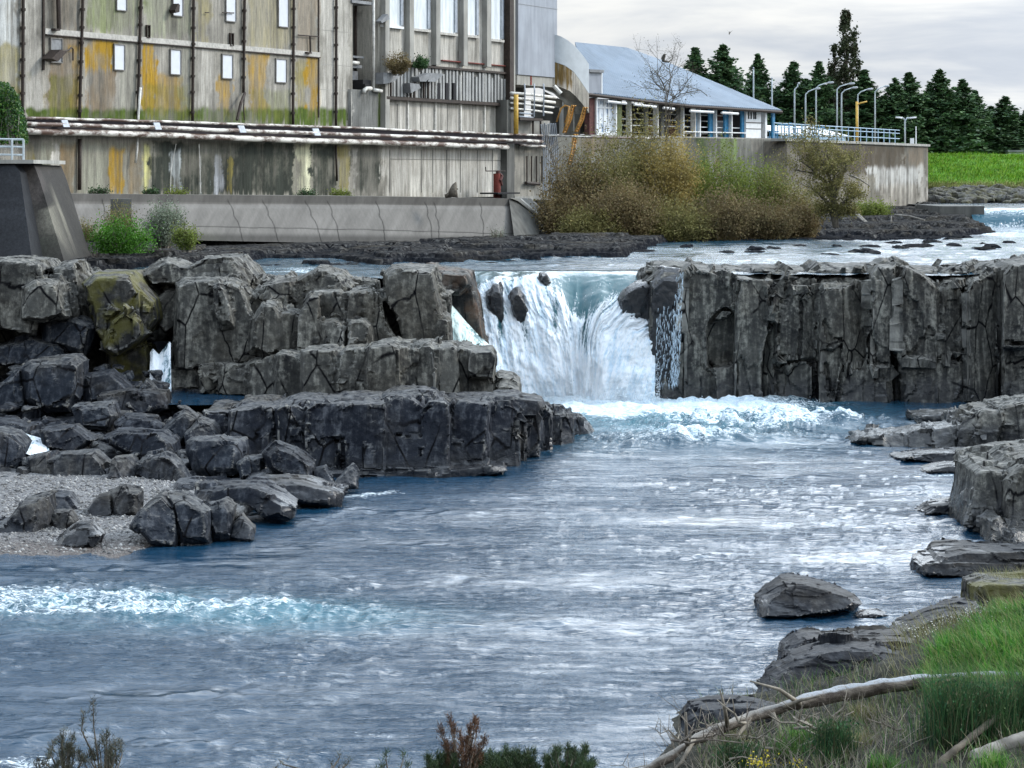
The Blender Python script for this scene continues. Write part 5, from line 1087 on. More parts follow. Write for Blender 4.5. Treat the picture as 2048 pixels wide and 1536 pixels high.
mb = MB(); mb.tube([W(1113, 244, 172), W(1122, 217, 172), W(1130, 211, 172), W(1138, 213, 172), W(1136, 228, 172), W(1130, 246, 172)], .07, 6); obj('handrail', mb.mesh('handrail', True), M['orange'], label='orange hoop handrail between the pipe rack and the ladders', cat='handrail')

# three long pipes on a dark tray along the wall
pp = root('pipeline', FA.P(FA.s(500), FA.z(500, 268), .9), 'bundle of three long white pipes running along the factory wall', 'pipeline')
def long_pipe(pts, r, off, mat, n=30):
    pts = np.array(pts, float); xs = np.linspace(pts[0, 0], pts[-1, 0], n); ys = np.interp(xs, pts[:, 0], pts[:, 1])
    mb = MB(); mb.tube([FA.pt(x, y+.4*rng.normal(), off) for x, y in zip(xs, ys)], r, 8); obj('pipe', mb.mesh('pipe', True), mat, pp)
t = NT('flaking_pipe'); n_ = t.noise(t.pos((.4, .4, 1)), 1.6, 7, .7); c = t.mix(t.ramp(n_, .42, .6), (.10, .06, .045), (.72, .70, .64)); M['flaking'] = t.out(t.principled(c, .5, t.bump(n_, .3, .03), .4))
long_pipe([(40, 235), (300, 243), (555, 250.5), (760, 258), (1085, 271)], .075, 1.15, M['flaking']); long_pipe([(40, 247), (300, 255), (555, 264), (820, 273), (1085, 283)], .11, 1.35, M['flaking']); long_pipe([(40, 262), (300, 269), (555, 279), (820, 287), (1015, 294)], .17, 1.2, M['flaking'])
long_pipe([(1040, 291), (1090, 293)], .1, 1.1, M['flaking'], 6)
mb = MB(); FA.box(mb, FA.s(40), FA.s(1085), FA.z(560, 276), FA.z(560, 253), .455, .95); obj('tray', mb.mesh('tray'), M['tray'], pp)
for p, y in ((131, 240), (315, 245), (484, 251), (633, 257)): mb = MB(); a = [FA.pt(p-8, y, 1.3), FA.pt(p+4, y, 1.3), FA.pt(p+9, y+14, 1.55), FA.pt(p-3, y+14, 1.55)]; mb.add(a+[q-np.append(FA.n*.06, 0) for q in a], [(0, 1, 2, 3), (7, 6, 5, 4), (0, 4, 5, 1), (1, 5, 6, 2), (2, 6, 7, 3), (3, 7, 4, 0)]); obj('cover_plate', mb.mesh('cover_plate'), M['grey_metal'], pp)
mb = MB(); mb.tube([W(1095, 271, 165), W(1200, 275, 167), W(1320, 277, 170)], .075, 7); obj('pipe', mb.mesh('pipe', True), M['flaking'], label='single white pipe running on from the factory behind the autumn shrubs', cat='pipe')

# weir wall in front, a long sloping apron with a vertical coping
WP = [(60, 112.5), (400, 124), (760, 136), (1018, 147)]
def wd_(p): return float(np.interp(p, *zip(*WP)))
prof = [(388, 0.0), (391, 0.0), (404, .05), (412, .3), (430, .9), (450, 1.5), (470, 2.0), (500, 2.6)]         # row at the left end, metres towards the river
cols = np.linspace(60, 1022, 620); V = []; 
rowsV = []
ks = np.linspace(0, 1, 70)
for f in ks:
    for p in cols:
        d = wd_(p); yt = np.interp(p, [60, 400, 760, 1022], [387, 390, 393, 397]); yb = np.interp(p, [60, 400, 1022], [466, 480, 492]); y = yt+(yb-yt)*f
        g = (y-yt)/F*d; slope = 0.0 if g < .5 else (g-.5)*.55+.12*min(1, (g-.5)/.2)
        V.append(W(p, y, d)+np.array((slope*.45, -slope, 0)))
V = np.array(V); nr, nc = len(ks), len(cols); k = len(V)
back = np.array([W(p, np.interp(p, [60, 400, 760, 1022], [387, 390, 393, 397]), wd_(p))+np.array((-4.0, 9, .0)) for p in cols]); 
Vb = np.concatenate([V, back]); Fq = np.concatenate([grid_faces(nr, nc)[:, ::-1], np.stack([np.arange(nc-1), np.arange(1, nc), k+np.arange(1, nc), k+np.arange(nc-1)], 1)])
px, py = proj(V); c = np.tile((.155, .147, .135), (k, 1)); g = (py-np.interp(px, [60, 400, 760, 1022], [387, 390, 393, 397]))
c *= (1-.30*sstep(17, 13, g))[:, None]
n1 = fbm(P3(px*.03, py*.02), 4, 5); n2 = fbm(P3(px*.12+py*.06, py*.02), 4, 6); c *= (1+.22*n1+.20*n2)[:, None]
cw = 1.2*fbm(P3(py*.06, px*0), 3, 8)*4
for x0, sl in ((130, .35), (205, .1), (318, .3), (345, .35), (456, .38), (525, .4), (610, .42), (655, .32), (752, .25), (850, .2), (868, .15), (960, .1)):
    L = px-(x0+sl*(g-8)+cw*.8); c *= (1-.8*np.exp(-(L/1.0)**2)*sstep(6, 14, g))[:, None]
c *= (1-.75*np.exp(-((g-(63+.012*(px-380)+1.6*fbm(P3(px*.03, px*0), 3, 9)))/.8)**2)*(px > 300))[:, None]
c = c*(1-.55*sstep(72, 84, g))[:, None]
mo = sstep(60, 0, px-120)*0+np.clip(.7*sstep(480, 200, px)*sstep(55, 85, g+12*n1), 0, 1); c = c*(1-mo[:, None])+np.array((.10, .11, .04))*mo[:, None]
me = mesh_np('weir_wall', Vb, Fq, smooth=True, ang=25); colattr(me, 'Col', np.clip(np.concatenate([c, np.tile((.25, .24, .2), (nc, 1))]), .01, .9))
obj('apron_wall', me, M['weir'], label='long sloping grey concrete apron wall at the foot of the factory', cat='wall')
# dark end block of that wall
mb = MB(); a = [W(1018, 397, 147), W(1038, 398, 148), W(1076, 430, 149), W(1080, 500, 146), W(1032, 500, 143.5)]
mb.add(a+[q+np.array((.8, 4, 0)) for q in a], [(4, 3, 2, 1, 0), (5, 6, 7, 8, 9)]+[(i, (i+1) % 5, (i+1) % 5+5, i+5) for i in range(5)])
obj('end_block', mb.mesh('end_block'), M['dark_conc'], label='dark wedge shaped concrete block ending the apron wall', cat='buttress')
mb = MB(); a = [W(1020, 396, 146.8), W(1040, 397, 147.5), W(1078, 430, 148.6), W(1074, 433, 148.6), W(1036, 402, 147.4)]
mb.add(a+[q+np.array((.1, .5, 0)) for q in a], [(4, 3, 2, 1, 0), (5, 6, 7, 8, 9)]+[(i, (i+1) % 5, (i+1) % 5+5, i+5) for i in range(5)])
obj('coping', mb.mesh('coping'), M['plain_conc'], label='pale sloping coping stone on the dark end block', cat='coping')
mb = MB(); mb.box(W(222, 470, 112.6), (.95, .3, 0), (-.2, 1, 0), (0, 0, zat(398, 112.6)-zat(470, 112.6))); obj('stub_pillar', mb.mesh('stub_pillar'), M['dark_conc'], label='short stained concrete stub against the apron wall behind the weeds', cat='concrete block')
# red pump, iron table, stump on the walkway
pr = root('standpipe', FA.pt(997, 395, 2.0), 'rusty red standpipe with a thin crank arm on the wall walkway', 'standpipe')
mb = MB(); mb.tube([FA.pt(994, 400, 2), FA.pt(994, 347, 2)], .26, 10); obj('column', mb.mesh('column', True, 40), M['rust'], pr)
mb = MB(); mb.tube([FA.pt(1000, 348, 2.2), FA.pt(1004, 352, 2.3), FA.pt(1001, 360, 2.3), FA.pt(1003, 370, 2.2)], .10, 6); mb.tube([FA.pt(996, 341, 2), FA.pt(996, 348, 2)], .15, 7); obj('valve', mb.mesh('valve'), M['brown'], pr)
mb = MB(); mb.tube([FA.pt(1010, 342, 2), FA.pt(972, 342, 2), FA.pt(971, 334, 2)], .04, 5); obj('crank', mb.mesh('crank'), M['dark_metal'], pr)
mb = MB(); FA.pbox(mb, 996, 1040, 385, 388, 1.6, 3.0); FA.pbox(mb, 1002, 1004, 388, 402, 2, 2.3); obj('iron_plate', mb.mesh('iron_plate'), M['black'], label='flat black iron plate sticking out beside the red standpipe', cat='plate')
mb = MB(); mb.tube([W(905, 394, 139), W(907, 380, 139), W(909, 371, 139.2), W(912, 364, 139.2)], [.35, .24, .16, .03], 7); mb.tube([W(908, 378, 139), W(916, 378, 139)], [.1, .04], 5); mb.tube([W(890, 393, 139), W(905, 388, 139)], [.12, .2], 6); obj('stump', mb.mesh('stump', True), M['bark'], label='small ragged tree stump stranded on the apron wall walkway', cat='stump')

# dark abutment with its railing at the left edge
ab = root('abutment', W(40, 515, 99), 'dark tapering concrete abutment with a walkway on the left', 'abutment')
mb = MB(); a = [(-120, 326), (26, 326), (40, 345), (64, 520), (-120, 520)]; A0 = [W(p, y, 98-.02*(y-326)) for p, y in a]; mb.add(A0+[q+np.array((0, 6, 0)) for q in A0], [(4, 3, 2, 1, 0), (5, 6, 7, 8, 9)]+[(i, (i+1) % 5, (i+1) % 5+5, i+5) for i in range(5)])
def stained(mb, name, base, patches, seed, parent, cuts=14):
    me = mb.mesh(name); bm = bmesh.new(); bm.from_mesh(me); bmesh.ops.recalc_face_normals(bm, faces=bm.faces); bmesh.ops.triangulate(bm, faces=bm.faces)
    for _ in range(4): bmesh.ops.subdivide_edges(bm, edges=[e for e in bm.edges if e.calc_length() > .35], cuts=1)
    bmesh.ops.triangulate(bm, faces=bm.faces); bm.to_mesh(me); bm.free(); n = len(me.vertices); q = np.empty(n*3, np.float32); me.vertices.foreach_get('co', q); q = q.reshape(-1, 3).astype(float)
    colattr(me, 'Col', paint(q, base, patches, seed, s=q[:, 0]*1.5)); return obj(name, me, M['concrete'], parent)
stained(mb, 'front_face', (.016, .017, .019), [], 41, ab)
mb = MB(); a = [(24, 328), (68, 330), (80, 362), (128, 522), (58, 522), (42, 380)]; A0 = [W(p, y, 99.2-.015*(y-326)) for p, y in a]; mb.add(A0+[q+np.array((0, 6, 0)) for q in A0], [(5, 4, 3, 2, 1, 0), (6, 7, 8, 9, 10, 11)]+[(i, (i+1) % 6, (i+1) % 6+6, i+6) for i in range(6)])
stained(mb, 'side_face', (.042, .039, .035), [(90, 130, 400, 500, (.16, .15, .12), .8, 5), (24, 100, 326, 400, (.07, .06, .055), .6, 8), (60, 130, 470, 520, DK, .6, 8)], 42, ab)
mb = MB(); mb.box(W(-120, 327, 97.6), (xat(64, 97.6)-xat(-120, 97.6), .3, 0), (0, 7, 0), (0, 0, .16)); obj('walkway', mb.mesh('walkway'), M['plain_conc'], ab)
rl = root('railing', W(20, 322, 98), 'pale green tube railing on the left walkway', 'railing')
for y in (278, 293, 309): mb = MB(); mb.tube([W(-120, y-2, 98), W(47, y+1, 98.3)], .045, 6); obj('rail', mb.mesh('rail'), M['lamp'], rl)
for p in (-60, -12, 24, 47): mb = MB(); mb.tube([W(p, 279, 98.1), W(p, 326, 98.1)], .05, 6); obj('post', mb.mesh('post'), M['lamp'], rl)
# ------------------------------------------------------------------ retaining wall and open shed on the far side
SW = Wall(1100, 171, 1578, 193)
ZD = 12.45                                             # deck level
shed = root('shed', SW.P(SW.L*.6, ZD, -4), 'low open sided shed with a big blue grey hipped roof behind the autumn shrubs', 'shed')
def wallskin(name, wall, p0, p1, z1, z0, seed, base, patches, th, mat, nr=110, step=2.0, **kw):
    n = int((p1-p0)/step); ss = np.array([wall.s(p) for p in np.linspace(p0, p1, n)]); zs = np.linspace(z1, z0, nr)
    V = np.array([wall.P(s, z) for z in zs for s in ss]); col = paint(V, base, patches, seed, s=np.tile(ss, nr)); k = len(V)
    cs = [wall.P(s, z, -th) for z in (z1, z0) for s in (ss[0], ss[-1])]; fr = [0, n-1, (nr-1)*n, nr*n-1]; b = [k, k+1, k+2, k+3]
    V = np.concatenate([V, cs]); col = np.concatenate([col, np.tile(np.array(base), (4, 1))])
    Fq = np.concatenate([grid_faces(nr, n)[:, ::-1], [[fr[0], fr[1], b[1], b[0]], [fr[1], fr[3], b[3], b[1]], [fr[3], fr[2], b[2], b[3]], [fr[2], fr[0], b[0], b[2]], [b[0], b[1], b[3], b[2]]]])
    me = mesh_np(name, V, Fq); colattr(me, 'Col', col); return obj(name, me, mat, **kw)
wallskin('retaining_wall', SW, 1100, 1578, ZD, 5.0, 51, (.19, .185, .16), [(1150, 1240, 262, 300, BR, .5, 8), (1390, 1420, 270, 350, (.05, .08, .02), .8, 5), (1428, 1440, 280, 350, BR, .7, 4), (1440, 1470, 270, 350, (.16, .21, .08), .7, 5), (1370, 1392, 268, 320, DK, .6, 5), (1500, 1560, 280, 360, (.22, .20, .17), .5, 6), (1540, 1575, 290, 400, LT, .6, 5)], 1.2, M['concrete'],
         label='stained concrete retaining wall below the open shed', cat='wall')
RW = Wall(1578, 190, 1856, 226)
wallskin('quay_wall', RW, 1574, 1856, 12.28, 5.2, 52, (.155, .14, .115), [(1560, 1856, 280, 300, (.08, .076, .065), .7, 9), (1600, 1815, 292, 345, (.075, .06, .042), .8, 8), (1815, 1856, 292, 330, (.17, .13, .09), .55, 8), (1738, 1850, 335, 372, (.42, .41, .38), .75, 8), (1760, 1856, 368, 420, (.36, .33, .28), .6, 8), (1740, 1748, 350, 420, DK, .8, 3), (1835, 1856, 330, 420, LT, .6, 5), (1640, 1750, 350, 420, (.22, .2, .16), .6, 9)], 40, M['concrete'],
         label='big weathered quay wall ending at the grass embankment', cat='wall')
mb = MB(); RW.box(mb, RW.s(1570), RW.s(1857), 12.284, 12.50, -1.2, .18); obj('quay_coping', mb.mesh('quay_coping'), M['plain_conc'], label='pale coping along the top of the quay wall', cat='coping')
def sp(name, fn, mat, parent=shed):
    mb = MB(); fn(mb); return obj(name, mb.mesh(name), mat, parent)
# roof: eaves towards the river, hipped at the right end
EA = [W(1180, 186, 167.3), W(1380, 207.5, 180), W(1562, 219, 194)]
t = NT('corrugated_roof'); P_ = t.pos()
uu = t.n('VectorMath', {0: P_, 1: (SW.u[0], SW.u[1], 0)}, operation='DOT_PRODUCT').outputs[1]
wv = t.n('TexWave', {'Vector': t.n('CombineXYZ', {0: uu}).outputs[0], 'Scale': 1.0, 'Distortion': .2}).outputs['Fac']; n_ = t.noise(t.pos((.35, .35, 1)), 1.2, 6, .65); sheet_ = t.n('TexVoronoi', {'Vector': t.n('CombineXYZ', {0: t.math('MULTIPLY', uu, .5)}).outputs[0], 'Scale': 1.0}).outputs[1]
c = t.mix(t.ramp(n_, .3, .7), (.052, .080, .115), (.098, .135, .178)); c = t.mix(t.math('MULTIPLY', t.n('SeparateColor', {0: sheet_}).outputs[0], .35), c, (.15, .20, .26)); c = t.mix(t.math('MULTIPLY', t.ramp(t.noise(t.pos(), .5, 6, .7), .6, .8), .35), c, (.20, .20, .2)); c = t.mix(t.math('MULTIPLY', t.ramp(wv, .25, .0), .25), c, (.12, .17, .25))
M['roof'] = t.out(t.principled(c, .5, t.bump(wv, .5, .06), .12))
mb = MB(); e0, e1, e2 = W(1176, 184, 175), W(1380, 208, 184), W(1563, 219.5, 194)
r0, r1, r2 = W(1150, 84, 184), W(1254, 95, 195), W(1330, 122, 199); b2 = W(1540, 217, 224)
m1 = W(1178, 128, 172); top_ = [r0, r1, r2]; V = [e0, e1, e2, r0, r1, r2, b2]
mb.add(V+[v-np.array((0, 0, .18)) for v in V], [(0, 1, 4, 3), (1, 2, 5, 4), (2, 6, 5), (7, 10, 11, 8), (8, 11, 12, 9), (9, 12, 13), (0, 7, 8, 1), (1, 8, 9, 2), (2, 9, 13, 6), (0, 3, 10, 7), (6, 13, 12, 5), (3, 4, 11, 10), (4, 5, 12, 11)])
obj('roof', mb.mesh('roof'), M['roof'], shed)
mb = MB(); mb.tube([e0-(0, .1, .2), (e0+e1)/2-(0, .1, .22), e1-(0, .1, .2), (e1+e2)/2-(0, .1, .2), e2-(0, .1, .2)], .14, 6); obj('gutter', mb.mesh('gutter'), M['dark_metal'], shed)
for f0, f1 in ((.10, .2), (.24, .36), (.40, .46), (.55, .66), (.70, .78)):
    q = lambda f: (e0+(e1-e0)*f/.55 if f < .55 else e1+(e2-e1)*(f-.55)/.45)-np.array((-.0, .02, .55))
    mb = MB(); mb.tube([q(f0), q(f1)], .11, 6); obj('fascia', mb.mesh('fascia'), M['white'], shed)
FS = Wall(1176, 175.6, 1562, 194.6)                      # front line of the shed posts
def zrow(p, y, off=0): return FS.z(p, y, off)
sp('back_wall', lambda m: FS.box(m, FS.s(1236), FS.s(1556), ZD, 15.2, -2.9, -2.7), M['black'])
sp('deck_slab', lambda m: FS.box(m, FS.s(1176), FS.s(1562), ZD-.01, ZD+.12, -2.6, .3), M['plain_conc'])
POSTS = [(1233, 'dark_conc', 8), (1262, 'pale_pipe', 1.8), (1299, 'dark_conc', 7), (1316, 'pale_pipe', 1.8), (1331, 'dark_conc', 7), (1364, 'dark_conc', 7), (1367.5, 'white', 2), (1391, 'pale_pipe', 2), (1397, 'blue', 6), (1400.5, 'white', 1.6), (1428, 'blue', 7), (1433, 'white', 1.8), (1459, 'blue', 8), (1464, 'white', 1.8), (1492, 'blue', 6), (1532, 'white', 3.5), (1553, 'blue', 5)]
for p, mt, w_ in POSTS:
    y = np.interp(p, [1176, 1380, 1562], [190, 212, 223]); sp('post', lambda m: FS.box(m, FS.s(p-w_/2), FS.s(p+w_/2), ZD, zrow(p, y), -.45, .02-.3*(w_ > 4)), M[mt])
for i, (z, a, b) in enumerate(((13.35, 1240, 1530), (13.85, 1240, 1485), (14.35, 1300, 1485))): sp('stock_rail', lambda m: FS.box(m, FS.s(a), FS.s(b), z, z+.07, -.6-.5*i, -.5-.5*i), M['white'] if i < 2 else M['pale_pipe'])
sp('stock_rail', lambda m: FS.box(m, FS.s(1240), FS.s(1490), 12.85, 12.92, -1.9, -1.8), M['pale_pipe'])
sp('stall', lambda m: (FS.box(m, FS.s(1335), FS.s(1362), ZD, 14, -2.3, -2.0), FS.box(m, FS.s(1372), FS.s(1390), ZD, 13.6, -2, -1.7), FS.box(m, FS.s(1464), FS.s(1488), ZD, 14.6, -2.5, -2.2)), M['brown'])
sp('lintel', lambda m: FS.box(m, FS.s(1367), FS.s(1492), zrow(1430, 265.5), zrow(1430, 263.5), -.42, .04), M['white'])
wb = sp('end_panel', lambda m: FS.box(m, FS.s(1494), FS.s(1524), ZD+.12, zrow(1510, 216), -.3, -.1), M['white'])
for p in (1498, 1503, 1508.5, 1512): 
    mb = MB(); FS.box(mb, FS.s(p), FS.s(p+2), zrow(1505, 238), zrow(1505, 223), -.098, -.06); obj('slot_window', mb.mesh('slot_window'), M['black'], wb)
mb = MB(); FS.box(mb, FS.s(1494), FS.s(1528), zrow(1510, 246), zrow(1510, 244.6), -.099, -.05); FS.box(mb, FS.s(1494), FS.s(1524), zrow(1510, 258), zrow(1510, 257), -.099, -.06); obj('rail', mb.mesh('rail'), M['dark_metal'], wb)
sp('side_panel', lambda m: FS.box(m, FS.s(1464), FS.s(1487), ZD+.12, zrow(1475, 240), -2.2, -2.0), M['clad'])
# glazed bay and small clad box at the left end
gb = sp('window_bay', lambda m: (FS.box(m, FS.s(1188), FS.s(1190), ZD, zrow(1208, 196), -.4, .25), FS.box(m, FS.s(1227), FS.s(1229), ZD, zrow(1208, 196), -.4, .25), FS.box(m, FS.s(1188), FS.s(1229), ZD, ZD+.3, -.4, .25)), M['white'])
t = NT('old_glass'); n_ = t.noise(t.pos((1.2, 1.2, .5)), 1.3, 3, .5); c = t.mix(t.ramp(n_, .45, .55), (.16, .24, .36), (.72, .76, .80)); M['glass'] = t.out(t.principled(c, .12, None, .6))
mb = MB(); FS.box(mb, FS.s(1190), FS.s(1227), ZD+.3, zrow(1208, 198), -.1, -.04); obj('pane', mb.mesh('pane'), M['glass'], gb)
mb = MB()
for p in (1199, 1208, 1217): FS.box(mb, FS.s(p-.6), FS.s(p+.6), ZD+.3, zrow(1208, 198), -.038, .02)
FS.box(mb, FS.s(1190), FS.s(1227), 14.6, 14.72, -.038, .03); obj('glazing_bar', mb.mesh('glazing_bar'), M['white'], gb)
sp('brick_pier', lambda m: FS.box(m, FS.s(1177), FS.s(1187.5), ZD-.5, zrow(1182, 196), -.4, .1), M['brown'])
sp('side_wall', lambda m: FS.box(m, FS.s(1230), FS.s(1242), ZD, zrow(1236, 196), -.6, .1), mat_plain('mossy_render', (.13, .15, .07), .9, .4))
cb = root('clad_box', W(1190, 195, 166), 'small grey clad box between the curved ramp and the shed roof', 'lean-to')
mb = MB(); FS.box(mb, FS.s(1177, .4), FS.s(1202, .4), FS.z(1190, 195), FS.z(1190, 146), -.3, .4); obj('cladding', mb.mesh('cladding'), M['clad'], cb)
mb = MB(); FS.box(mb, FS.s(1176, .4), FS.s(1206, .5), FS.z(1190, 145.8), FS.z(1190, 140), -.4, .6); obj('cap', mb.mesh('cap'), M['hood'], cb)
mb = MB(); FS.box(mb, FS.s(1202.6, .4), FS.s(1204.5, .4), FS.z(1190, 188), FS.z(1190, 146), -.1, .42); obj('corner_trim', mb.mesh('corner_trim'), M['white'], cb)
# bird figure on the roof ridge
bd_ = root('roof_bird', W(1328, 124, 195.5), 'brown bird sitting on the ridge of the shed roof', 'bird')
mb = MB(); mb.tube([W(1327, 124, 195.5), W(1326, 117, 195.5), W(1328, 112, 195.4), W(1329, 109, 195.3), W(1331, 108, 195.2)], [.10, .17, .15, .10, .02], 8); mb.tube([W(1327, 122, 195.6), W(1337, 124, 195.9), W(1344, 119, 196.2)], [.10, .07, .03], 6); mb.tube([W(1329, 109.5, 195.3), W(1334, 109, 195)], [.05, .015], 5); obj('body', mb.mesh('body', True), M['bark'], bd_)

# railing, lamps, hut and sign on the quay
qr = root('quay_railing', RW.P(RW.s(1700), 12.5, -.6), 'blue grey tube railing along the quay wall', 'railing')
for z in (12.95, 13.45, 13.75): mb = MB(); mb.tube([RW.P(RW.s(1562), z, -.6), RW.P(RW.s(1811), z, -.6)], .045, 6); obj('rail', mb.mesh('rail'), M['rail'], qr)
s_ = RW.s(1562)
while s_ < RW.s(1812): mb = MB(); mb.tube([RW.P(s_, 12.5, -.6), RW.P(s_, 13.76, -.6)], .05, 6); obj('post', mb.mesh('post'), M['rail'], qr); s_ += 1.75
br_ = root('blue_rack', RW.P(RW.s(1590), 12.3, -5), 'tangle of blue steel racking behind the quay railing', 'rack')
rng = np.random.default_rng(6)
for i in range(16):
    p = 1568+6.5*i+3*rng.random(); mb = MB(); a = RW.P(RW.s(p, -4), 12.3, -4-3*rng.random()); h = 1.0+.9*rng.random(); mb.tube([a, a+(0, 0, h), a+(.7*rng.normal(), .3, h)], .05, 5); obj('frame', mb.mesh('frame'), M['blue'], br_)
ht = root('white_shed', W(1640, 285, 236), 'long low white roofed building behind the blue railing', 'building')
mb = MB(); mb.box(W(1572, 290, 232), (7.0, 7, 0), (-3, 4, 0), (0, 0, .9)); obj('wall', mb.mesh('wall'), M['rail'], ht)
mb = MB(); a = W(1566, 268, 231.5); q = np.array((7.6, 7.6, 0)); mb.add([a, a+q, a+q+(-3, 4, 1.0), a+(-3, 4, 1.0), a-(0, 0, .15), a+q-(0, 0, .15), a+q+(-3, 4, .85), a+(-3, 4, .85)], [(0, 1, 2, 3), (4, 7, 6, 5), (0, 4, 5, 1), (1, 5, 6, 2), (2, 6, 7, 3), (3, 7, 4, 0)]); obj('roof', mb.mesh('roof'), M['white'], ht)
LMP = [(1507, 138, 0, 218, 'plain pole lamp farthest left, rising behind the shed roof slope'), (1544, 158, 0, 215, 'plain pole lamp rising just behind the end of the shed roof'), (1589, 171, 11, 214, 'bent arm street lamp nearest the shed roof end'), (1611, 181, 30, 216, 'lower long armed street lamp, second past the shed'), (1632, 169, 36, 218, 'taller long armed street lamp, third past the shed'), (1674, 171, 36, 219, 'long armed street lamp below the tall poplar, left one of a pair'), (1683, 179, 33, 220, 'long armed street lamp below the tall poplar, right one of a pair'), (1715.5, 182, 30, 221, 'grey long armed street lamp right behind the yellow post'), (1750, 176, 29, 222, 'thin street lamp to the right of the yellow post')]
for k, (p, y, arm, d, lab) in enumerate(LMP):
    r = root('street_lamp', W(p, HY+(CH-12.1)*F/d, d), lab, 'street lamp', 'tall street lamps in the yard')
    zt = zat(y, d); x = xat(p, d); ar = arm/F*d
    mb = MB(); pts = [(x, d, 12.05), (x, d, zt-.8)]+([(x+.02, d, zt-.35), (x+.3, d, zt-.08), (x+ar*.6, d, zt+.14)] if arm else [(x, d, zt)]); mb.tube(pts, [.085, .07]+([.06, .055, .05] if arm else [.06]), 7); obj('pole', mb.mesh('pole', True), M['lamp'], r)
    if arm:
        mb = MB(); mb.tube([(x+ar*.6, d, zt+.14), (x+ar*.72, d, zt+.17), (x+ar*.95, d, zt+.2), (x+ar, d, zt+.2)], [.05, .11, .10, .03], 7); obj('lamp_head', mb.mesh('lamp_head', True), M['clad_white'], r)
    else:
        mb = MB(); mb.tube([(x, d, zt), (x, d, zt+.18)], [.09, .05], 6); obj('lamp_head', mb.mesh('lamp_head', True), M['clad_white'], r)
yl = root('yellow_lamp', W(1714, 285, 219), 'yellow painted lamp post with a short arm among the grey ones', 'street lamp'); x = xat(1714, 219)
mb = MB(); mb.tube([(x, 219, 12.05), (x, 219, zat(203, 219))], .13, 8); obj('pole', mb.mesh('pole', True), M['yellow'], yl)
mb = MB(); mb.tube([(x, 219, zat(210, 219)), (x+.35, 219, zat(206, 219)), (x+.95, 219, zat(203, 219))], [.06, .08, .07], 6); obj('lamp_head', mb.mesh('lamp_head', True), M['yellow'], yl)
tl = root('twin_lamp', W(1810, 290, 223), 'short lamp post with two heads at the end of the railing', 'street lamp'); x = xat(1810, 223); zt = zat(236, 223)
mb = MB(); mb.tube([(x, 223, 12.05), (x, 223, zt-.3), (x+.2, 223, zt), (x+.7, 223, zt)], .08, 7); mb.tube([(x, 223, zt-.3), (x-.15, 223, zt), (x-.3, 223, zt)], .05, 6); obj('pole', mb.mesh('pole', True), M['lamp'], tl)
for s in (-1, 1): mb = MB(); mb.tube([(x+s*.35+.1, 223, zt), (x+s*1.0+.1, 223, zt+.06)], [.10, .07], 7); obj('lamp_head', mb.mesh('lamp_head', True), M['white'], tl)
sg = root('marker_post', RW.P(RW.s(1851), 12.5, -1), 'white marker post with a small box at the end of the quay', 'post')
mb = MB(); q = RW.P(RW.s(1852), 12.5, -1); mb.tube([q, q+(0, 0, 1.75)], .06, 6); obj('pole', mb.mesh('pole'), M['white'], sg)
mb = MB(); mb.box(q-(.55, .1, 0), (.35, 0, 0), (0, .3, 0), (0, 0, .6)); obj('box', mb.mesh('box'), M['white'], sg)
hs_ = root('far_house', W(2034, 313, 262), 'small white house at the end of the conifer row', 'house')
mb = MB(); mb.box(W(2017, 315, 258), (6, 0, 0), (0, 5, 0), (0, 0, .62)); obj('wall', mb.mesh('wall'), M['white'], hs_)
mb = MB(); mb.box(W(2016, 303.5, 257.6), (6.2, 0, 0), (0, 6, 0), (0, 0, .18)); obj('roof', mb.mesh('roof'), M['hood'], hs_)
# gull far off in the sky
gl = root('gull', W(1459, 66, 230), 'tiny bird flying high in the grey sky', 'bird'); a = W(1459, 66, 230)
mb = MB(); mb.tube([a+(-.05, -.15, -.18), a+(0, 0, 0), a+(.05, .15, .15)], [.02, .08, .03], 6); mb.add([a, a+(.35, .05, .30), a+(.12, .1, .05), a+(-.25, 0, .33), a+(-.05, .1, .06)], [(0, 1, 2), (0, 4, 3)]); obj('body', mb.mesh('body'), M['bark'], gl)
# ------------------------------------------------------------------ trees and shrubs
M['conifer'] = mat_leaf('conifer_needles', [(.022, .062, .026), (.045, .105, .040), (.07, .145, .048), (.10, .18, .06)], .7, .15)
M['poplar'] = mat_leaf('poplar_leaves', [(.03, .05, .022), (.05, .07, .03), (.08, .095, .045), (.055, .045, .025)], .7, .2)
def conifer_mesh(seed, H=12.5, R=1.9, spiky=.5, n=5200):
    rng = np.random.default_rng(seed); C = []; S = []
    nb = 330
    for b in range(nb):
        h = rng.random()**.85; zz = H*(.03+.95*h); prof = (1-h)**.82*1.1
        r = R*max(.06, prof)*(.45+.85*rng.random()); a = rng.random()*6.283; up = (.55 if h > .55 else .15)+.5*rng.random()*spiky
        m = int(20+44*(1-h)); t_ = rng.random(m)**.6
        d = np.array((math.cos(a), math.sin(a)));
        P = np.stack([d[0]*r*t_, d[1]*r*t_, zz+r*up*t_*t_-.18*r*t_+.02*rng.normal(size=m)], 1)+rng.normal(size=(m, 3))*.10*(.5+r)
        C.append(P); S.append(np.full(m, .15+.10*(1-h)))
    for k in range(60): h = .8+.2*rng.random(); C.append(np.array([[.06*rng.normal(), .06*rng.normal(), H*h]])); S.append(np.array([.16]))
    C = np.concatenate(C); S = np.concatenate(S); V, T = cards(C, S, rng, 1.5)
    return mesh_np('crown', V, T)
def trunk_mesh(H, r, name='trunk'):
    mb = MB(); mb.tube([(0, 0, -.5), (.03, .02, H*.4), (0, .04, H*.9)], [r, r*.7, .04], 7); return mb.mesh(name, True)
CM = [conifer_mesh(s, R=1.75+.15*(s % 3), spiky=.3+.25*(s % 4)) for s in range(61, 68)]; TM = trunk_mesh(12.5, .22)
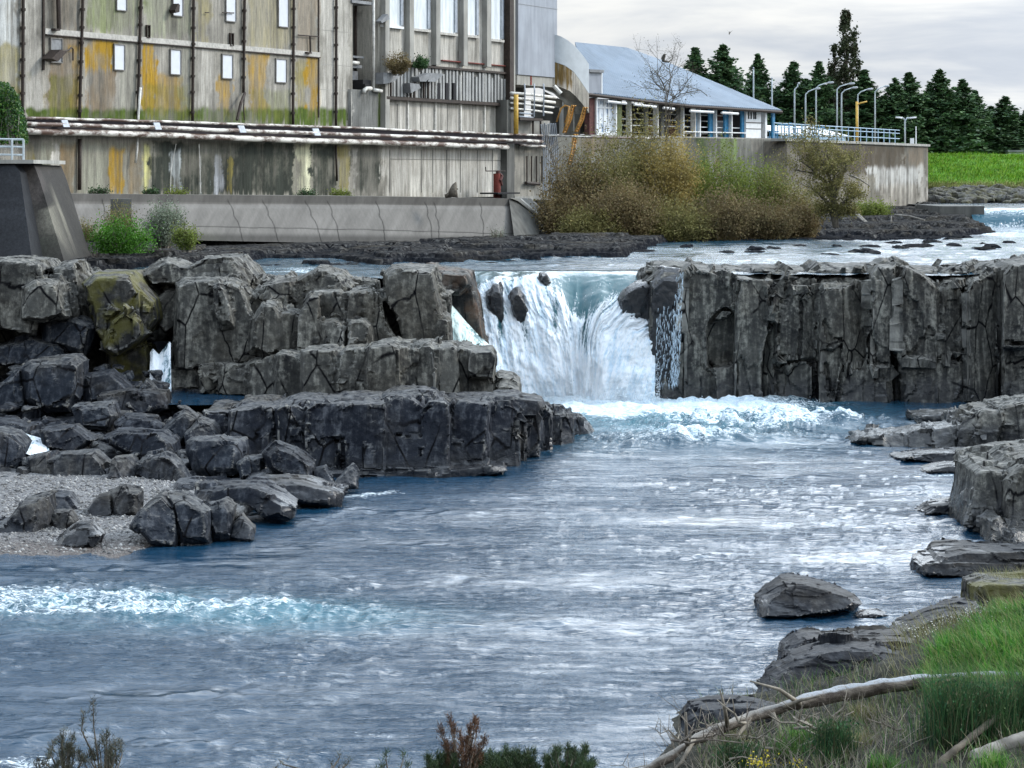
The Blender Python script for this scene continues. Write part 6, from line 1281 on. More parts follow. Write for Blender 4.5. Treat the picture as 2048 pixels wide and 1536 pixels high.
for m in CM: m.materials.append(M['conifer'])
TM.materials.append(M['bark'])
rng = np.random.default_rng(17)
CON = [(1395, 88, 250, 'dark conifer rising directly behind the middle of the shed roof slope'), (1441, 84, 250, 'slim conifer beside the one behind the shed roof, the taller of that pair'), (1515, 103, 252, 'broad conifer behind the first plain pole lamp'), (1577, 116, 252, 'conifer behind the bent arm lamp at the shed roof end'),
       (1633, 117, 252, 'narrow topped conifer just left of the tall poplar'), (1736, 135, 254, 'conifer just right of the tall poplar'), (1790, 152, 254, 'conifer second to the right of the tall poplar'), (1832, 138, 256, 'slender spired conifer above the twin lamp'),
       (1885, 134, 258, 'tallest conifer above the grass embankment'), (1926, 154, 260, 'conifer next right of the tallest one above the embankment'), (1962, 174, 262, 'conifer with a thin leaning tip above the embankment'), (2006, 188, 264, 'conifer near the edge of the photo, above the white house'), (2052, 214, 266, 'last conifer, cut by the edge of the photo'),
       (1550, 168, 262, 'lower conifer filling the gap behind the plain pole lamps'), (1606, 152, 262, 'lower conifer behind the long armed lamps left of the poplar'), (1660, 160, 260, 'lower conifer under the left side of the tall poplar'), (1704, 165, 261, 'lower conifer under the right side of the tall poplar'),
       (1763, 186, 264, 'low conifer in the gap two trees right of the poplar'), (1811, 182, 265, 'low conifer behind the twin lamp'), (1860, 165, 266, 'conifer half hidden behind the tallest one'), (1906, 180, 267, 'low conifer filling the gap right of the tallest one'), (1944, 190, 268, 'low conifer in the gap near the leaning tip'), (1985, 208, 269, 'low conifer between the last few of the row'), (2030, 232, 270, 'low conifer just behind the white house'),
       (1590, 200, 256, 'short conifer low between the street lamps nearest the shed'), (1650, 205, 256, 'short conifer at the foot of the tall poplar'), (1720, 205, 257, 'short conifer behind the grey and yellow lamp posts'), (1775, 212, 258, 'short conifer left of the twin lamp'), (1845, 205, 259, 'short conifer filling in right of the twin lamp'), (1868, 215, 260, 'short conifer at the end of the quay wall'), (1915, 215, 261, 'short conifer at the top of the embankment'), (1950, 225, 262, 'short conifer halfway along the embankment top'), (1998, 240, 263, 'short conifer near the white house'),
       (1480, 178, 262, 'low bushy conifer showing over the shed roof slope'), (1420, 150, 262, 'low conifer between the pair behind the shed roof')]
for i, (p, y, d, lab) in enumerate(CON):
    zt = zat(y, d); h = zt-11.6; r = root('conifer', (xat(p, d), d, 11.4), lab, 'conifer', 'row of conifers behind the yard')
    k = h/12.5; r.rotation_euler = (.02*rng.normal(), .04*rng.normal(), rng.random()*6.28); w_ = (1.6+.7*rng.random())*(.75+.25*k)
    r.scale = (w_, w_, k)
    for nm, me in (('crown', CM[i % 7]), ('trunk', TM)):
        o = bpy.data.objects.new(nm, me); COL.objects.link(o); o.parent = r
# round leafy bush tree behind the roof and the tall poplar
def leaf_tree(name, lab, p, ytop, d, zb, prof, mat, n, size, seed, lobes=60, tr=.3, cat='tree', aspect=1.3):
    rng = np.random.default_rng(seed); zt = zat(ytop, d); H = zt-zb; x = xat(p, d); r = root(name, (x, d, zb), lab, cat)
    L = []
    for i in range(lobes):
        h = rng.random()**.9; R = np.interp(h, [a for a, b in prof], [b for a, b in prof]); a = rng.random()*6.283; q = R*rng.random()**.5
        L.append((q*math.cos(a), q*math.sin(a), h*H, .25+.30*R*rng.random()))
    L = np.array(L); idx = rng.integers(0, lobes, n); C = L[idx, :3]+rng.normal(size=(n, 3))*L[idx, 3:4]*np.array([.5, .5, .9])+np.array((x, d, zb))
    V, T = cards(C, size, rng, aspect); obj('crown', mesh_np('crown', V, T), mat, r)
    mb = MB(); mb.tube([(x, d, zb-.4), (x+.1, d, zb+H*.4), (x, d, zb+H*.85)], [tr, tr*.6, .05], 7)
    for i in range(0, lobes, 4): q = L[i]; mb.tube([(x, d, zb+max(.1, q[2]*.55)), (x+q[0]*.6, d+q[1]*.6, zb+q[2]*.85), (x+q[0], d+q[1], zb+q[2])], [.07, .045, .015], 5)
    obj('trunk', mb.mesh('trunk', True), M['bark'], r); return r
leaf_tree('poplar', 'tall narrow poplar standing high above the conifers', 1693, 24, 257, 11.4, [(0, 1.7), (.3, 2.1), (.55, 1.6), (.8, 1.15), (.95, .45), (1, .1)], M['poplar'], 9000, .22, 71, 120)
leaf_tree('poplar', 'shorter side spire growing on the left of the tall poplar', 1668, 92, 258, 11.4, [(0, 1.5), (.5, 1.0), (.8, .5), (1, .1)], M['poplar'], 3200, .2, 72, 60)
leaf_tree('round_tree', 'small round leafy tree between the conifers above the shed roof', 1474, 150, 258, 13.0, [(0, .5), (.4, 1.3), (.8, 1.3), (1, .3)], M['conifer'], 1800, .2, 73, 40)
# autumn shrubs on the far bank
SH = {'brown': [(0.117, 0.078, 0.046), (0.221, 0.156, 0.078), (0.338, 0.247, 0.117), (0.195, 0.195, 0.065), (0.390, 0.286, 0.156)], 'olive': [(0.104, 0.111, 0.033), (0.221, 0.221, 0.065), (0.377, 0.338, 0.117), (0.312, 0.234, 0.104)], 'gold': [(0.260, 0.195, 0.065), (0.442, 0.325, 0.091), (0.572, 0.455, 0.156), (0.234, 0.208, 0.078)], 'green': [(0.104, 0.156, 0.026), (0.182, 0.260, 0.039), (0.260, 0.338, 0.065), (0.338, 0.325, 0.091)], 'grey': [(0.156, 0.195, 0.130), (0.260, 0.299, 0.221), (0.364, 0.403, 0.312), (0.130, 0.169, 0.091)]}
for k, v in SH.items(): M['leaf_'+k] = mat_leaf('leaf_'+k, v, .75, .3, .5)
def shrub(name, lab, p, ytop, ybot, w, d, mat, n, seed, size=.078, group=None, stems=26, dens=.85, zb=None):
    rng = np.random.default_rng(seed); x = xat(p, d); z0 = zat(ybot, d) if zb is None else zb; H = zat(ytop, d)-z0; Rw = w/2/F*d
    r = root(name, (x, d, z0), lab, 'shrub', group); mb = MB(); C = []
    ns = stems*3; n = int(n*2.9); per = n//ns
    for i in range(ns):
        a = rng.random()*6.283; q = rng.random()**.5; hh = H*(.56+.58*rng.random()**1.3)*(1-.30*q*q)*(.85+.3*rng.random()); e = np.array((x+Rw*1.05*q*math.cos(a), d+Rw*.8*q*math.sin(a), z0+hh))
        b = np.array((x+.35*Rw*q*math.cos(a), d+.3*Rw*q*math.sin(a), z0-.1)); m = (b+e)/2+np.array((.12*Rw*rng.normal(), .1, .1*H))
        if i % 3 == 0: mb.tube([b, m, e], [.04, .025, .008], 4)
        t_ = rng.random(per)**.7; P = (1-t_)[:, None]**2*b+2*(t_*(1-t_))[:, None]*m+(t_**2)[:, None]*e
        C.append(P+rng.normal(size=(per, 3))*(.10+.30*t_[:, None]*dens)*min(1.3, Rw*.6))
    C = np.concatenate(C); C[:, 2] = np.maximum(C[:, 2], z0+.03); V, T = cards(C, size, rng, 1.5); obj('foliage', mesh_np('foliage', V, T), mat, r); obj('stems', mb.mesh('stems'), M['twig'], r); return r
G_ = 'autumn shrubs on the far bank'
SB = [(1120, 380, 488, 100, 148, 'brown', 4500, 'low brown shrub beside the dark end block'), (1160, 318, 486, 125, 150, 'brown', 6500, 'grey brown shrub below the orange ladders'), (1215, 272, 486, 150, 151, 'olive', 9000, 'tall olive shrub to the left of the bare tree'), (1275, 238, 480, 130, 153, 'olive', 9000, 'tallest olive shrub, reaching up to the shed deck'), (1325, 258, 485, 130, 152, 'gold', 9000, 'golden shrub at the foot of the bare tree'),
      (1370, 285, 470, 110, 156, 'gold', 6500, 'golden brown shrub to the right of the bare tree'), (1430, 305, 478, 160, 155, 'green', 9000, 'yellow green shrub with an upright broom-like top'), (1500, 325, 480, 150, 156, 'green', 8000, 'rounder yellow green shrub toward the quay wall'), (1565, 352, 482, 130, 156, 'olive', 6500, 'olive shrub at the right end of the thicket'), (1250, 365, 490, 150, 146, 'brown', 8000, 'dark brown shrub low at the water below the olive ones'),
      (1345, 412, 490, 140, 147, 'olive', 8000, 'dark brown shrub low at the water below the golden ones'), (1440, 380, 490, 130, 148, 'brown', 7000, 'reddish brown shrub low at the water below the green ones'), (1525, 400, 488, 130, 150, 'brown', 7000, 'reddish brown shrub nearest the water at the right'), (1600, 410, 484, 80, 152, 'brown', 4500, 'small dark shrub beside the leaning tree'), (1180, 428, 490, 110, 145, 'olive', 6000, 'dull brown shrub in front of the ladders shrub')]
for i, (p, y0, y1, w_, d, c_, n_, lab) in enumerate(SB): shrub('shrub', lab, p, y0, y1, w_, d, M['leaf_'+c_], n_, 400+i, group=G_)
shrub('shrub', 'pale grey green willow bush against the apron wall on the left', 328, 412, 492, 80, 108, M['leaf_grey'], 4500, 431, .05); shrub('shrub', 'bright green bush on the rock shelf below the apron wall', 238, 452, 506, 120, 104, mat_leaf('leaf_bright', [(.04, .14, .01), (.08, .26, .015), (.14, .34, .03)], .6, .3), 4200, 432, .055, dens=1.1, stems=34)
shrub('shrub', 'thin weedy brown shrub in front of the concrete stub', 240, 408, 478, 70, 108, M['leaf_olive'], 1400, 433, .04); shrub('shrub', 'small dark green bush at the right end of the left weeds', 372, 450, 500, 50, 106, M['leaf_green'], 1800, 434, .05); shrub('shrub', 'wispy dry bush at the foot of the apron wall near its end block', 995, 452, 492, 34, 141, M['leaf_grey'], 260, 435, .04)
shrub('shrub', 'green patch of shrub on the rocks below the quay wall', 1745, 408, 438, 75, 185, M['leaf_green'], 2500, 436, .09); shrub('shrub', 'dry brown weeds on the left end of the apron wall foot', 165, 440, 480, 60, 109, M['leaf_olive'], 900, 437, .04)
rr_ = np.random.default_rng(9)
for i, (p, w_, lab) in enumerate(((100, 34, 'small weed tuft at the left end of the wall top'), (198, 24, 'dark round weed tuft below the ochre panel'), (352, 26, 'dark weed tuft below the pale drip pipe'), (612, 22, 'low green weed tuft below the light panel'), (680, 30, 'dark weed tuft on the wall top near the recess'), (300, 26, 'thin green weed tuft between two dark ones'))):
    shrub('weed', lab, p, 372+p*.012+4*rr_.random(), 392, w_*(1.2+.8*rr_.random()), FA.at(p, .9)[1]-1.0, M['leaf_green'] if i % 2 == 0 else M['conifer'], 420, 440+i, .06, group='weeds on the wall top')
shrub('weed', 'brown nest-like tangle of dead plants on the upper left hood', 795, 108, 148, 46, FA.at(795, 1.2)[1], M['leaf_brown'], 1500, 450, .06, stems=10); shrub('weed', 'round green plant sitting on the rail between the hoods', 842, 114, 137, 30, FA.at(842, .8)[1], M['conifer'], 1100, 451, .07, stems=8)
# ivy at the left edge
rng = np.random.default_rng(19); C = []
for i in range(26000):
    u = rng.random(); y = 168+118*u; xm = np.interp(y, [168, 190, 240, 286], [14, 34, 50, 55]); p = -70+(xm+70)*rng.random()+2*rng.normal(); C.append(W(p, y+2*rng.normal(), 104+2.2*rng.random()-1.2*math.sin(i % 7)))
V, T = cards(np.array(C), .085, rng, 1.2); iv = root('ivy', W(0, 286, 105), 'dense dark green ivy mass beside the left walkway', 'ivy')
obj('foliage', mesh_np('foliage', V, T), mat_leaf('ivy_leaf', [(.012, .05, .012), (.025, .10, .02), (.06, .16, .02), (.10, .17, .02)], .5, .2), iv)
mb = MB()
for i in range(14): p = -20+62*rng.random(); mb.tube([W(p, 170+40*rng.random(), 104.5), W(p+8*rng.normal(), 240, 103.8), W(p+12*rng.normal(), 325, 103)], [.03, .025, .015], 5)
obj('stems', mb.mesh('stems'), M['bark_pale'], iv)
# bare and thin-leaved trees
def branchy(name, lab, base, tips, mat_l, nleaf, seed, r0=.12, size=.06, spread=.25, twigs=8, cat='tree', bark='bark'):
    rng = np.random.default_rng(seed); r = root(name, base, lab, cat); mb = MB(); C = []; base = np.array(base)
    for path in tips:
        pts = [base]+[np.array(q) for q in path]; m = len(pts); mb.tube(pts, list(np.linspace(r0, .02, m)), 6)
        for k in range(twigs):
            f = rng.random()*.65+.35; i = min(int(f*(m-1)), m-2); a = pts[i]+(pts[i+1]-pts[i])*(f*(m-1)-i); L = np.linalg.norm(pts[-1]-pts[0])*(.10+.15*rng.random())*(1.5 if cat == 'tree' and nleaf > 20 else 1); v = rng.normal(size=3); v[2] = abs(v[2])*.8+.3; v /= np.linalg.norm(v)
            e = a+v*L; mid = a+v*L*.5+rng.normal(size=3)*L*.08; mb.tube([a, mid, e], [.025, .016, .006], 4)
            for j in range(3):
                v2 = v+rng.normal(size=3)*.6; v2 /= np.linalg.norm(v2); b = mid+(e-mid)*rng.random(); e2 = b+v2*L*.5; mb.tube([b, e2], [.012, .004], 3)
                if nleaf: C.append(b+(e2-b)*rng.random((nleaf, 1))+rng.normal(size=(nleaf, 3))*spread)
    obj('trunk', mb.mesh('trunk'), M[bark], r)
    if C: V, T = cards(np.concatenate(C), size, rng, 1.4); obj('crown', mesh_np('crown', V, T), mat_l, r)
    return r
d = 158
branchy('bare_tree', 'thin bare tree with wispy twigs standing in front of the shed roof', W(1330, 470, d), [[W(1332, 300, d), W(1334, 190, d), W(1326, 165, d), W(1312, 145, d)], [W(1332, 300, d), W(1334, 200, d), W(1341, 160, d), W(1338, 132, d)], [W(1333, 280, d), W(1340, 200, d+.5), W(1365, 180, d+.5), W(1376, 158, d)], [W(1333, 290, d), W(1345, 200, d), W(1362, 188, d), W(1400, 180, d), W(1415, 192, d)], [W(1332, 260, d), W(1330, 185, d), W(1312, 168, d), W(1300, 150, d)]], mat_leaf('twig_leaf', [(.10, .10, .07), (.16, .15, .10), (.08, .09, .05)], .8, .2), 16, 81, .05, .045, .18, 9)
d = 150
branchy('leaning_tree', 'small dark tree with an olive crown leaning over the rocks below the quay wall', W(1672, 455, d), [[W(1664, 400, d), W(1655, 370, d), W(1620, 335, d), W(1598, 320, d)], [W(1666, 400, d), W(1660, 360, d), W(1640, 310, d), W(1610, 300, d)], [W(1668, 390, d), W(1668, 350, d), W(1655, 310, d), W(1625, 292, d)], [W(1668, 400, d), W(1680, 360, d), W(1690, 340, d), W(1692, 328, d)], [W(1672, 420, d), W(1692, 400, d), W(1716, 392, d)], [W(1672, 430, d), W(1694, 424, d), W(1708, 428, d)], [W(1668, 425, d), W(1650, 420, d), W(1632, 425, d)], [W(1660, 410, d), W(1640, 390, d), W(1615, 370, d)], [W(1664, 400, d), W(1650, 360, d), W(1622, 345, d), W(1585, 340, d)]], M['leaf_olive'], 42, 82, .2, .08, .22, 13)
branchy('bare_bush', 'spindly bare bush with curved branches below the orange ladders', W(1128, 470, 152), [[W(1120, 400, 152), W(1112, 330, 152), W(1098, 290, 152)], [W(1130, 400, 152), W(1140, 350, 152), W(1160, 320, 152), W(1172, 300, 152)], [W(1126, 400, 152), W(1124, 340, 152), W(1128, 300, 152)], [W(1135, 420, 152), W(1155, 370, 152), W(1178, 350, 152)], [W(1122, 380, 152), W(1105, 320, 152), W(1090, 280, 152)]], None, 0, 83, .07, twigs=12, bark='twig')
mb = MB()
for a, b in (((1692, 412, 178), (1738, 452, 172)), ((1697, 410, 178), (1742, 453, 172))): mb.tube([W(*a), W(*b)], [.07, .09], 6)
for pa, pb in (((1782, 460, 170), (1783, 432, 170)), ((1790, 430, 180), (1850, 440, 178)), ((1832, 413, 200), (1845, 404, 200)), ((1700, 350, 186), (1740, 372, 188))): mb.tube([W(*pa), (W(*pa)+W(*pb))/2+(0, 0, .1), W(*pb)], [.1, .07, .04], 6)
obj('driftwood', mb.mesh('driftwood', True), M['bark_pale'], label='bleached dead branches stranded on the rocks below the quay wall', cat='driftwood', kind='stuff')
# ------------------------------------------------------------------ near right bank and plants along the bottom edge
SHORE = np.array([(30, 2.05), (36, 2.35), (37.5, 2.55), (39, 2.95), (41, 3.1), (42, 4.6), (44.8, 5.7), (47, 7.0), (50, 9.0), (52, 10.2), (54, 12.2), (58, 15)])
def hb(x, y):
    s = x-np.interp(y, SHORE[:, 0], SHORE[:, 1]); k = fbm(P3(x*.7, y*.7), 4, 201)
    z = np.where(s > 0, .06+.17*np.clip(s, 0, 9)**.95, .06+.55*s); z = z+.30*sstep(39.5, 42, y)*sstep(1.6, 3.2, s)*sstep(49, 44, y)
    z = z-.25*sstep(45, 50, y)+.12*k+.05*fbm(P3(x*3, y*3), 3, 203)
    return z
t = NT('bank_soil'); n_ = t.noise(t.pos(), 3.0, 7, .65); n2 = t.noise(t.pos(), 14, 5, .7); c = t.mix(t.ramp(n_, .35, .65), (.010, .011, .008), (.04, .038, .028)); c = t.mix(t.ramp(n2, .55, .75), c, (.11, .11, .10)); M['soil'] = t.out(t.principled(c, .9, t.bump(n2, 1, .04), .2))
sheet('grass_bank', np.linspace(1.5, 20, 380), np.linspace(26, 56, 420), hb, M['soil'], kind='structure')
rng = np.random.default_rng(55)
def onbank(n, pr, yr, filt=None):
    """points on the bank that fall in a photo window"""
    out = []
    while len(out) < n:
        y = 30+24*rng.random(n*6); x = 2+15*rng.random(n*6); z = hb(x, y); px, py = proj(np.stack([x, y, z], 1)); m = (px > pr[0]) & (px < pr[1]) & (py > yr[0]) & (py < yr[1]) & (z > .04)
        if filt is not None: m &= filt(px, py, x, y)
        out += list(np.stack([x, y, z], 1)[m])
    return np.array(out[:n])
M['blade'] = mat_leaf('grass_blade', [(.02, .10, .012), (.04, .18, .015), (.08, .26, .025), (.17, .31, .06), (.26, .30, .10)], .6, .35); M['dry'] = mat_leaf('dry_blade', [(.16, .15, .06), (.26, .24, .11), (.34, .31, .17), (.10, .16, .04)], .7, .3)
gl_ = lambda px, py, x, y: (py > 1232+.0*px) & (px > np.interp(py, [1225, 1260, 1300, 1340, 1380], [2010, 1935, 1880, 1858, 1850])+25*vnoise(P3(x*2, y*2), 4))
B = onbank(15000, (1840, 2250), (1225, 1400), gl_); V, T = blades(B, .36, rng, .85, .010, (-.3, -.1)); obj('grass', mesh_np('grass', V, T), M['blade'], label='lush bright green grass on top of the near right bank', cat='grass', kind='stuff')
B = onbank(1800, (1780, 2200), (1180, 1400)); V, T = blades(B, .45, rng, .6, .006, (-.3, 0)); 
obj('dry_grass', mesh_np('dry_grass', V, T), M['dry'], label='dry yellowish grass stalks on the near right bank', cat='grass', kind='stuff')
B = np.concatenate([onbank(4200, (1400, 2250), (1400, 1640)), onbank(700, (1560, 1900), (1335, 1400))]); V, T = blades(B, .30, rng, .8, .006, (-.1, 0)); obj('undergrowth', mesh_np('undergrowth', V, T), mat_leaf('undergrowth_blade', [(.03, .08, .02), (.07, .17, .035), (.15, .22, .07), (.32, .29, .17), (.10, .085, .05), (.42, .40, .30)], .7, .3), label='mixed dead and green undergrowth below the fallen trunk', cat='undergrowth', kind='stuff')
for i, (p, y, c_, lab) in enumerate(((1620, 1470, 'blade', 'bright green leafy plant under the middle of the fallen trunk'), (1560, 1520, 'blade', 'green grassy plant near the yellow gorse flowers'), (1720, 1440, 'dry', 'pale dry tussock under the fallen trunk'), (1790, 1530, 'blade', 'green grass clump beside the black boulder under the trunk'), (1500, 1475, 'dry', 'pale dry stalks at the lower end of the fallen trunk'), (1980, 1460, 'blade', 'light green grass clump behind the corner log'), (2010, 1520, 'blade', 'long green grass in front of the corner log'), (1700, 1500, 'dry', 'straw coloured tussock in the middle of the branch tangle'))):
    b = onbank(1, (p-25, p+25), (y-18, y+18))[0]; r_ = np.random.default_rng(600+i); B = b+np.stack([r_.normal(size=260)*.13, r_.normal(size=260)*.13, np.zeros(260)], 1); V, T = blades(B, .26, r_, .8, .006); obj('grass_clump', mesh_np('grass_clump', V, T), M[c_], label=lab, cat='grass clump', group='grass clumps on the near bank')
# tufts on the square block and white flowering weeds at the grass edge
Bp = np.array([W(1965+110*rng.random(), 1172, 51.0+1.2*rng.random()) for _ in range(900)]); Bp[:, 2] = zat(1170, 51.3)-.03; V, T = blades(Bp, .30, rng, .8, .006, (-.3, 0)); obj('grass_tuft', mesh_np('grass_tuft', V, T), M['dry'], label='yellow green grass tuft growing on the square block', cat='grass tuft')
Bf = onbank(700, (1800, 2010), (1232, 1290)); V1, T1 = cards(Bf+np.array((0, 0, .18))+rng.normal(size=Bf.shape)*.05, .022, rng); obj('flowers', mesh_np('flowers', V1, T1), mat_plain('white_petals', (.6, .6, .52), .7, .2), label='speckle of small pale flowers along the edge of the grass', cat='flowers', kind='stuff')
def plant(name, lab, pts, mat, H, n, seed, cat='plant', w=.006, lean=.35, r=.25, size=None):
    rng = np.random.default_rng(seed); b = np.array(pts[0]); B = b+np.stack([rng.normal(size=n)*r, rng.normal(size=n)*r, 0*np.zeros(n)], 1); V, T = blades(B, H, rng, lean, w); return obj(name, mesh_np(name, V, T), mat, label=lab, cat=cat)
# broom-like bushes of thin green shoots in front of the trunk
M['broom'] = mat_leaf('broom_shoot', [(.015, .06, .03), (.03, .10, .04), (.05, .16, .05), (.10, .15, .06), (.16, .13, .08)], .7, .2)
def broom(lab, p, ybase, ytop, d, w_, n, seed, mat='broom'):
    rng = np.random.default_rng(seed); b = W(p, ybase, d); H = (ybase-ytop)/F*d; r = root('broom_bush', b, lab, 'shrub'); mb = MB(); C = []
    R_ = w_/2/F*d
    B = b+np.stack([rng.normal(size=n)*R_*.45, rng.normal(size=n)*R_*.4, np.zeros(n)], 1); V, T = blades(B, H*.8, rng, .30, .005); obj('shoots', mesh_np('shoots', V, T), M[mat], r)
    C = B[rng.integers(0, n, n*2)]+np.stack([rng.normal(size=n*2)*.06, rng.normal(size=n*2)*.06, H*(.15+.75*rng.random(n*2))], 1); V, T = cards(C, .022, rng, 2.2, np.array((0, 0, 1.))); obj('leaves', mesh_np('leaves', V, T), M[mat], r)
broom('dark green broom bush growing in front of the bleached trunk', 1905, 1500, 1340, 35.6, 120, 1300, 91); broom('taller dark broom bush at the edge of the photo', 1985, 1500, 1350, 35.8, 120, 1200, 92); broom('broom bush cut by the right edge of the photo', 2060, 1495, 1345, 36, 110, 1000, 93)
broom('small green bush among the dead twigs below the trunk', 1665, 1512, 1436, 35.6, 90, 700, 94); broom('low green bush near the lower left end of the trunk', 1470, 1530, 1480, 36, 90, 420, 95)
# fallen trunk
t = NT('fallen_trunk'); P_ = t.pos(); n1 = t.noise(t.pos((1, 1, 2.5)), 2.2, 7, .65); n2 = t.noise(P_, 16, 5, .7); nz = t.n('SeparateXYZ', {0: t.n('NewGeometry').outputs['Normal']}).outputs[2]
xx = t.n('SeparateXYZ', {0: P_}).outputs[0]; bl = t.math('MULTIPLY', t.ramp(t.math('ADD', xx, t.math('MULTIPLY', n1, 1.5)), 4.6, 6.0), t.ramp(t.math('ADD', nz, t.math('MULTIPLY', n1, .3)), .75, .95))
c = t.mix(t.ramp(n1, .35, .65), (.035, .026, .02), (.15, .125, .10)); c = t.mix(t.math('MULTIPLY', t.ramp(t.math('ADD', nz, n1), .9, 1.4), .6), c, (.30, .28, .25)); bl = t.math('MULTIPLY', bl, t.ramp(n2, .3, .55)); c = t.mix(bl, c, (.30, .32, .345)); M['trunk'] = t.out(t.principled(c, .8, t.bump(t.math('ADD', n1, t.math('MULTIPLY', n2, .5)), 1.0, .05), .3))
fp = [(1270, 1550, 36.2, .05), (1330, 1520, 36.4, .085), (1390, 1480, 36.8, .10), (1450, 1452, 37.3, .115), (1520, 1428, 37.8, .125), (1600, 1406, 38.2, .14), (1680, 1388, 38.6, .15), (1760, 1373, 38.8, .155), (1850, 1362, 39, .15), (1950, 1358, 39, .14), (2060, 1356, 39, .13), (2200, 1352, 39.2, .12)]
mb = MB(); fpi = np.array(fp); uu_ = np.linspace(0, 11, 120); pts = []; rs = []
for u in uu_: i = np.arange(12); q = [np.interp(u, i, fpi[:, k]) for k in range(4)]; pts.append(W(q[0], q[1], q[2])); rs.append(q[3]*.82)
mb.tube(pts, rs, 16); V = np.array(mb.V); Vn = V.copy(); ctr = np.repeat(np.array(pts), 16, 0); nn = V-ctr; nn /= np.linalg.norm(nn, axis=1)[:, None]; V = V+nn*(.045*fbm(V*np.array([1.5, 3, 3]), 4, 211)+.02*fbm(V*9, 3, 212))[:, None]; mb.V = [tuple(v) for v in V]
tk = obj('fallen_trunk', mb.mesh('fallen_trunk', True), M['trunk'], label='long fallen tree trunk with a bleached top lying along the near bank', cat='log')
mb = MB(); rng = np.random.default_rng(66)
for p, y, d, ex, ey in ((1388, 1478, 36.7, 1330, 1560), (1500, 1435, 37.6, 1420, 1545), (1560, 1418, 38, 1640, 1392), (1455, 1452, 37.2, 1440, 1380), (1600, 1408, 38.1, 1500, 1362), (1375, 1488, 36.6, 1372, 1425), (1545, 1425, 37.8, 1590, 1530)): 
    mb = MB(); a = W(p, y, d); b = W(ex, ey, d-.5); mb.tube([a, (a+b)/2+rng.normal(size=3)*.06, b], [.045, .03, .012], 6); part_of(tk, 'branch', mb.mesh('branch', True), M['twig'])
def log(lab, pts, r, mat, seed):
    mb = MB(); P_ = [W(*q) for q in pts]; u = np.linspace(0, len(P_)-1, 40); Q = [np.array([np.interp(k, range(len(P_)), [p[i] for p in P_]) for i in range(3)]) for k in u]; mb.tube(Q, list(np.linspace(r[0], r[1], 40)), 12); V = np.array(mb.V); V = V+.03*fbm(V*5, 4, seed)[:, None]*rng.normal(size=3); mb.V = [tuple(v) for v in V]; return obj('log', mb.mesh('log', True), mat, label=lab, cat='log')
log('pale broken log lying in the bottom right corner', [(1945, 1516, 34.6), (2000, 1496, 34.8), (2080, 1470, 35), (2160, 1440, 35.2)], (.11, .13), M['bark_pale'], 221); log('short grey log end behind the corner log', [(2012, 1432, 36.4), (2060, 1424, 36.6), (2140, 1420, 36.8)], (.08, .09), M['bark_pale'], 222); log('dark mossy log slanting up to the broom bushes', [(1860, 1545, 34.4), (1905, 1505, 34.8), (1960, 1460, 35.3), (1990, 1436, 35.6)], (.06, .05), M['bark'], 223)
# tangle of dead branches
rng = np.random.default_rng(88)
DB = 'dead grey branch in the tangle below the fallen trunk'
for i in range(38):
    p = 1300+560*rng.random(); y = 1440+110*rng.random()+max(0, (1430-p)*.4); d = 35.6+1.2*rng.random(); L = 50+110*rng.random(); a = math.radians(rng.choice([-25, 20, 60, 115, 150, 165])+18*rng.normal()); pts = [W(p, y, d)]
    for k in range(1, 5): pts.append(W(p+L*k/4*math.cos(a)+5*rng.normal(), y-L*k/4*math.sin(a)*.6+5*rng.normal(), d+.12*rng.normal()))
    mb = MB(); r0 = .012+.022*rng.random()**2; mb.tube(pts, list(np.linspace(r0, r0*.35, 5)), 6)
    for k in range(3): b = pts[1+k]; mb.tube([b, b+np.array((rng.normal()*.15, rng.normal()*.1, .12+.15*rng.random()))], [r0*.5, .004], 4)
    obj('dead_branch', mb.mesh('dead_branch', True), M['twig' if rng.random() < .6 else 'drift'], label=DB, cat='branch', group='dead branches in the tangle')
B = onbank(420, (1340, 1800), (1430, 1600)); mb = MB()
for b in B: v = np.array((.25*rng.normal(), .2*rng.normal(), .25+.25*rng.random())); mb.tube([b, b+v*.6+rng.normal(size=3)*.03, b+v], [.006, .005, .002], 3)
obj('twigs', mb.mesh('twigs'), M['twig'], label='thin upright dead twigs sprouting through the branch tangle', cat='twigs', kind='stuff')
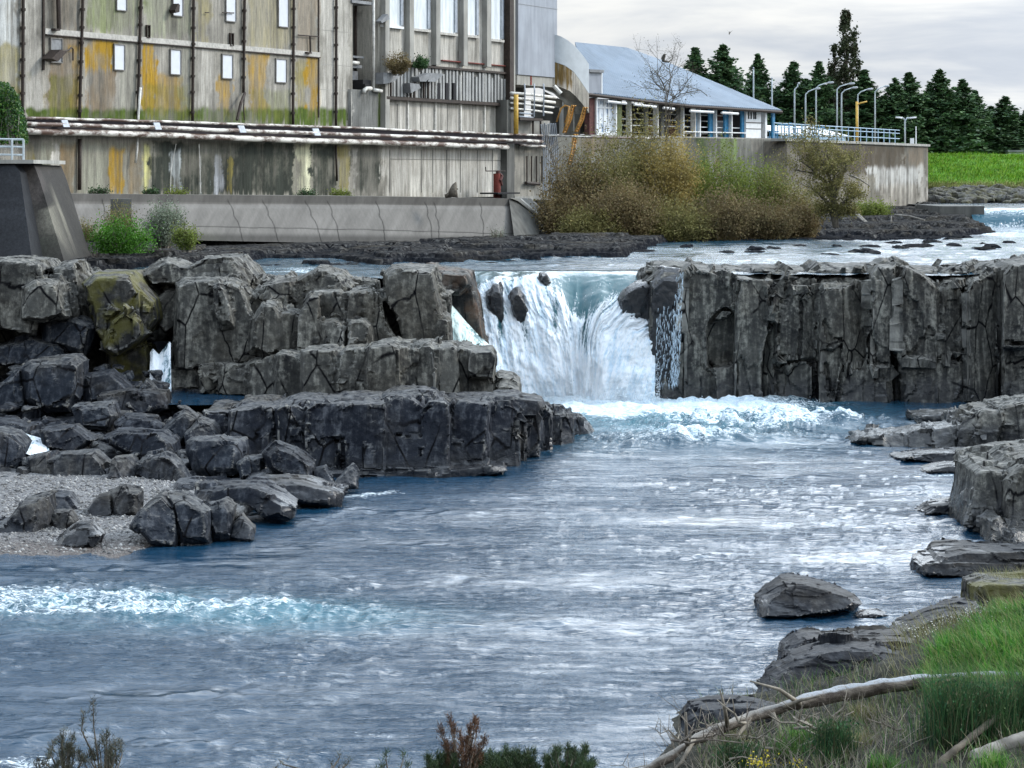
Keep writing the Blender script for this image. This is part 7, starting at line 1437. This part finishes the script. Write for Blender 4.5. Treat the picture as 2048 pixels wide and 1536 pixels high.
# near gorse along the bottom edge, rooted on the close bank below the frame
sheet('near_bank', np.linspace(-9, 9, 120), np.linspace(10, 27, 100), lambda x, y: 1.9-.35*sstep(23, 27, y)*4+.15*fbm(P3(x, y), 3, 231)+0*y, M['soil'], kind='structure')
M['gorse'] = mat_leaf('gorse_spine', [(.012, .035, .016), (.025, .06, .02), (.05, .10, .03), (.09, .12, .045)], .6, .15); M['gorse_dead'] = mat_leaf('gorse_dead', [(.08, .035, .02), (.15, .07, .035), (.22, .11, .06)], .7, .1); M['gorse_grey'] = mat_leaf('gorse_grey', [(.05, .05, .04), (.10, .095, .07), (.05, .07, .03)], .7, .1)
def gorse(lab, tips, d, mat, seed, n=160, ln=.055, spread=.06, zb=1.8, cat='gorse'):
    rng = np.random.default_rng(seed); pm = np.mean([t[0] for t in tips]); r = root('gorse', (xat(pm, d), d, zb), lab, cat); mb = MB(); Vs = []; k0 = 0; Ts = []
    tips = list(tips)+[(p+(9+10*rng.random())*(1 if rng.random() < .5 else -1), y+10+26*rng.random(), h*.75) for (p, y, h) in tips]
    for (p, y, h) in tips:
        e = W(p, y, d+.15*rng.normal()); b = np.array((xat(pm+(p-pm)*.45, d), d, e[2]-h)); q = np.array((xat(p, d)*.85+b[0]*.15, e[1], e[2]-h*.35)); mb.tube([b, q, e], [.010, .006, .003], 5)
        for s_ in range(n):
            f = rng.random()**.8; c = (1-f)*q+f*e if rng.random() < .8 else (1-f)*b+f*q; v = rng.normal(size=3); v[2] = abs(v[2])+.7; v /= np.linalg.norm(v); L = ln*(.5+rng.random()); sd_ = np.cross(v, rng.normal(size=3)); sd_ /= np.linalg.norm(sd_); c = c+rng.normal(size=3)*spread*.3
            Vs += [c-sd_*.0034, c+sd_*.0034, c+v*L]; Ts.append((k0, k0+1, k0+2)); k0 += 3
    obj('stems', mb.mesh('stems'), M['bark'], r); obj('spines', mesh_np('spines', np.array(Vs), np.array(Ts)), M[mat], r)
d = 24
rr = np.random.default_rng(3)
gorse('reddish brown dead gorse sprig standing up at the bottom edge', [(900, 1434, .45), (908, 1450, .5), (950, 1436, .45), (954, 1442, .4), (920, 1462, .4), (938, 1466, .4), (890, 1482, .35), (958, 1490, .35), (925, 1480, .35), (906, 1492, .3), (946, 1500, .3), (930, 1510, .25)], d, 'gorse_dead', 501, 170)
for i, (a, b, y, lab) in enumerate(((850, 915, 1515, 'dark green gorse top to the left of the dead brown sprig'), (950, 1010, 1508, 'dark green gorse top just right of the dead brown sprig'), (1010, 1080, 1502, 'dark green gorse clump in the middle of the bottom edge'), (1090, 1180, 1500, 'fresher green gorse clump with a tall tip at the bottom edge'))):
    gorse(lab, [(a+(b-a)*rr.random(), y-10+26*rr.random(), .30+.1*rr.random()) for _ in range(16)]+[(a+(b-a)*rr.random(), y+14+30*rr.random(), .3) for _ in range(16)], d+.4*i, 'gorse', 510+i, 170, .055)
gorse('small tall tip of gorse poking above the right clump', [(1135, 1488, .3), (1110, 1496, .3), (1150, 1498, .3)], 24.5, 'gorse', 520, 120)
gorse('grey brown shrub sprig in the bottom left with short spikes', [(128, 1460, .4), (108, 1482, .35), (145, 1470, .35), (118, 1476, .35), (140, 1490, .3), (150, 1500, .3), (104, 1505, .3), (125, 1500, .3)], 22, 'gorse_grey', 530, 110)
gorse('taller grey brown shrub sprig with one long bare stem', [(186, 1400, .7), (214, 1462, .4), (238, 1480, .4), (205, 1470, .4), (226, 1492, .35), (195, 1484, .35), (215, 1500, .3), (232, 1508, .3), (182, 1500, .3)], 22.3, 'gorse_grey', 531, 100)
gorse('short dark sprig tip at the far left of the bottom edge', [(77, 1518, .2), (72, 1528, .2)], 22, 'gorse_grey', 532, 60); gorse('thin pale stalk at the bottom edge left of the gorse', [(772, 1502, .25), (806, 1504, .25), (764, 1530, .1)], 23, 'gorse', 533, 45); gorse('scattered thin stalks at the bottom edge', [(560, 1520, .12), (680, 1506, .15), (661, 1524, .1), (692, 1526, .1)], 23, 'gorse_grey', 534, 16)
# yellow gorse flowers
for i, (p, y, n, lab) in enumerate(((1522, 1524, 90, 'bright yellow gorse flowers at the bottom edge'), (1590, 1533, 40, 'smaller yellow flower patch to the right along the bottom edge'))):
    r = root('gorse_flower', W(p, y+30, 33), lab, 'flowers'); C = np.array([W(p+14*rng.normal(), y+8*rng.normal(), 33+.1*rng.normal()) for _ in range(n)]); V, T = cards(C, .028, rng, 1.1); obj('petals', mesh_np('petals', V, T), mat_leaf('yellow_petals', [(.55, .42, .01), (.70, .58, .02), (.62, .50, .05)], .6, .2), r)
    mb = MB()
    for k in range(14): a = W(p+16*rng.normal(), y+6*rng.normal(), 33); mb.tube([a, a-(0, 0, .4)], .005, 4)
    obj('stems', mb.mesh('stems'), M['gorse'], r)
